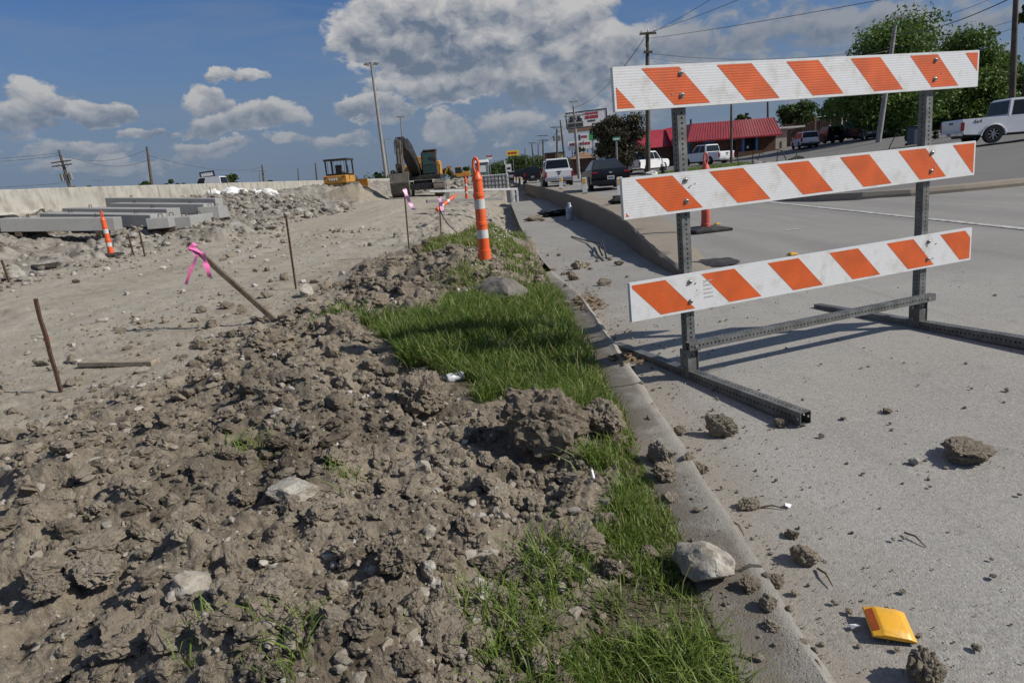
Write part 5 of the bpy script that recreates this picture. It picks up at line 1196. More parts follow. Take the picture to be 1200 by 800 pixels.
def backhoe():
    c = at(540, 211, 118); root = thing('backhoe', 'distant yellow backhoe with a folded arm, left of the booth', 'backhoe', c); root.scale = (.72, .72, .66)
    for x, y, r in ((-1.6, -.9, .75), (-1.6, .9, .75), (1.3, -.9, .55), (1.3, .9, .55)):
        b = MB(); b.lathe([(r*.5, y-.25), (r, y-.2), (r, y+.2), (r*.5, y+.25)], 14, (x, 0, r), axis='Y'); b.build('wheel', M_RUBB, root)
    b = MB(); b.box((.3, 0, 1.3), (4.2, 1.5, .9)); b.box((1.4, 0, 1.9), (1.7, 1.3, .6)); b.build('body', M_CATY, root, bevel=.05)
    b = MB(); b.box((-.4, 0, 2.5), (1.5, 1.5, 1.5)); b.build('cab', M_MBLK, root, bevel=.05)
    b = MB(); b.box((-.4, 0, 3.3), (1.8, 1.7, .12)); b.build('cab_roof', M_CATY, root)
    b = MB(); b.bar((-1.8, 0, 1.5), (-2.6, 0, 3.9), .35); b.bar((-2.6, 0, 3.9), (-3.8, 0, 1.8), .3); b.build('digger_arm', M_CATY, root)
    b = MB(); b.prism([(-4.2, 1.9), (-3.6, 1.9), (-3.4, 1.2), (-4.1, 1.1)], -.4, .4, axis='Y'); b.build('digger_bucket', M_ARM, root)
    b = MB(); b.bar((2.2, .5, 1.6), (4.0, .5, 1.0), .2); b.bar((2.2, -.5, 1.6), (4.0, -.5, 1.0), .2); b.box((4.4, 0, .8), (.8, 2.2, .8)); b.build('loader', M_CATY, root)
backhoe()
def site_clutter():
    Y = 62; c = at(566.5, 215, Y); root = thing('site_booth', 'small grey green booth with a white roof behind the caged bundle', 'booth', c); root.scale = (.95, .95, .84); M_BO = mat('booth green grey', (.17, .22, .22), .6); M_RW = mat('white roof', (.72, .73, .72), .5)
    b = MB(); b.box((0, 0, 1.1), (1.25, 1.25, 2.2)); b.build('wall', M_BO, root, bevel=.03)
    b = MB(); b.box((0, 0, 2.34), (1.45, 1.45, .28), None, 0, .85, .85); b.build('roof', M_RW, root, bevel=.03)
    b = MB(); b.box((.05, -.635, 1.55), (.6, .03, .7)); b.build('window', M_RW, root)
    Y = 40; c = at(581, 223.5, Y); root = thing('caged_bundle', 'white bundled sacks in a dark wire cage beside the lane', 'cage', c); M_SK = mat('white bundle', (.62, .62, .60), .7, .12, 6, dirt=(.36, .34, .31), dirt_amt=.5)
    for i in range(7):
        for j in range(3): b = MB(); b.box((-.72+.235*i, 0, .17+.31*j), (.225, .9, .30)); b.build('sack', M_SK, root, bevel=.025)
    b = MB()
    for i in range(9): b.box((-.86+.215*i, -.5, .52), (.022, .022, 1.08))
    for j in range(5): b.box((0, -.5, .04+.25*j), (1.76, .022, .022))
    for i in (-.86, .86):
        for j in range(5): b.box((i, 0, .04+.25*j), (.022, 1.0, .022))
    tag(b.build('wire_cage', M_MBLK, root), kind='stuff')
    Yb = 31.; a = at(503, 224.5, Yb); c = at(606, 221.5, Yb+1); root = thing('white_rail', 'long white horizontal rail on low blocks across the end of the site', 'rail', (a+c)/2)
    b = MB(); d = Vector(c-a); b.bar(-d/2, d/2, .16, .10); b.build('rail_beam', mat('white rail paint', (.66, .66, .64), .5, .1, 6), root, bevel=.01)
    for t, w in ((-.30, .3), (.42, .38), (.5, .16)):
        b = MB(); q = d*t
        if w == .38: b.lathe([(.19, -.62), (.20, -.2), (.19, -.03)], 14, q)
        else: b.box((q.x, q.y, q.z-.33), (w*.6, w, .55))
        b.build('support_block', M_BEAM if w > .2 else M_RW, root, smooth=40)
    b = MB(); b.bar(at(500, 236, 27.5), at(588, 233, 28.5), .3, .12); tag(b.build('kerb_form', M_BEAM), 'pale concrete strip lying in front of the white rail', 'concrete strip')
site_clutter()
# ------------------------------------------------------------------ vehicles
def paint(name, col, rough=.3):
    m = mat(name, col, rough, .04, 1.5, spec=.5, dirt=tuple(.7*c+.012 for c in col), dirt_amt=.3, dscale=2); m.node_tree.nodes['Principled BSDF'].inputs['Coat Weight'].default_value = .5; return m
P_WHITE = paint('white car paint', (.74, .75, .77)); P_NAVY = paint('black blue car paint', (.007, .010, .015), .3); P_BLACK = paint('black car paint', (.012, .012, .014)); P_SILV = paint('silver car paint', (.35, .36, .38)); 
for q in (P_NAVY, P_BLACK): q.node_tree.nodes['Principled BSDF'].inputs['Coat Weight'].default_value = .1; q.node_tree.nodes['Principled BSDF'].inputs['Specular IOR Level'].default_value = .3
P_MAROON = paint('dark brown car paint', (.035, .022, .02))
M_TYRE = mat('tyre', (.016, .016, .016), .85, .25, 20); M_RIM = mat('alloy rim', (.42, .43, .44), .3, .1, 20, metal=.7); M_RLIGHT = mat('tail lamp red', (.26, .012, .016), .2, .15, 40); M_PLATE = mat('number plate', (.62, .63, .63), .5, .1, 60); M_CHROME = mat('chrome', (.55, .56, .57), .15, .1, 20, metal=.9); M_TRIM = mat('black trim', (.014, .014, .015), .55); M_HLIGHT = mat('head lamp', (.55, .56, .56), .15); M_INK = mat('dark print', (.03, .03, .035), .7)
def text(s, size, m, parent, loc, rot, name='lettering', ext=.002):
    cu = bpy.data.curves.new('t', 'FONT'); cu.body = s; cu.size = size; cu.align_x = 'CENTER'; cu.align_y = 'CENTER'; cu.extrude = ext
    o = bpy.data.objects.new('t', cu); COL.objects.link(o); bpy.context.view_layer.update(); me = bpy.data.meshes.new_from_object(o.evaluated_get(bpy.context.evaluated_depsgraph_get())); bpy.data.objects.remove(o)
    me.materials.clear(); me.materials.append(m); q = link(name, me, parent, loc); q.rotation_euler = rot; return q
def arch(yc, r, zb, n=8):
    a0 = math.asin(min(1, max(-1, zb/r-0))) if 0 else 0
    return [(yc-r*math.cos(math.pi*i/n), zb+r*.92*math.sin(math.pi*i/n)) for i in range(n+1)]
def vehicle(kind, label, cat, p, heading, pnt, dims, group=None, rear_badge=True, detail=True, wheel_r=.34, lift=0., spokes=6):
    """local +Y is forward; heading turns it clockwise from the photo's forward direction"""
    L, Wd, Hh = dims; hw = Wd/2; root = thing(kind, label, cat, p, -heading, group); yr, yf = -L/2, L/2
    ax_r = yr+L*(.225 if kind != 'pickup_truck' else .235); ax_f = yf-L*.175; wr = wheel_r; zb = wr*.82+lift*.6
    if kind == 'pickup_truck': belt = Hh*.60; nose = belt-.03
    elif kind == 'sedan': belt = Hh*.64; nose = Hh*.60
    else: belt = Hh*.58; nose = belt-.05
    ar = wr*1.22; bot = [(yr+.10, zb+.06)]+arch(ax_r, ar, zb)+arch(ax_f, ar, zb)+[(yf-.12, zb+.05)]
    cowl = yf-L*(.27 if kind != 'sedan' else .30)
    top = [(yf-.02, zb+.25), (yf, nose-.22), (yf-.10, nose-.04), (yf-.30, nose), (cowl, belt)]
    if kind == 'pickup_truck': top += [(yr+.02, belt+.0), (yr, belt-.06), (yr+.01, zb+.28)]
    elif kind == 'sedan': top += [(yr+.62, belt+.03), (yr+.10, belt+.05), (yr+.01, belt-.08), (yr, belt-.25), (yr+.04, zb+.3)]
    else: top += [(yr+.04, belt), (yr, belt-.15), (yr+.02, zb+.28)]
    prof = bot+top; ins = [.03]*len(bot)+[.02 if z < belt-.1 else .07 for y, z in top]
    b = MB(); b.prism(prof, -hw, hw, ins); body = b.build('body', pnt, root, bevel=.025, seg=2, smooth=40)
    b = MB(); b.box((0, 0, zb+.22), (Wd*.80, L*.93, .36)); b.box((0, 0, zb-.02), (Wd*.5, L*.9, .16)); b.build('underbody', M_TRIM, root)
    if kind == 'pickup_truck':   # closed bed: a black sheet stands in for the shade of its hollow
        c0 = yr+L*.335; b = MB(); b.box((0, (yr+c0)/2+.03, belt+.004), (Wd-.30, (c0-yr)-.16, .010)); b.build('bed_shade_sheet', M_TRIM, root)
        cab = [(c0, belt-.04), (cowl+.02, belt-.04), (cowl-L*.125, Hh-.03), (cowl-L*.15, Hh), (c0+.25, Hh), (c0+.13, Hh-.05)]
    elif kind == 'sedan': cab = [(yr+.42, belt+.0), (cowl+.10, belt-.04), (cowl-.72, Hh-.04), (cowl-.95, Hh), (yr+1.75, Hh-.01), (yr+1.45, Hh-.07)]
    else: cab = [(yr+.06, belt-.04), (cowl+.06, belt-.04), (cowl-.62, Hh-.04), (cowl-.8, Hh), (yr+.40, Hh), (yr+.24, Hh-.06)]
    zr = Hh; z0 = belt-.04; ti = .17 if kind != 'sedan' else .30; ci = [.05+ti*(z-z0)/(zr-z0) for y, z in cab]
    b = MB(); b.prism(cab, -hw+.02, hw-.02, ci); b.build('cab' if kind == 'pickup_truck' else 'roof', pnt, root, bevel=.03, seg=2, smooth=40)
    sx = lambda z, o=.008: hw-.02-(.05+ti*(z-z0)/(zr-z0))+o
    zw0, zw1 = belt+.035, Hh-.10
    lo = lambda z, e: np.interp(z, [z0, Hh-.05], [cab[0][0], cab[5][0]]) if e else np.interp(z, [z0, Hh-.03], [cab[1][0], cab[2][0]])
    ra, rb, fa, fb = lo(zw0, 1)+.12, lo(zw1, 1)+.14, lo(zw0, 0)-.12, lo(zw1, 0)-.10
    if kind == 'van': cuts = [.66, 1]
    elif kind == 'suv': cuts = [0, .30, .62, 1]
    else: cuts = [0, .45, 1]
    for s in (-1, 1):
        for u, v in zip(cuts[:-1], cuts[1:]):
            b = MB(); g = .03; q = [(ra+(fa-ra)*u+g, zw0), (ra+(fa-ra)*v-g, zw0), (rb+(fb-rb)*v-g, zw1), (rb+(fb-rb)*u+g, zw1)]
            b.poly([(s*sx(z), y, z) for y, z in q]); b.build('side_window', M_GLASS, root)
    def endglass(nm, pa, pb, t0, t1, out):
        b = MB(); q = []
        for t, sg in ((t0, -1), (t0, 1), (t1, 1), (t1, -1)):
            y = pa[0]+(pb[0]-pa[0])*t; z = pa[1]+(pb[1]-pa[1])*t; q.append((sg*(sx(z, 0)-.07), y+out, z+.006))
        b.poly(q); b.build(nm, M_GLASS, root)
    endglass('rear_window', cab[0], cab[5], .16 if kind != 'sedan' else .12, .93, -.012); endglass('windscreen', cab[1], cab[2], .10, .93, .012)
    # lamps, bumpers, plate
    tl = {'pickup_truck': (.13, .40, belt-.34), 'sedan': (.30, .075, belt-.10), 'suv': (.16, .40, belt-.10), 'van': (.16, .40, belt-.10)}[kind]
    for s in (-1, 1):
        b = MB(); b.box((s*(hw-.015-tl[0]/2), yr+.045, tl[2]), (tl[0], .12, tl[1])); b.build('tail_light', M_RLIGHT, root, bevel=.015)
        b = MB(); b.box((s*(hw-.24), yf-.06, nose-.17), (.36, .12, .16)); b.build('headlight', M_HLIGHT, root, bevel=.02)
        b = MB(); b.box((s*(hw+.10), cowl-.35, belt+.10), (.16, .12, .15)); b.build('wing_mirror', M_TRIM if kind == 'pickup_truck' else pnt, root, bevel=.03)
    b = MB(); b.box((0, yr+.0, zb+.10), (Wd*.96, .16, .20)); rbm = b.build('rear_bumper', M_CHROME if kind == 'pickup_truck' else M_TRIM if kind == 'suv' else pnt, root, bevel=.03)
    b = MB(); b.box((0, yf-.0, zb+.10), (Wd*.94, .16, .24)); b.build('front_bumper', M_TRIM, root, bevel=.03)
    if detail:
        pz = zb+.12 if kind == 'pickup_truck' else zb+.30 if kind == 'sedan' else belt-.36
        b = MB(); b.box((0, yr-(.087 if kind == 'pickup_truck' else .012), pz), (.33, .012, .16)); pl = b.build('number_plate', M_PLATE, root)
        b = MB()
        for i in range(6): b.box((-.115+.046*i, yr-(.095 if kind == 'pickup_truck' else .020), pz), (.030, .003, .075))
        tag(b.build('plate_marks', M_INK, pl), kind='stuff')
        if kind == 'pickup_truck':
            b = MB(); b.box((0, yr-.004, belt-.28), (Wd-.36, .016, .40)); tg = b.build('tailgate', pnt, root, bevel=.012)
            b = MB(); b.box((0, yr-.014, belt-.16), (.34, .012, .08)); b.build('handle', M_TRIM, tg)
            if rear_badge: b = MB(); b.lathe([(.085, -.018), (.07, -.026)], 10, (0, yr, belt-.30), axis='Y'); b.build('badge', M_INK, tg)
        elif kind == 'sedan':
            b = MB(); b.box((0, yr+.0, belt-.11), (.14, .02, .07)); b.build('badge', M_CHROME, root)
            b = MB(); b.box((0, yr-.004, zb+.06), (Wd*.7, .02, .025)); b.build('bumper_strip', M_CHROME, root)
    for y in (ax_r, ax_f):
        for s in (-1, 1):
            xx = s*(hw-.11); b = MB(); t = .25 if wr > .36 else .21
            b.lathe([(wr*.60, -t/2), (wr*.93, -t/2), (wr, -t/2+.03), (wr, t/2-.03), (wr*.93, t/2), (wr*.60, t/2)], 22, (xx, y, wr), axis='X', cap=False); w = b.build('wheel', M_TYRE, root, smooth=40)
            b = MB(); o = s*t*.40; b.lathe([(wr*.63, o-s*.12), (wr*.63, o), (wr*.56, o+s*.01)], 22, (xx, y, wr), axis='X', cap=False); b.lathe([(wr*.17, o-s*.03), (wr*.15, o)], 10, (xx, y, wr), axis='X')
            for k in range(spokes): a = 2*math.pi*k/spokes; b.bar((xx+o-s*.02, y+wr*.1*math.cos(a), wr+wr*.1*math.sin(a)), (xx+o-s*.015, y+wr*.6*math.cos(a), wr+wr*.6*math.sin(a)), wr*.17, .03)
            b.build('rim', M_RIM, w, smooth=40)
            b = MB(); b.lathe([(wr*.60, o-s*.10), (.02, o-s*.10)], 18, (xx, y, wr), axis='X'); b.build('brake_disc', M_TRIM, w)
    return root
def on_road(px, Y): q = at(px, 200, Y); return (q[0], Y, float(road_z(q[0]))+.012)
def on_lot(px, Y, dz=.14): q = at(px, 180, Y); return (q[0], Y, float(road_z(q[0]))+dz)
p = on_road(716.5, 31.3); vehicle('sedan', 'dark blue black sedan seen from behind, nearest car in the street queue', 'car', (p[0], p[1]+2.4, p[2]), R(1), P_NAVY, (4.8, 1.86, 1.44), 'cars queuing in the street')
p = on_road(656.5, 47); vehicle('pickup_truck', 'white pickup truck seen from behind, second in the street queue', 'pickup truck', (p[0], p[1]+2.9, p[2]), R(2), P_WHITE, (5.8, 2.03, 1.95), 'cars queuing in the street', wheel_r=.40, lift=.1)
p = on_road(625, 72); vehicle('suv', 'dark sport utility car ahead of the white pickup in the queue', 'car', (p[0], p[1]+2.4, p[2]), R(3), P_BLACK, (4.7, 1.9, 1.72), 'cars queuing in the street', wheel_r=.36)
p = on_road(610, 92); vehicle('suv', 'dark car half hidden behind the bollards, fourth in the queue', 'car', (p[0], p[1]+2.3, p[2]), R(3), P_BLACK, (4.6, 1.85, 1.62), 'cars queuing in the street', wheel_r=.35)
p = on_road(599.5, 122); vehicle('suv', 'small silver car farthest along the street queue', 'car', (p[0], p[1], p[2]), R(3), P_SILV, (4.5, 1.8, 1.6), 'cars queuing in the street', wheel_r=.34)
p = on_road(629, 100); vehicle('van', 'pale van roof showing above the dark cars in the street', 'van', (p[0]+1.8, p[1], p[2]), R(3), P_WHITE, (5.5, 2.0, 2.5), None, wheel_r=.36)
p = on_lot(828, 66); vehicle('pickup_truck', 'white pickup parked in front of the red roofed building', 'pickup truck', (p[0], p[1], p[2]), R(-24), P_WHITE, (5.6, 1.98, 1.88), 'vehicles parked on the right', wheel_r=.39)
p = on_lot(757, 63); vehicle('pickup_truck', 'white pickup half hidden by the bushy tree and a pole', 'pickup truck', (p[0], p[1], p[2]), R(42), P_WHITE, (5.5, 1.95, 1.85), 'vehicles parked on the right', wheel_r=.38)
p = on_lot(943, 70); vehicle('suv', 'white car seen from behind, parked right of the white shed', 'car', p, R(12), P_WHITE, (4.6, 1.86, 1.62), 'vehicles parked on the right', wheel_r=.36)
p = on_lot(971, 73); vehicle('suv', 'black off roader parked between the white car and the dark truck', 'car', p, R(8), P_BLACK, (4.3, 1.9, 1.75), 'vehicles parked on the right', wheel_r=.40)
p = on_lot(1003, 70); vehicle('pickup_truck', 'dark brown pickup parked against the brown fence', 'pickup truck', (p[0], p[1], p[2]+.1), R(172), P_MAROON, (5.4, 2.0, 1.9), 'vehicles parked on the right', wheel_r=.40)
p = on_lot(1022, 66); vehicle('suv', 'small silver car partly behind the leaning pole', 'car', p, R(200), P_SILV, (4.3, 1.75, 1.35), 'vehicles parked on the right', wheel_r=.33)
p = on_lot(1047, 68); vehicle('suv', 'white sport utility car seen from its side near the trees', 'car', (p[0], p[1], p[2]+.1), R(-108), P_WHITE, (5.0, 1.9, 1.75), 'vehicles parked on the right', wheel_r=.38)
def big_truck():
    C = np.array([22.49, 32.5]); ph = R(-7); f = np.array([math.cos(ph), math.sin(ph)]); l = np.array([-f[1], f[0]]); c = C+f*3.05+l*1.02
    r = vehicle('pickup_truck', 'big white pickup with a red tail lamp, largest truck, at the right edge', 'pickup truck', (c[0], c[1], float(road_z(c[0]))+.14), math.pi/2-ph, P_WHITE, (6.1, 2.04, 2.02), None, rear_badge=False, wheel_r=.43, lift=.12, spokes=8)
    text('4x4', .25, M_INK, r, (1.02-.045, -2.35, 1.06), (R(90), 0, R(90)), 'side_lettering', .004)
    b = MB(); b.box((0, -3.02, .52), (1.6, .2, .08)); b.build('tow_bar', M_TRIM, r)
    for s in (-1, 1):
        b = MB(); n = 10; yc = -3.05+6.1*.235; rr = .43*1.27
        pts = [(s*1.012, yc-rr*math.cos(math.pi*i/n), .37+rr*.92*math.sin(math.pi*i/n)) for i in range(n+1)]; b.tube(pts, .035, 6); b.build('wheel_arch_trim', M_WHITEP, r, smooth=50)
M_WHITEP = P_WHITE
big_truck()
def van():
    c = at(243, 216, 92); vehicle('van', 'white cargo van driving behind the barrier, only its upper half showing', 'van', (c[0], c[1], 1.25), R(-78), P_WHITE, (5.6, 2.0, 2.62), None, wheel_r=.36)
van()

# ------------------------------------------------------------------ buildings on the right
M_REDR = mat('red metal roof', (.33, .022, .040), .5, .12, 1.2, dirt=(.25, .04, .045), dirt_amt=.4); M_BRICK = mat('brown brick', (.105, .052, .035), .9, .25, 3, bump=.3, bscale=30); M_BLUE = mat('blue paint', (.09, .24, .50), .6); M_DARKG = M_GLASS; M_TAN = mat('cream siding', (.46, .44, .38), .8, .1, 2, dirt=(.3, .28, .24), dirt_amt=.5); M_BROWNW = mat('brown siding', (.085, .048, .036), .85, .25, 1.5, dirt=(.13, .085, .065), dirt_amt=.5); M_TANR = mat('brown roof', (.22, .14, .085), .9, .2, 3); M_MORT = mat('trim white', (.66, .65, .62), .7)
def restaurant():
    Y = 80; zg = lambda x: float(road_z(x))+.14
    a, c = at(805, 166, Y), at(917, 157, Y); x0, x1 = a[0], c[0]; ez = (a[2]+c[2])/2; tz = at(806, 147, Y)[2]*.5+at(911, 135, Y)[2]*.5
    root = thing('restaurant_building', 'low brown brick building with a deep red metal mansard roof and blue door posts', 'building', ((x0+x1)/2, Y, 0))
    W_ = x1-x0; hw = W_/2; zb = zg((x0+x1)/2)-.6; D = 14
    b = MB(); b.box((0, D/2+.7, (zb+ez)/2+.1), (W_-1.0, D, ez-zb)); wall = b.build('wall', M_BRICK, root)
    b = MB(); b.add([(-hw, 0, ez), (hw, 0, ez), (hw, D+1.4, ez), (-hw, D+1.4, ez), (-hw+.75, .75, tz), (hw-.75, .75, tz), (hw-.75, D+.65, tz), (-hw+.75, D+.65, tz)], [(0, 1, 5, 4), (1, 2, 6, 5), (2, 3, 7, 6), (3, 0, 4, 7), (4, 5, 6, 7), (0, 3, 2, 1)]); roof = b.build('roof', M_REDR, root)
    b = MB(); n = 34
    for i in range(n+1):
        t = -hw+.1+(W_-.2)*i/n; u = t*(hw-.75)/hw; b.bar((t, -.005, ez+.01), (u, .745, tz), .035, .035)
    for i in range(20): yy = .2+(D+1)*i/20; b.bar((hw+.01, yy, ez+.03), (hw-.74, .75+(D-.1)*i/20, tz), .05, .06)
    tag(b.build('standing_seam', M_REDR, roof), kind='stuff')
    b = MB(); b.box((0, .02, ez-.05), (W_+.1, .12, .16)); b.build('gutter', M_REDR, roof)
    for px in (873, 889):
        q = at(px, 170, Y); b = MB(); b.box((q[0]-(x0+x1)/2, .62, (ez+zb)/2+.2), (.28, .12, ez-zb-.4)); b.build('blue_door_post', M_BLUE, wall)
    for px0, px1, nm, z0, z1 in ((874.5, 887.5, 'glass_door', zb+.75, ez-.05), (826, 840, 'window', zb+1.3, ez-.25), (857, 864, 'window', zb+1.2, ez-.2), (806, 812, 'window', zb+1.3, ez-.3)):
        q0, q1 = at(px0, 170, Y)[0], at(px1, 170, Y)[0]; b = MB(); b.box(((q0+q1)/2-(x0+x1)/2, .67, (z0+z1)/2), (q1-q0, .1, z1-z0)); w = b.build(nm, M_DARKG, wall)
        b = MB(); b.box(((q0+q1)/2-(x0+x1)/2, .64, z1), (q1-q0+.2, .14, .1)); b.box(((q0+q1)/2-(x0+x1)/2, .64, (z0+z1)/2), (.06, .12, z1-z0)); b.build('frame', M_BLUE if nm == 'window' else M_TRIM, w)
    q = at(878.5, 171, Y); b = MB(); b.box((q[0]-(x0+x1)/2, .6, zb+1.7), (.25, .06, .3)); b.build('door_notice', M_MORT, wall)
    b = MB(); b.box((hw*.55-.4, -.1, zb+.85), (hw*.85, .5, .75)); b.build('planter', M_BRICK, root)
    # lower wing at the left
    a2, c2 = at(762, 173, Y+3), at(798, 170, Y+3); t2 = at(790, 150, Y+3)[2]; e2 = at(780, 172, Y+3)[2]; m_ = (x0+x1)/2
    X0, X1 = a2[0]-m_-1.5, c2[0]-m_+1.2; b = MB(); b.box(((X0+X1)/2, 9, (zb+e2)/2), (X1-X0-1, 11, e2-zb)); b.build('wing_wall', M_BRICK, root)
    b = MB(); b.add([(X0, 3, e2), (X1, 3, e2), (X1, 15, e2), (X0, 15, e2), (X0+.5, 5.2, t2), (X1-.3, 5.2, t2+.1), (X1-.3, 13, t2), (X0+.5, 13, t2)], [(0, 1, 5, 4), (1, 2, 6, 5), (2, 3, 7, 6), (3, 0, 4, 7), (4, 5, 6, 7), (0, 3, 2, 1)]); wr_ = b.build('wing_roof', M_REDR, root)
    b = MB(); b.add([(X1-2.6, 2.0, e2+.2), (X1, .8, e2+.3), (X1, 5, t2+.4), (X1-2.6, 5, t2+.1), (X1, .8, e2), (X1-2.6, 2.0, e2)], [(0, 1, 2, 3), (1, 0, 5, 4)]); b.build('wing_valley', M_REDR, root)
    b = MB(); b.tube([(at(821, 140, Y)[0]-m_, 4, tz), (at(821, 140, Y)[0]-m_, 4, tz+.7)], .12, 8); b.build('roof_vent', M_TRIM, root)
    # shed
    q0, q1 = at(902, 165, 83), at(924, 165, 83); zt = at(913, 151, 83)[2]; r2 = thing('white_shed', 'small cream shed with a flat white roof beside the red roofed building', 'shed', ((q0[0]+q1[0])/2, 84, 0)); w = q1[0]-q0[0]; z0 = zg(q0[0])-.4
    b = MB(); b.box((0, 1.5, (z0+zt)/2), (w, 4, zt-z0)); b.build('wall', M_TAN, r2)
    b = MB(); b.box((.9, 1.5, zt+.1), (w+2.4, 4.6, .2)); b.build('roof', M_MORT, r2)
    b = MB(); b.box((-.5, -.53, z0+1.1), (.5, .06, .7)); b.box((.5, -.53, z0+.8), (.06, .06, 1.2)); b.build('hatch', M_TRIM, r2)
restaurant()
def long_fence():
    root = thing('plank_fence', 'long tall dark brown board fence behind the parked cars', 'fence', (0, 0, 0)); Y = 90
    xs = np.arange(at(922, 160, Y)[0], at(1160, 150, Y)[0], 1.22); me = None
    for i, x in enumerate(xs):
        z0 = float(road_z(x)); b = MB(); h_ = 3.0+.05*math.sin(i*1.7)
        if me is None:
            b.box((0, 0, 1.5), (1.20, .05, 3.0))
            for k in range(5): b.box((-.48+.24*k, -.04, 1.5), (.05, .04, 3.0))
            o = b.build('board_panel', M_BROWNW, root, (x, Y, z0)); me = o.data
        else: o = link('board_panel', me, root, (x, Y+.03*(i % 2), z0))
        o.scale = (1, 1, h_/3)
    for px in (955, 972, 986, 991, 1012):
        q = at(px, 160, 84); b = MB(); z0 = float(road_z(q[0])); b.box((q[0], 84, z0+1.7), (.14, .14, 3.3)); b.build('gate_post', M_MORT if px > 960 else M_TANR, root)
    q0, q1 = at(955, 150, 84), at(1012, 148, 84); b = MB(); b.bar((q0[0], 84, float(road_z(q0[0]))+3.3), (q1[0], 84, float(road_z(q1[0]))+3.3), .1); b.build('gate_rail', M_MORT, root)
    # long low building whose dark roof shows above the fence
    x0, x1 = at(1045, 140, 97)[0], at(1165, 130, 97)[0]; r = thing('brown_building', 'long low dark brown building under the big trees', 'building', ((x0+x1)/2, 100, 0)); zz = float(road_z(x0))
    b = MB(); b.box((0, 0, zz+1.6), (x1-x0, 7, 3.6)); b.build('wall', M_BROWNW, r)
    b = MB(); w = (x1-x0)/2+.5; b.add([(-w, -4, zz+3.3), (w, -4, zz+3.3), (w, 4, zz+3.3), (-w, 4, zz+3.3), (-w+2, 0, zz+4.7), (w, 0, zz+4.7)], [(0, 1, 5, 4), (1, 2, 5), (2, 3, 4, 5), (3, 0, 4), (0, 3, 2, 1)]); b.build('roof', M_BROWNW, r)
long_fence()
def street_far():
    Y = 105; c = at(683, 190, Y); r = thing('brown_hut', 'small hut with a sagging tan hipped roof under the signs', 'building', (c[0], Y, 0)); w = (at(700, 185, Y)[0]-at(667, 185, Y)[0])/2; ez = at(683, 186, Y)[2]; tz = at(683, 178.5, Y)[2]
    b = MB(); b.box((0, 0, ez/2-.3), (2*w-.8, 4, ez+.6)); b.build('wall', M_BROWNW, r)
    b = MB(); b.add([(-w, -2.6, ez), (w, -2.6, ez), (w, 2.6, ez), (-w, 2.6, ez), (-w*.3, 0, tz), (w*.3, 0, tz)], [(0, 1, 5, 4), (1, 2, 5), (2, 3, 4, 5), (3, 0, 4), (0, 3, 2, 1)]); b.build('roof', M_TANR, r)
    Y = 150; c = at(653, 190, Y); r = thing('yellow_shop', 'distant flat roofed shop with a pale yellow front and a brown side', 'building', (c[0], Y, 0)); x0, x1, x2 = [at(p_, 185, Y)[0]-c[0] for p_ in (641, 651, 661)]; zt = at(653, 180, Y)[2]
    b = MB(); b.box(((x0+x1)/2, 3, zt/2), (x1-x0, 6, zt)); b.build('side_wall', M_BRICK, r)
    b = MB(); b.box(((x1+x2)/2, 2.9, zt/2), (x2-x1, 6, zt)); b.build('front_wall', mat('pale yellow wall', (.50, .43, .22), .8), r)
    b = MB(); b.box(((x0+x2)/2, 2.9, zt+.15), (x2-x0+.6, 6.6, .3)); b.build('roof', M_TRIM, r)
    Y = 190; c = at(596, 200, Y); r = thing('white_kiosk', 'distant white roadside kiosk with a small lamp on top', 'building', (c[0], Y, 0)); zt = at(594, 192.5, Y)[2]
    b = MB(); b.box((0, 0, zt/2), (1.6, 3, zt)); b.build('wall', M_MORT, r); b = MB(); b.box((.1, -1.52, zt*.7), (1.0, .06, .5)); b.build('window', M_GLASS, r)
    b = MB(); b.box((-.9, 0, zt+.5), (.35, .3, 1.0)); b.build('lamp', M_MORT, r)
street_far()

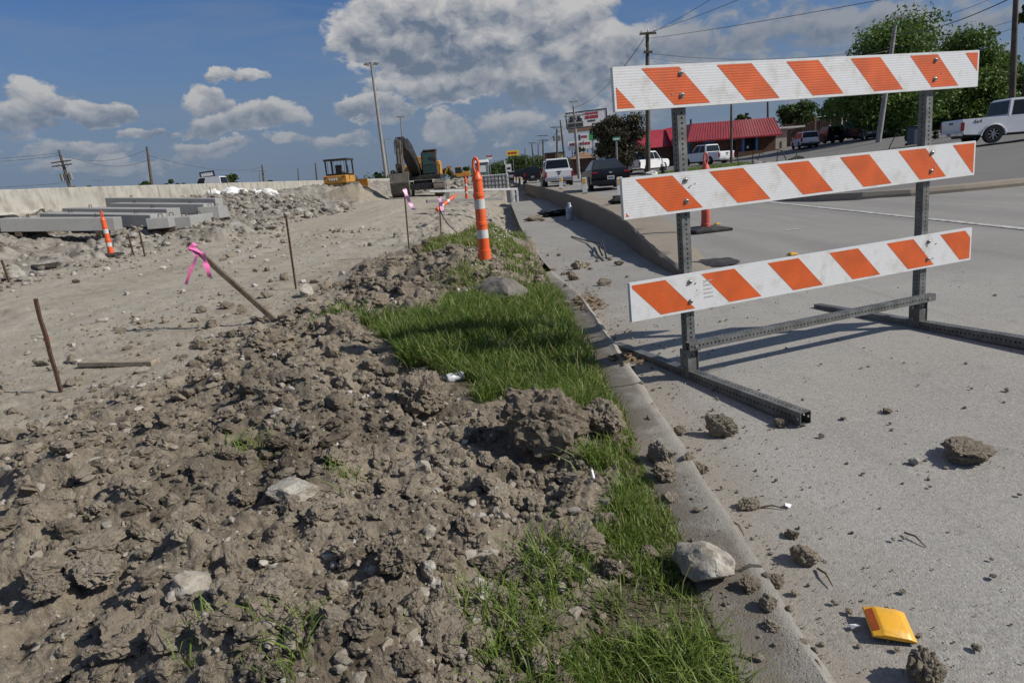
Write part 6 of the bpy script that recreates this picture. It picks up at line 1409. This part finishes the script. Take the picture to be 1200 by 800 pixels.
# ------------------------------------------------------------------ signs
M_SIGNW = mat('white sign face', (.70, .71, .72), .5, .06, 3); M_SIGNY = mat('yellow sign face', (.74, .50, .02), .5); M_SIGNG = mat('green sign face', (.03, .32, .06), .5); M_STRG = mat('street sign green', (.02, .16, .09), .45); M_SIGNN = mat('navy sign face', (.03, .035, .08), .5); M_SIGNR = mat('red print', (.34, .03, .035), .6); M_POLE = mat('wooden pole', (.085, .068, .052), .9, .3, 2, bump=.3, bscale=20, dirt=(.14, .115, .09), dirt_amt=.5); M_PGREY = mat('grey pole', (.26, .25, .235), .8, .2, 3); M_STEEL = mat('dull steel', (.22, .225, .23), .5, .2, 5, metal=.3)
def board(name, label, px0, py0, px1, py1, Y, face, posts=1, border=None, prints=(), cat='sign', thick=.25, roll=0):
    """a sign whose face spans the two photo corners at depth Y, on posts down to the ground"""
    a, c = at(px0, py0, Y), at(px1, py1, Y); w = c[0]-a[0]; h = a[2]-c[2]; mx, mz = (a[0]+c[0])/2, (a[2]+c[2])/2; zg = -1.
    r = thing(name, label, cat, (mx, Y, mz)); b = MB(); b.box((0, 0, 0), (w, thick, h)); f = b.build('panel', face, r, bevel=.02)
    if border: 
        b = MB()
        for s in (-1, 1): b.box((s*(w/2+.06), -.02, 0), (.14, thick+.08, h+.26)); b.box((0, -.02, s*(h/2+.06)), (w, thick+.07, .14))
        b.build('frame', border, r)
    for i in range(posts):
        x = 0 if posts == 1 else -w*.32+w*.64*i/(posts-1); b = MB(); b.tube([(x, thick*.8, h/2 if posts > 1 else -h/2), (x, thick*.8, zg-mz)], max(.07, w*.02), 8); b.build('sign_post', M_STEEL, r)
    for m_, rects in prints:
        for (u0, v0, u1, v1) in rects:
            b = MB(); b.box((w*((u0+u1)/2-.5), -thick/2-.012, h*(.5-(v0+v1)/2)), (w*(u1-u0), .02, h*(v1-v0))); b.build('print', m_, f)
    return r, w, h
def words(y0, y1, x0, x1, n, sd=0):      # a row of word-like blocks (lettering too small to read in the photograph)
    rg = random.Random(sd); out = []; t = x0
    for i in range(n):
        q = (x1-x0)/n*rg.uniform(.75, .95); out.append((t, y0+rg.uniform(-.01, .01), t+q, y1)); t += (x1-x0)/n
    return out
r, w, h = board('billboard', 'big white billboard with two dark figures and red lettering above the street', 663.5, 132.5, 711, 146.5, 112, M_SIGNW, 2, M_TRIM, [(M_SIGNR, words(.10, .24, .42, .80, 7, 1)+words(.30, .52, .46, .80, 6, 2)), (M_INK, words(.60, .72, .52, .72, 5, 3)+[(.27, .42, .40, .86), (.94, .62, .99, .82)])])
for i, (u, s) in enumerate(((.13, 1.), (.31, .8))):
    b = MB(); x = w*(u-.5); b.lathe([(.02, .0), (.34*s, .12), (.36*s, .3), (.2*s, .62), (.02, .66)], 10, (x, -.16, -.2+h*.12)); b.prism([(x-.8*s, -h*.45), (x+.8*s, -h*.45), (x+.55*s, -h*.02), (x+.15*s, h*.08), (x-.15*s, h*.08), (x-.55*s, -h*.02)], -.17, -.13, axis='Y'); o = b.build('figure_print', M_INK, r)
b = MB(); b.box((0, -.5, -h/2-.45), (w*.96, 1.2, .5)); b.build('catwalk', M_TANR, r); r.rotation_euler = (0, R(-2.5), 0)
board('pole_sign', 'small dark framed sign just below the right end of the billboard', 693.5, 144.5, 705, 152, 106, M_SIGNN, 1, None, [(M_SIGNW, words(.15, .42, .1, .9, 3, 5)), (M_SIGNG, words(.6, .85, .1, .85, 3, 6))])
board('pole_sign', 'small sign with a blue and red print left of the green sign', 677.5, 157.5, 689, 164.5, 104, M_SIGNW, 1, None, [(M_SIGNN, [(.0, .1, .22, .9)]), (M_SIGNR, words(.25, .6, .3, .95, 3, 7))])
board('pole_sign', 'bright green square sign with a white edge', 690.5, 156, 697.5, 164.3, 103, M_SIGNG, 1, None, [(M_SIGNW, [(.8, .5, 1.02, .95)])])
board('shop_sign', 'long white banner sign with faint red lettering above the hut', 665, 166.5, 694, 174, 107, M_SIGNW, 2, None, [(M_SIGNR, words(.2, .5, .08, .38, 3, 8)+words(.2, .5, .5, .92, 4, 9))])
board('shop_sign', 'white sign with a dark pattern partly behind the bushy tree', 696, 165.5, 711, 175, 101, M_SIGNW, 1, None, [(M_INK, words(.2, .7, .1, .9, 5, 10)+words(.75, .9, .2, .9, 6, 11))])
board('pole_sign', 'yellow sign far down the street above the tree line', 593.5, 177, 608, 182, 230, M_SIGNY, 1, None, [(M_SIGNR, words(.3, .7, .1, .9, 3, 12))])
r, w, h = board('street_sign', 'small green street name sign on a thin post in front of the bushy tree', 717.5, 161, 727, 165.2, 50, M_STRG, 1, None, [(M_SIGNW, words(.3, .7, .12, .9, 5, 13))], thick=.03)
def round_sign():
    Y = 170; c = at(573.5, 184.5, Y); r = thing('round_sign', 'round distant sign with a red top band right above the booth', 'sign', c); b = MB(); b.lathe([(.8, -.1), (.8, .1)], 18, axis='Y'); pn = b.build('panel', M_SIGNW, r); pn.scale = (1.05, 1, .75)
    b = MB(); b.box((0, -.12, .3), (1.5, .04, .35)); b.build('print', M_SIGNR, r); b = MB(); b.tube([(0, .1, -.5), (0, .1, -c[2])], .09, 8); b.build('sign_post', M_STEEL, r)
round_sign()
r, w, h = board('billboard', 'small dark billboard with pale lettering standing behind the white van', 233.5, 201.5, 253, 210.5, 120, M_SIGNN, 1, None, [(M_SIGNW, words(.18, .55, .12, .9, 6, 14)), (M_SIGNR, words(.66, .85, .1, .9, 4, 15))]); r.rotation_euler = (0, R(-4), 0)
for i, (px, py, px2, py2, lab) in enumerate([(477, 195, 486, 202, 'pale shop sign on a pole beyond the barrier, right of the bulldozer'), (466, 194, 473, 201, 'white square sign beyond the barrier beside the bulldozer cab')]): board('pole_sign', lab, px, py, px2, py2, 150, M_SIGNW if i else mat('pale yellow sign', (.62, .60, .36), .6), 1)

# ------------------------------------------------------------------ poles and wires
M_WIRE = mat('wire', (.02, .02, .021), .6); M_INSU = mat('insulator', (.42, .42, .43), .3)
TOPS = {}
def pole(key, label, bx, by, tx, ty, Y, r0=.16, m=M_POLE, arms=(), trans=(), group=None, cat='utility pole', ground=None, lamp=None):
    a = at(bx, by, Y); c = at(tx, ty, Y); zg = a[2] if ground is None else ground; d = Vector(c-a)
    if ground is not None: a = a+(c-a)*(zg-a[2])/(c[2]-a[2]); d = Vector(c-a)
    L = d.length; root = thing('utility_pole' if cat == 'utility pole' else 'light_pole', label, cat, a, 0, group); root.rotation_euler = d.to_track_quat('Z', 'Y').to_euler(); root.rotation_euler = Vector((d.x, d.y, d.z)).to_track_quat('Z', 'Y').to_euler()
    rz = root.rotation_euler.to_matrix().inverted() @ Vector((1, 0, 0)); ang = math.atan2(rz.y, rz.x); ux = Vector((math.cos(ang), math.sin(ang), 0)); uy = Vector((-ux.y, ux.x, 0))
    b = MB(); b.tube([(0, 0, -1), (0, 0, L*.5), (0, 0, L)], [r0*1.15, r0, r0*.72], 12); b.build('shaft', m, root, smooth=50)
    for z, w, ins in arms:
        b = MB(); b.bar(-ux*w/2+Vector((0, 0, z))+uy*r0*-1.2, ux*w/2+Vector((0, 0, z))+uy*r0*-1.2, .11, .13); ar = b.build('crossarm', m, root)
        for k in range(ins):
            t = -w/2+.12+(w-.24)*k/max(1, ins-1); q = ux*t+Vector((0, 0, z+.06))-uy*r0*1.2; b = MB(); b.lathe([(.02, 0), (.055, .06), (.03, .1), (.05, .16), (.02, .22)], 8, q); b.build('insulator', M_INSU, ar)
        if w > 1.5:
            b = MB(); b.bar(-ux*w*.32+Vector((0, 0, z))-uy*r0, Vector((0, 0, z-.65))-uy*r0*.9, .03); b.bar(ux*w*.32+Vector((0, 0, z))-uy*r0, Vector((0, 0, z-.65))-uy*r0*.9, .03); b.build('brace', M_STEEL, ar)
    for z, s in trans:
        b = MB(); b.lathe([(.05, -.42), (.21, -.40), (.22, .38), (.12, .46), (.02, .48)], 12, ux*s*.42+Vector((0, 0, z))); b.build('transformer', M_STEEL, root, smooth=40)
    if lamp == 'ring':
        b = MB(); pts = [(1.1*math.cos(2*math.pi*k/16), 1.1*math.sin(2*math.pi*k/16), L) for k in range(17)]; b.tube(pts, .07, 6)
        for k in range(4): b.bar((0, 0, L), pts[k*4], .06)
        rg = b.build('lamp_ring', M_STEEL, root)
        for k in range(8): b = MB(); q = pts[k*2]; b.box((q[0]*1.2, q[1]*1.2, L-.05), (.55, .55, .22)); b.build('lamp_head', M_STEEL, rg)
    if lamp == 'arm':
        b = MB(); b.tube([ux*-1.4+Vector((0, 0, L+.1)), Vector((0, 0, L+.15)), ux*1.4+Vector((0, 0, L+.1))], .05, 6)
        rg = b.build('lamp_arm', M_STEEL, root)
        for s in (-1, 1): b = MB(); q = ux*s*1.5; b.box((q.x, q.y, L+.08), (.7, .3, .14)); b.build('lamp_head', M_STEEL, rg)
    TOPS[key] = (Vector(a), d/L, L, ux); return root
G_P = 'utility poles along the street'
pole('p759', 'brown wooden utility pole with a crossarm, rising behind the left end of the barricade', 759.5, 196, 758.5, 38, 47, .155, arms=((9.35, 1.1, 3), (8.2, .6, 1)), group=G_P, ground=.2)
pole('p857', 'slender dark pole in front of the red roof', 857, 190, 857, 112, 62, .11, group=G_P)
pole('p900', 'short dark pole behind the red roofed building', 900, 150, 899.5, 108, 95, .14, group=G_P)
pole('p1040', 'grey wooden pole leaning right among the trees', 1029, 168, 1049, 30, 56, .20, M_PGREY, arms=((9.6, 1.2, 3),), group=G_P)
pole('p1190', 'tall dark pole at the right edge of the photo, behind the white truck', 1184, 165, 1192, -40, 42, .17, arms=((11., 1.8, 4),), group=G_P)
pole('p677', 'pale utility pole with crossarms and wires in front of the billboard', 678, 200, 672, 124, 72, .16, M_PGREY, arms=((7.0, .9, 2), (5.6, 2.2, 4), (4.9, 1.8, 3)), group=G_P)
pole('p661', 'thin dark leaning pole left of the billboard', 661.5, 186, 656.5, 141, 95, .13, group=G_P)
pole('p653', 'dark pole carrying transformers left of the billboard', 653, 184, 652.5, 151, 110, .15, arms=((4.6, 2.0, 3),), trans=((2.9, 1), (2.9, -1), (2.9, 2.2)), group=G_P)
pole('p637', 'distant utility pole with crossarms above the white pickup', 637, 188, 636, 163, 140, .17, arms=((4.9, 2.2, 4), (4.0, 2.2, 3)), group=G_P)
pole('p624', 'distant utility pole, second left of the white pickup', 625, 186, 623, 168, 180, .18, arms=((4.1, 2.0, 3),), group=G_P)
pole('p630', 'distant pole with a short arm between two utility poles', 631, 186, 630.5, 169, 200, .16, arms=((4.4, 2.4, 2),), group=G_P)
pole('p615', 'farthest utility pole of the row, above the tree line', 616, 190, 615, 174, 240, .18, group=G_P)
G_L = 'poles beyond the barrier'
pole('q76', 'leaning utility pole with double crossarms beyond the barrier at the left', 83, 224, 69, 176, 78, .17, arms=((3.3, 2.3, 4), (2.9, 2.3, 3)), trans=((1.6, 1.2), (1.6, -1.2)), group=G_L)
pole('q173', 'bare wooden pole beyond the barrier, left of the orange drum', 178.5, 220, 172, 172, 82, .16, group=G_L)
pole('q308', 'small distant pole beyond the barrier left of the bulldozer', 309.5, 216, 307, 193, 150, .2, group=G_L)
pole('q304', 'tiny distant lamp post beside the small pole', 305, 216, 304, 201, 150, .12, M_STEEL, lamp='arm', cat='lamp post', group=G_L)
pole('q371', 'small dark distant pole just left of the bulldozer cab', 371.5, 212, 369.5, 191, 140, .17, group=G_L)
pole('q349', 'very small distant pole, second left of the bulldozer', 350, 213, 349, 197, 190, .15, group=G_L)
pole('hm', 'tall slim pale high mast lighting pole leaning left over the bulldozer', 453, 210, 435, 75, 150, .34, M_PGREY, lamp='ring', cat='lighting mast')
pole('hm2', 'thinner far lighting mast left of the excavator', 476.5, 208, 469, 137, 260, .30, M_STEEL, lamp='ring', cat='lighting mast')
pole('hm3', 'double armed lamp post between the bulldozer and the excavator', 457, 208, 450.5, 164, 190, .2, M_STEEL, lamp='arm', cat='lamp post')
pole('l117', 'tiny distant double armed lamp post above the barrier', 117, 221, 116, 212, 170, .13, M_STEEL, lamp='arm', cat='lamp post')
def wire(label, p0, p1, sag, r=.014, n=20):
    p0 = Vector(p0); p1 = Vector(p1); pts = [p0.lerp(p1, i/n)-Vector((0, 0, 4*sag*(i/n)*(1-i/n))) for i in range(n+1)]; b = MB(); b.tube(pts, r, 5); tag(b.build('power_line', M_WIRE, None, smooth=60), label, 'power line', 'overhead power lines')
T_ = lambda k, z=0, s=0: TOPS[k][0]+TOPS[k][1]*(TOPS[k][2]+z)+TOPS[k][3]*s
wire('thick black service cable crossing the sky down to the big trees', T_('p1040', -.6), at(1225, -22, 26), .5, .024)
for i, (dz, s, px, py, Y) in enumerate([(-.1, -.5, 826, 0, 33), (-.1, .5, 856, 0, 33), (-.4, 0, 1008, 0, 26)]): 
    e = at(px, py, Y); st = T_('p759', dz, s); wire(['left upper wire running from the brown pole out of the top of the photo', 'middle upper wire running from the brown pole out of the top of the photo', 'lowest long wire rising right from the brown pole across the sky'][i], st, Vector(st)+(Vector(e)-Vector(st))*1.5, .15, .012)
wire('level wire from the brown pole towards the far right, upper', T_('p759', -1.3), T_('p1190', -3.0), 1.1, .011)
wire('level wire from the brown pole towards the leaning pole', T_('p759', -1.6), T_('p1040', -1.8), .8, .011)
wire('wire between the right edge pole and the leaning pole, upper', T_('p1190', -1.2), T_('p1040', -.2), .3, .014)
wire('wire between the right edge pole and the leaning pole, lower', T_('p1190', -3.4), T_('p1040', -1.6), .5, .014)
for s in (-.9, 0, .9): wire('thin wire strung between the poles by the billboard', T_('p677', -.8, s), T_('p653', -.4, s), .6, .016)
for s in (-.9, .9): wire('thin wire strung from the transformers pole to the next pole', T_('p653', -.4, s), T_('p637', -.3, s), .6, .018)
for i, s in enumerate((-.4, .4)): wire(['left wire from the pale pole to the brown pole above the street', 'right wire from the pale pole to the brown pole above the street'][i], T_('p677', -.2, s), T_('p759', -.1, s), .9, .012)
for i, (k0, k1, s) in enumerate([('q76', 'q173', -.9), ('q76', 'q173', .9)]): wire('wire sagging between the two poles beyond the barrier', T_(k0, -.5, s), T_(k1, -.3-1.2*i, 0), 1.0, .018)
for i, py in enumerate((184.5, 188.5, 216)): wire('faint wire leaving the photo at its left edge', T_('q76', (-.3, -.6, -3.6)[i]), at(-120, py+4, 70), .3, .016)
wire('wire running from the bare pole down to the right beyond the barrier', T_('q173', -1.), T_('q308', -.5), 1.2, .02)

# ------------------------------------------------------------------ trees
def leaf_mat(name, a, c):
    m = bpy.data.materials.new(name); m.use_nodes = True; nt = m.node_tree; T = NT(nt); b = nt.nodes['Principled BSDF']; t = T.n('ShaderNodeAttribute', attribute_name='tint').outputs['Fac']
    col = T.mix(t, a, c); T.set(b.inputs['Base Color'], col); b.inputs['Roughness'].default_value = .55; b.inputs['Specular IOR Level'].default_value = .3
    tr = T.n('ShaderNodeBsdfTranslucent'); T.set(tr.inputs[0], col); mx = T.n('ShaderNodeMixShader'); mx.inputs[0].default_value = .3
    nt.links.new(b.outputs[0], mx.inputs[1]); nt.links.new(tr.outputs[0], mx.inputs[2]); nt.links.new(mx.outputs[0], nt.nodes['Material Output'].inputs[0]); return m
L_BRIGHT = leaf_mat('bright leaves', (.045, .095, .018), (.15, .225, .05)); L_DARK = leaf_mat('dark leaves', (.030, .060, .017), (.085, .13, .034)); L_BRONZE = leaf_mat('bronze leaves', (.030, .030, .018), (.085, .075, .045)); M_BARK = mat('bark', (.07, .055, .042), .9, .3, 4, bump=.4, bscale=20)
def leaves(cl, n, size, rg):
    n = int(n*1.7); size *= .68
    c = np.array([q[0] for q in cl]); r = np.array([q[1] for q in cl]); wgt = r**2.2; k = rg.choice(len(cl), n, p=wgt/wgt.sum())
    d = rg.normal(size=(n, 3)); d /= np.linalg.norm(d, axis=1)[:, None]; rad = r[k]*(.25+.95*rg.random(n)**.8); rad *= 1+.22*np.sin(d[:, 0]*7+k)*np.cos(d[:, 2]*6+k*2)
    P = c[k]+d*rad[:, None]*np.array([1.12, 1.12, .86]); s = size*(.55+.9*rg.random(n)); a = rg.normal(size=(n, 3)); a /= np.linalg.norm(a, axis=1)[:, None]; b = np.cross(a, rg.normal(size=(n, 3))); b /= np.linalg.norm(b, axis=1)[:, None]
    V = np.stack([P-a*s[:, None], P-b*s[:, None]*.5, P+a*s[:, None], P+b*s[:, None]*.5+np.array([0, 0, -.15])*s[:, None]], 1).reshape(-1, 3)
    F = np.arange(n*4).reshape(n, 4); tint = np.repeat(np.clip(.25+.5*rg.random(n)+.3*rg.random(len(cl))[k]-.1, 0, 1), 4); return V, F, tint
def tree(label, px0, px1, pt, pb, Y, n, m, seed, cat='tree', name='tree', size=.3, group=None, k=14, trunk=True, zg=None, gap=1.):
    rg = np.random.default_rng(seed); a = at((px0+px1)/2, pb, Y); t = at((px0+px1)/2, pt, Y); w = (at(px1, (pt+pb)/2, Y)[0]-at(px0, (pt+pb)/2, Y)[0])/2; hh = t[2]-a[2]
    cx, cz = a[0], a[2]; z0 = (float(road_z(cx))+.1 if cx > 3 else 1.1 if cx < -17 else -.05) if zg is None else zg; root = thing(name, label, cat, (cx, Y, z0), 0, group); cl = []
    for i in range(k):
        an = rg.uniform(0, 6.28); rr = math.sqrt(rg.random())*.86; hz = rg.uniform(.10, .92); env = math.sin(math.pi*min(1, .16+hz*.80))**.45
        cl.append((np.array([w*rr*env*math.cos(an), w*.8*rr*env*math.sin(an), cz-z0+hh*hz]), rg.uniform(.20, .40)*min(w, hh*.6)*gap))
    V, F, ti = leaves(cl, n, size, rg); me = mesh_np('crown', V, F, m); attr(me, 'tint', ti); link('crown', me, root)
    if trunk:
        b = MB(); th = cz-z0+hh*.35; r0 = max(.10, .035*(th+hh)); jx = rg.uniform(-.3, .3); b.tube([(0, 0, -.3), (jx*.4, 0, th*.5), (jx, .1, th)], [r0*1.3, r0, r0*.6], 9); b.build('trunk', M_BARK, root, smooth=60)
        for c, r in cl[:9]: b = MB(); m_ = (np.array([jx, .1, th])+c)/2+np.array([0, 0, -.25*r]); b.tube([(jx*.7, .05, th*.8), m_, c], [r0*.5, r0*.3, r0*.1], 6); b.build('limb', M_BARK, root, smooth=60)
    return root
tree('big bright green tree spreading behind the right half of the barricade', 968, 1114, 22, 160, 66, 26000, L_BRIGHT, 11, size=.24, k=44, gap=1.05)
tree('wide leafy tree just right of the biggest one, above the white truck bed', 1080, 1170, 34, 158, 70, 17000, L_BRIGHT, 12, size=.25, k=34, gap=1.05)
tree('low spreading tree filling the gap below the biggest tree', 1012, 1090, 92, 166, 78, 9000, L_DARK, 21, size=.26, k=22)
tree('broad dark tree behind the white truck bed', 1088, 1180, 88, 164, 80, 10000, L_DARK, 22, size=.27, k=24)
tree('dark tree at the right edge behind the truck cab', 1130, 1220, 66, 160, 74, 13000, L_DARK, 13, size=.25, k=28, gap=1.05)
tree('small leafy tree top in the upper right corner', 1192, 1230, -15, 60, 60, 2500, L_DARK, 14, size=.26, k=8)
tree('left tree of the pair right of the red roof', 914, 955, 119, 158, 92, 5200, L_DARK, 15, size=.26, k=34)
tree('right tree of the pair, thinner, right of the red roof', 953, 991, 115, 156, 94, 3600, L_DARK, 16, size=.23, k=32, gap=.8)
tree('palm like tree top peeping above the red roof', 860, 880, 131, 146, 110, 420, L_DARK, 17, size=.3, k=9, gap=.8)
tree('dark bronze bushy tree in front of the signs beside the street', 694, 760, 134, 198, 57, 12000, L_BRONZE, 18, size=.15, k=40, gap=.85)
tree('green bush below the white banner sign', 672, 692, 173, 182, 98, 900, L_DARK, 19, 'bush', 'bush', .25, k=6, trunk=False)
tree('round dark tree beyond the barrier beside the white van', 256, 290, 201, 220, 125, 2600, L_DARK, 20, size=.34, k=9)
for i, (a, c, t, bq, lab) in enumerate([(84, 118, 216, 224, 'low wide tree beyond the barrier right of the leaning pole'), (158, 180, 211, 222, 'small tree beyond the barrier at the bare pole'), (194, 222, 211, 221, 'small tree beyond the barrier left of the white van'), (310, 330, 212, 217, 'tiny far tree left of the bulldozer'), (455, 485, 200, 209, 'far shrubs beyond the barrier left of the excavator'), (430, 458, 203, 210, 'far shrubs behind the high lighting mast'), (515, 535, 195, 206, 'far tree right of the excavator'), (534, 560, 196, 206, 'far tree above the yellow backhoe')]): tree(lab, a, c, t, bq, 150, 900, L_DARK, 30+i, 'tree', 'tree', .42, k=6, trunk=False, group='far trees on the skyline')
def treeline():
    rg = np.random.default_rng(77); cl = []
    for px in np.arange(556, 700, 2.2):
        top = np.interp(px, [556, 575, 590, 605, 640, 660, 700], [199, 195, 190, 184, 184, 186, 190])+rg.uniform(-2, 2); Y = rg.uniform(240, 320)
        for py in np.arange(top+2, 206, 4): cl.append((at(px, py, Y), rg.uniform(1.1, 1.9)))
    V, F, ti = leaves(cl, 14000, .55, rg); me = mesh_np('far_wood', V, F, L_DARK); attr(me, 'tint', ti*.8); tag(link('far_wood', me), kind='stuff')
    cl = []
    for az in np.arange(-85, 96, .55):     # low skyline growth all round the horizon
        if -2.5 < az < 7: continue
        D = rg.uniform(330, 430); x, y = D*math.sin(R(az)), D*math.cos(R(az)); cl.append((np.array([x, y, rg.uniform(1.5, 4.5)]), rg.uniform(1.8, 3.6)))
    V, F, ti = leaves(cl, 16000, .9, rg); me = mesh_np('far_wood', V, F, L_DARK); attr(me, 'tint', ti*.8); tag(link('far_wood', me), kind='stuff')
treeline()

# ------------------------------------------------------------------ along the street
M_POSTW = mat('white marker post', (.72, .72, .70), .5, .06, 20, dirt=(.45, .42, .38), dirt_amt=.4); M_REFY = mat('amber reflector', (.72, .36, .02), .35)
BX = [(603.5, 204, 213.5, 88), (606.5, 204.5, 214, 80), (611.5, 205.5, 214.5, 68), (635.3, 207, 217.5, 52), (657.3, 206, 220, 40), (685.5, 207, 225.8, 29.8), (727.5, 212, 236, 23.0)]
bol = None
for i, (px, pt, pb, Y) in enumerate(BX):
    q = at(px, pb, Y); z = float(road_z(q[0]))+.012
    if bol is None:
        bol = thing('marker_post', 'x', 'marker post', (0, 0, 0), 0, 'white marker posts along the wall'); b = MB(); b.prism([(-.105, 0), (-.10, .68), (-.085, .72), (.085, .72), (.10, .68), (.105, 0)], -.022, .022, axis='Y'); b.build('blade', M_POSTW, bol, bevel=.008)
        b = MB(); b.box((0, -.026, .56), (.13, .006, .20)); b.build('reflector', M_REFY, bol); b = MB(); b.box((0, 0, .02), (.26, .22, .05), None, 0, .8, .8); b.build('foot', M_RUBB, bol); o = bol
    else: o = copy_tree(bol)
    o.location = (q[0], Y, z); o.rotation_euler = (.02*(i % 3-1), .05*math.sin(i*2.), .1*math.sin(i)); o['label'] = ['farthest white marker post with an amber reflector on the wall', 'second farthest white marker post on the wall', 'third farthest white marker post, beside the dark cars', 'white marker post in front of the dark sport utility car', 'white marker post in front of the white pickup tailgate', 'tall white marker post at the left rear of the dark sedan', 'nearest white marker post, half hidden behind the middle board'][i]
def verge():
    P = [(7.6, 34), (9.6, 33.2), (14.5, 39.5), (18, 47), (20.5, 56), (17, 57), (13, 53), (10, 47), (8.2, 40)]
    xs, ys = np.meshgrid(np.arange(7, 21, .35), np.arange(33, 58, .35)); k = inpoly(xs, ys, P); b = MB(); 
    for x, y in zip(xs[k], ys[k]): z = [float(road_z(x+d))+.165+.03*float(fbm(np.array((x+d)*.8), np.array(y*.8), 2, 4)) for d in (-.18, .18)]; b.add([(x-.18, y-.18, z[0]), (x+.18, y-.18, z[1]), (x+.18, y+.18, z[1]), (x-.18, y+.18, z[0])], [(0, 1, 2, 3)])
    tag(b.build('grass_verge', mat('verge soil', (.075, .085, .035), .95)), kind='structure')
    n = 26000; x = RNG.uniform(7, 21, n); y = RNG.uniform(33, 58, n); k = inpoly(x+.3*fbm(x, y, 2, 2), y, P); x, y = x[k], y[k]; z = road_z(x)+.16
    blades('verge_grass', x, y, z, .07+.09*RNG.random(len(x)), np.full(len(x), .028), np.clip(.2+.6*RNG.random(len(x)), 0, 1))
    # hydrant, broken concrete with bars, bin
    q = on_lot(776.5, 39, .15); r = thing('fire_hydrant', 'dark fire hydrant with a white top on the grass verge', 'hydrant', q); b = MB(); b.lathe([(.16, 0), (.16, .06), (.11, .08), (.11, .55), (.15, .57), (.15, .62)], 14); b.build('barrel', M_TRIM, r, smooth=40)
    b = MB(); b.lathe([(.14, .62), (.13, .72), (.08, .80), (.03, .82)], 14); b.build('bonnet', M_MORT, r, smooth=40)
    for s in (-1, 1): b = MB(); b.lathe([(.06, s*.08), (.06, s*.2)], 10, (0, 0, .45), axis='X'); b.build('nozzle', M_TRIM, r)
    q = on_lot(762.5, 41, .16); me = rock_data('bag', 81, 3, 'clod', M_MORT, .5); rest('litter_bag', me, q, .75, 'small white litter bag on the verge below the wooden pole', 'bag', rz=.3)
    for i, (px, py, w) in enumerate([(872, 190, .8), (888, 188.5, 1.2), (899, 188, .9), (934, 182, 1.0), (880, 191, .6)]):
        q = on_lot(px, 37-i*.3, .14); rest('concrete_chunk', rock_data('chunk', 90+i, 3, 'stone', M_RUB if i != 3 else M_RUBB, .5), q, w, ['left chunk of broken concrete with bent bars on the verge', 'largest grey chunk of broken concrete on the verge', 'right chunk of broken concrete on the verge', 'dark rounded lump at the right of the broken concrete', 'low grey chunk between two larger ones on the verge'][i], 'rubble chunk', rz=i*1.1)
    for i, (px, dx, h_) in enumerate([(867, -.2, 1.0), (881, .1, 1.1), (885, .3, .9), (910, .1, .95), (924, -.4, .9), (930, .25, .8), (1039, .5, 1.1)]):
        q = Vector(on_lot(px, 37, .1)); b = MB(); b.tube([q, q+Vector((dx*.4, 0, h_*.5)), q+Vector((dx, .05, h_)), q+Vector((dx+.22, .05, h_*.9))], .025, 6); tag(b.build('bent_bar', M_RUBB, None, smooth=60), 'bent dark reinforcing bar sticking up from the broken concrete' if i < 6 else 'bent dark bar standing alone left of the right barricade post', 'steel bar', 'bent bars on the verge' if i < 6 else None)
    q = on_lot(1074, 44, .14); r = thing('wheeled_bin', 'dark blue grey bin behind the right barricade post', 'bin', q); b = MB(); b.box((0, 0, .6), (.95, .7, 1.1), None, 0, 1.08, 1.08); b.build('tub', mat('bin blue grey', (.06, .08, .12), .6), r, bevel=.03); b = MB(); b.box((0, 0, 1.2), (1.1, .85, .09)); b.build('lid', M_TRIM, r, bevel=.02)
    for i, (px, h_) in enumerate([(1064, 1.1), (1098, 1.2)]): q = on_lot(px, 46, .14); me = rock_data('bush', 85+i, 3, 'clod', M_TRIM, 1.); tree(['small dark shrub left of the bin', 'small dark shrub right of the barricade post'][i], px-5, px+5, 154, 172, 46, 500, L_DARK, 60+i, 'shrub', 'shrub', .12, k=5, trunk=False)
    q = gz(838, 306, .06); me = rock_data('patch', 95, 3, 'clod', M_RUBB, .06); rest('tar_patch', me, (q[0], q[1], GZ(q[0], q[1])-.01), .55, 'crumbled dark asphalt patch on the road beside the sandy wall top', 'asphalt patch', rz=.2)
    q = gz(713, 238, .07); rest('dirt_clod', rock_data('heap', 96, 3, 'clod', M_RUBB, .3), (q[0]+.4, q[1]-1, GZ(q[0]+.4, q[1]-1)), 1.0, 'dark crumbled heap at the foot of the nearest marker post', 'dirt heap')
verge()
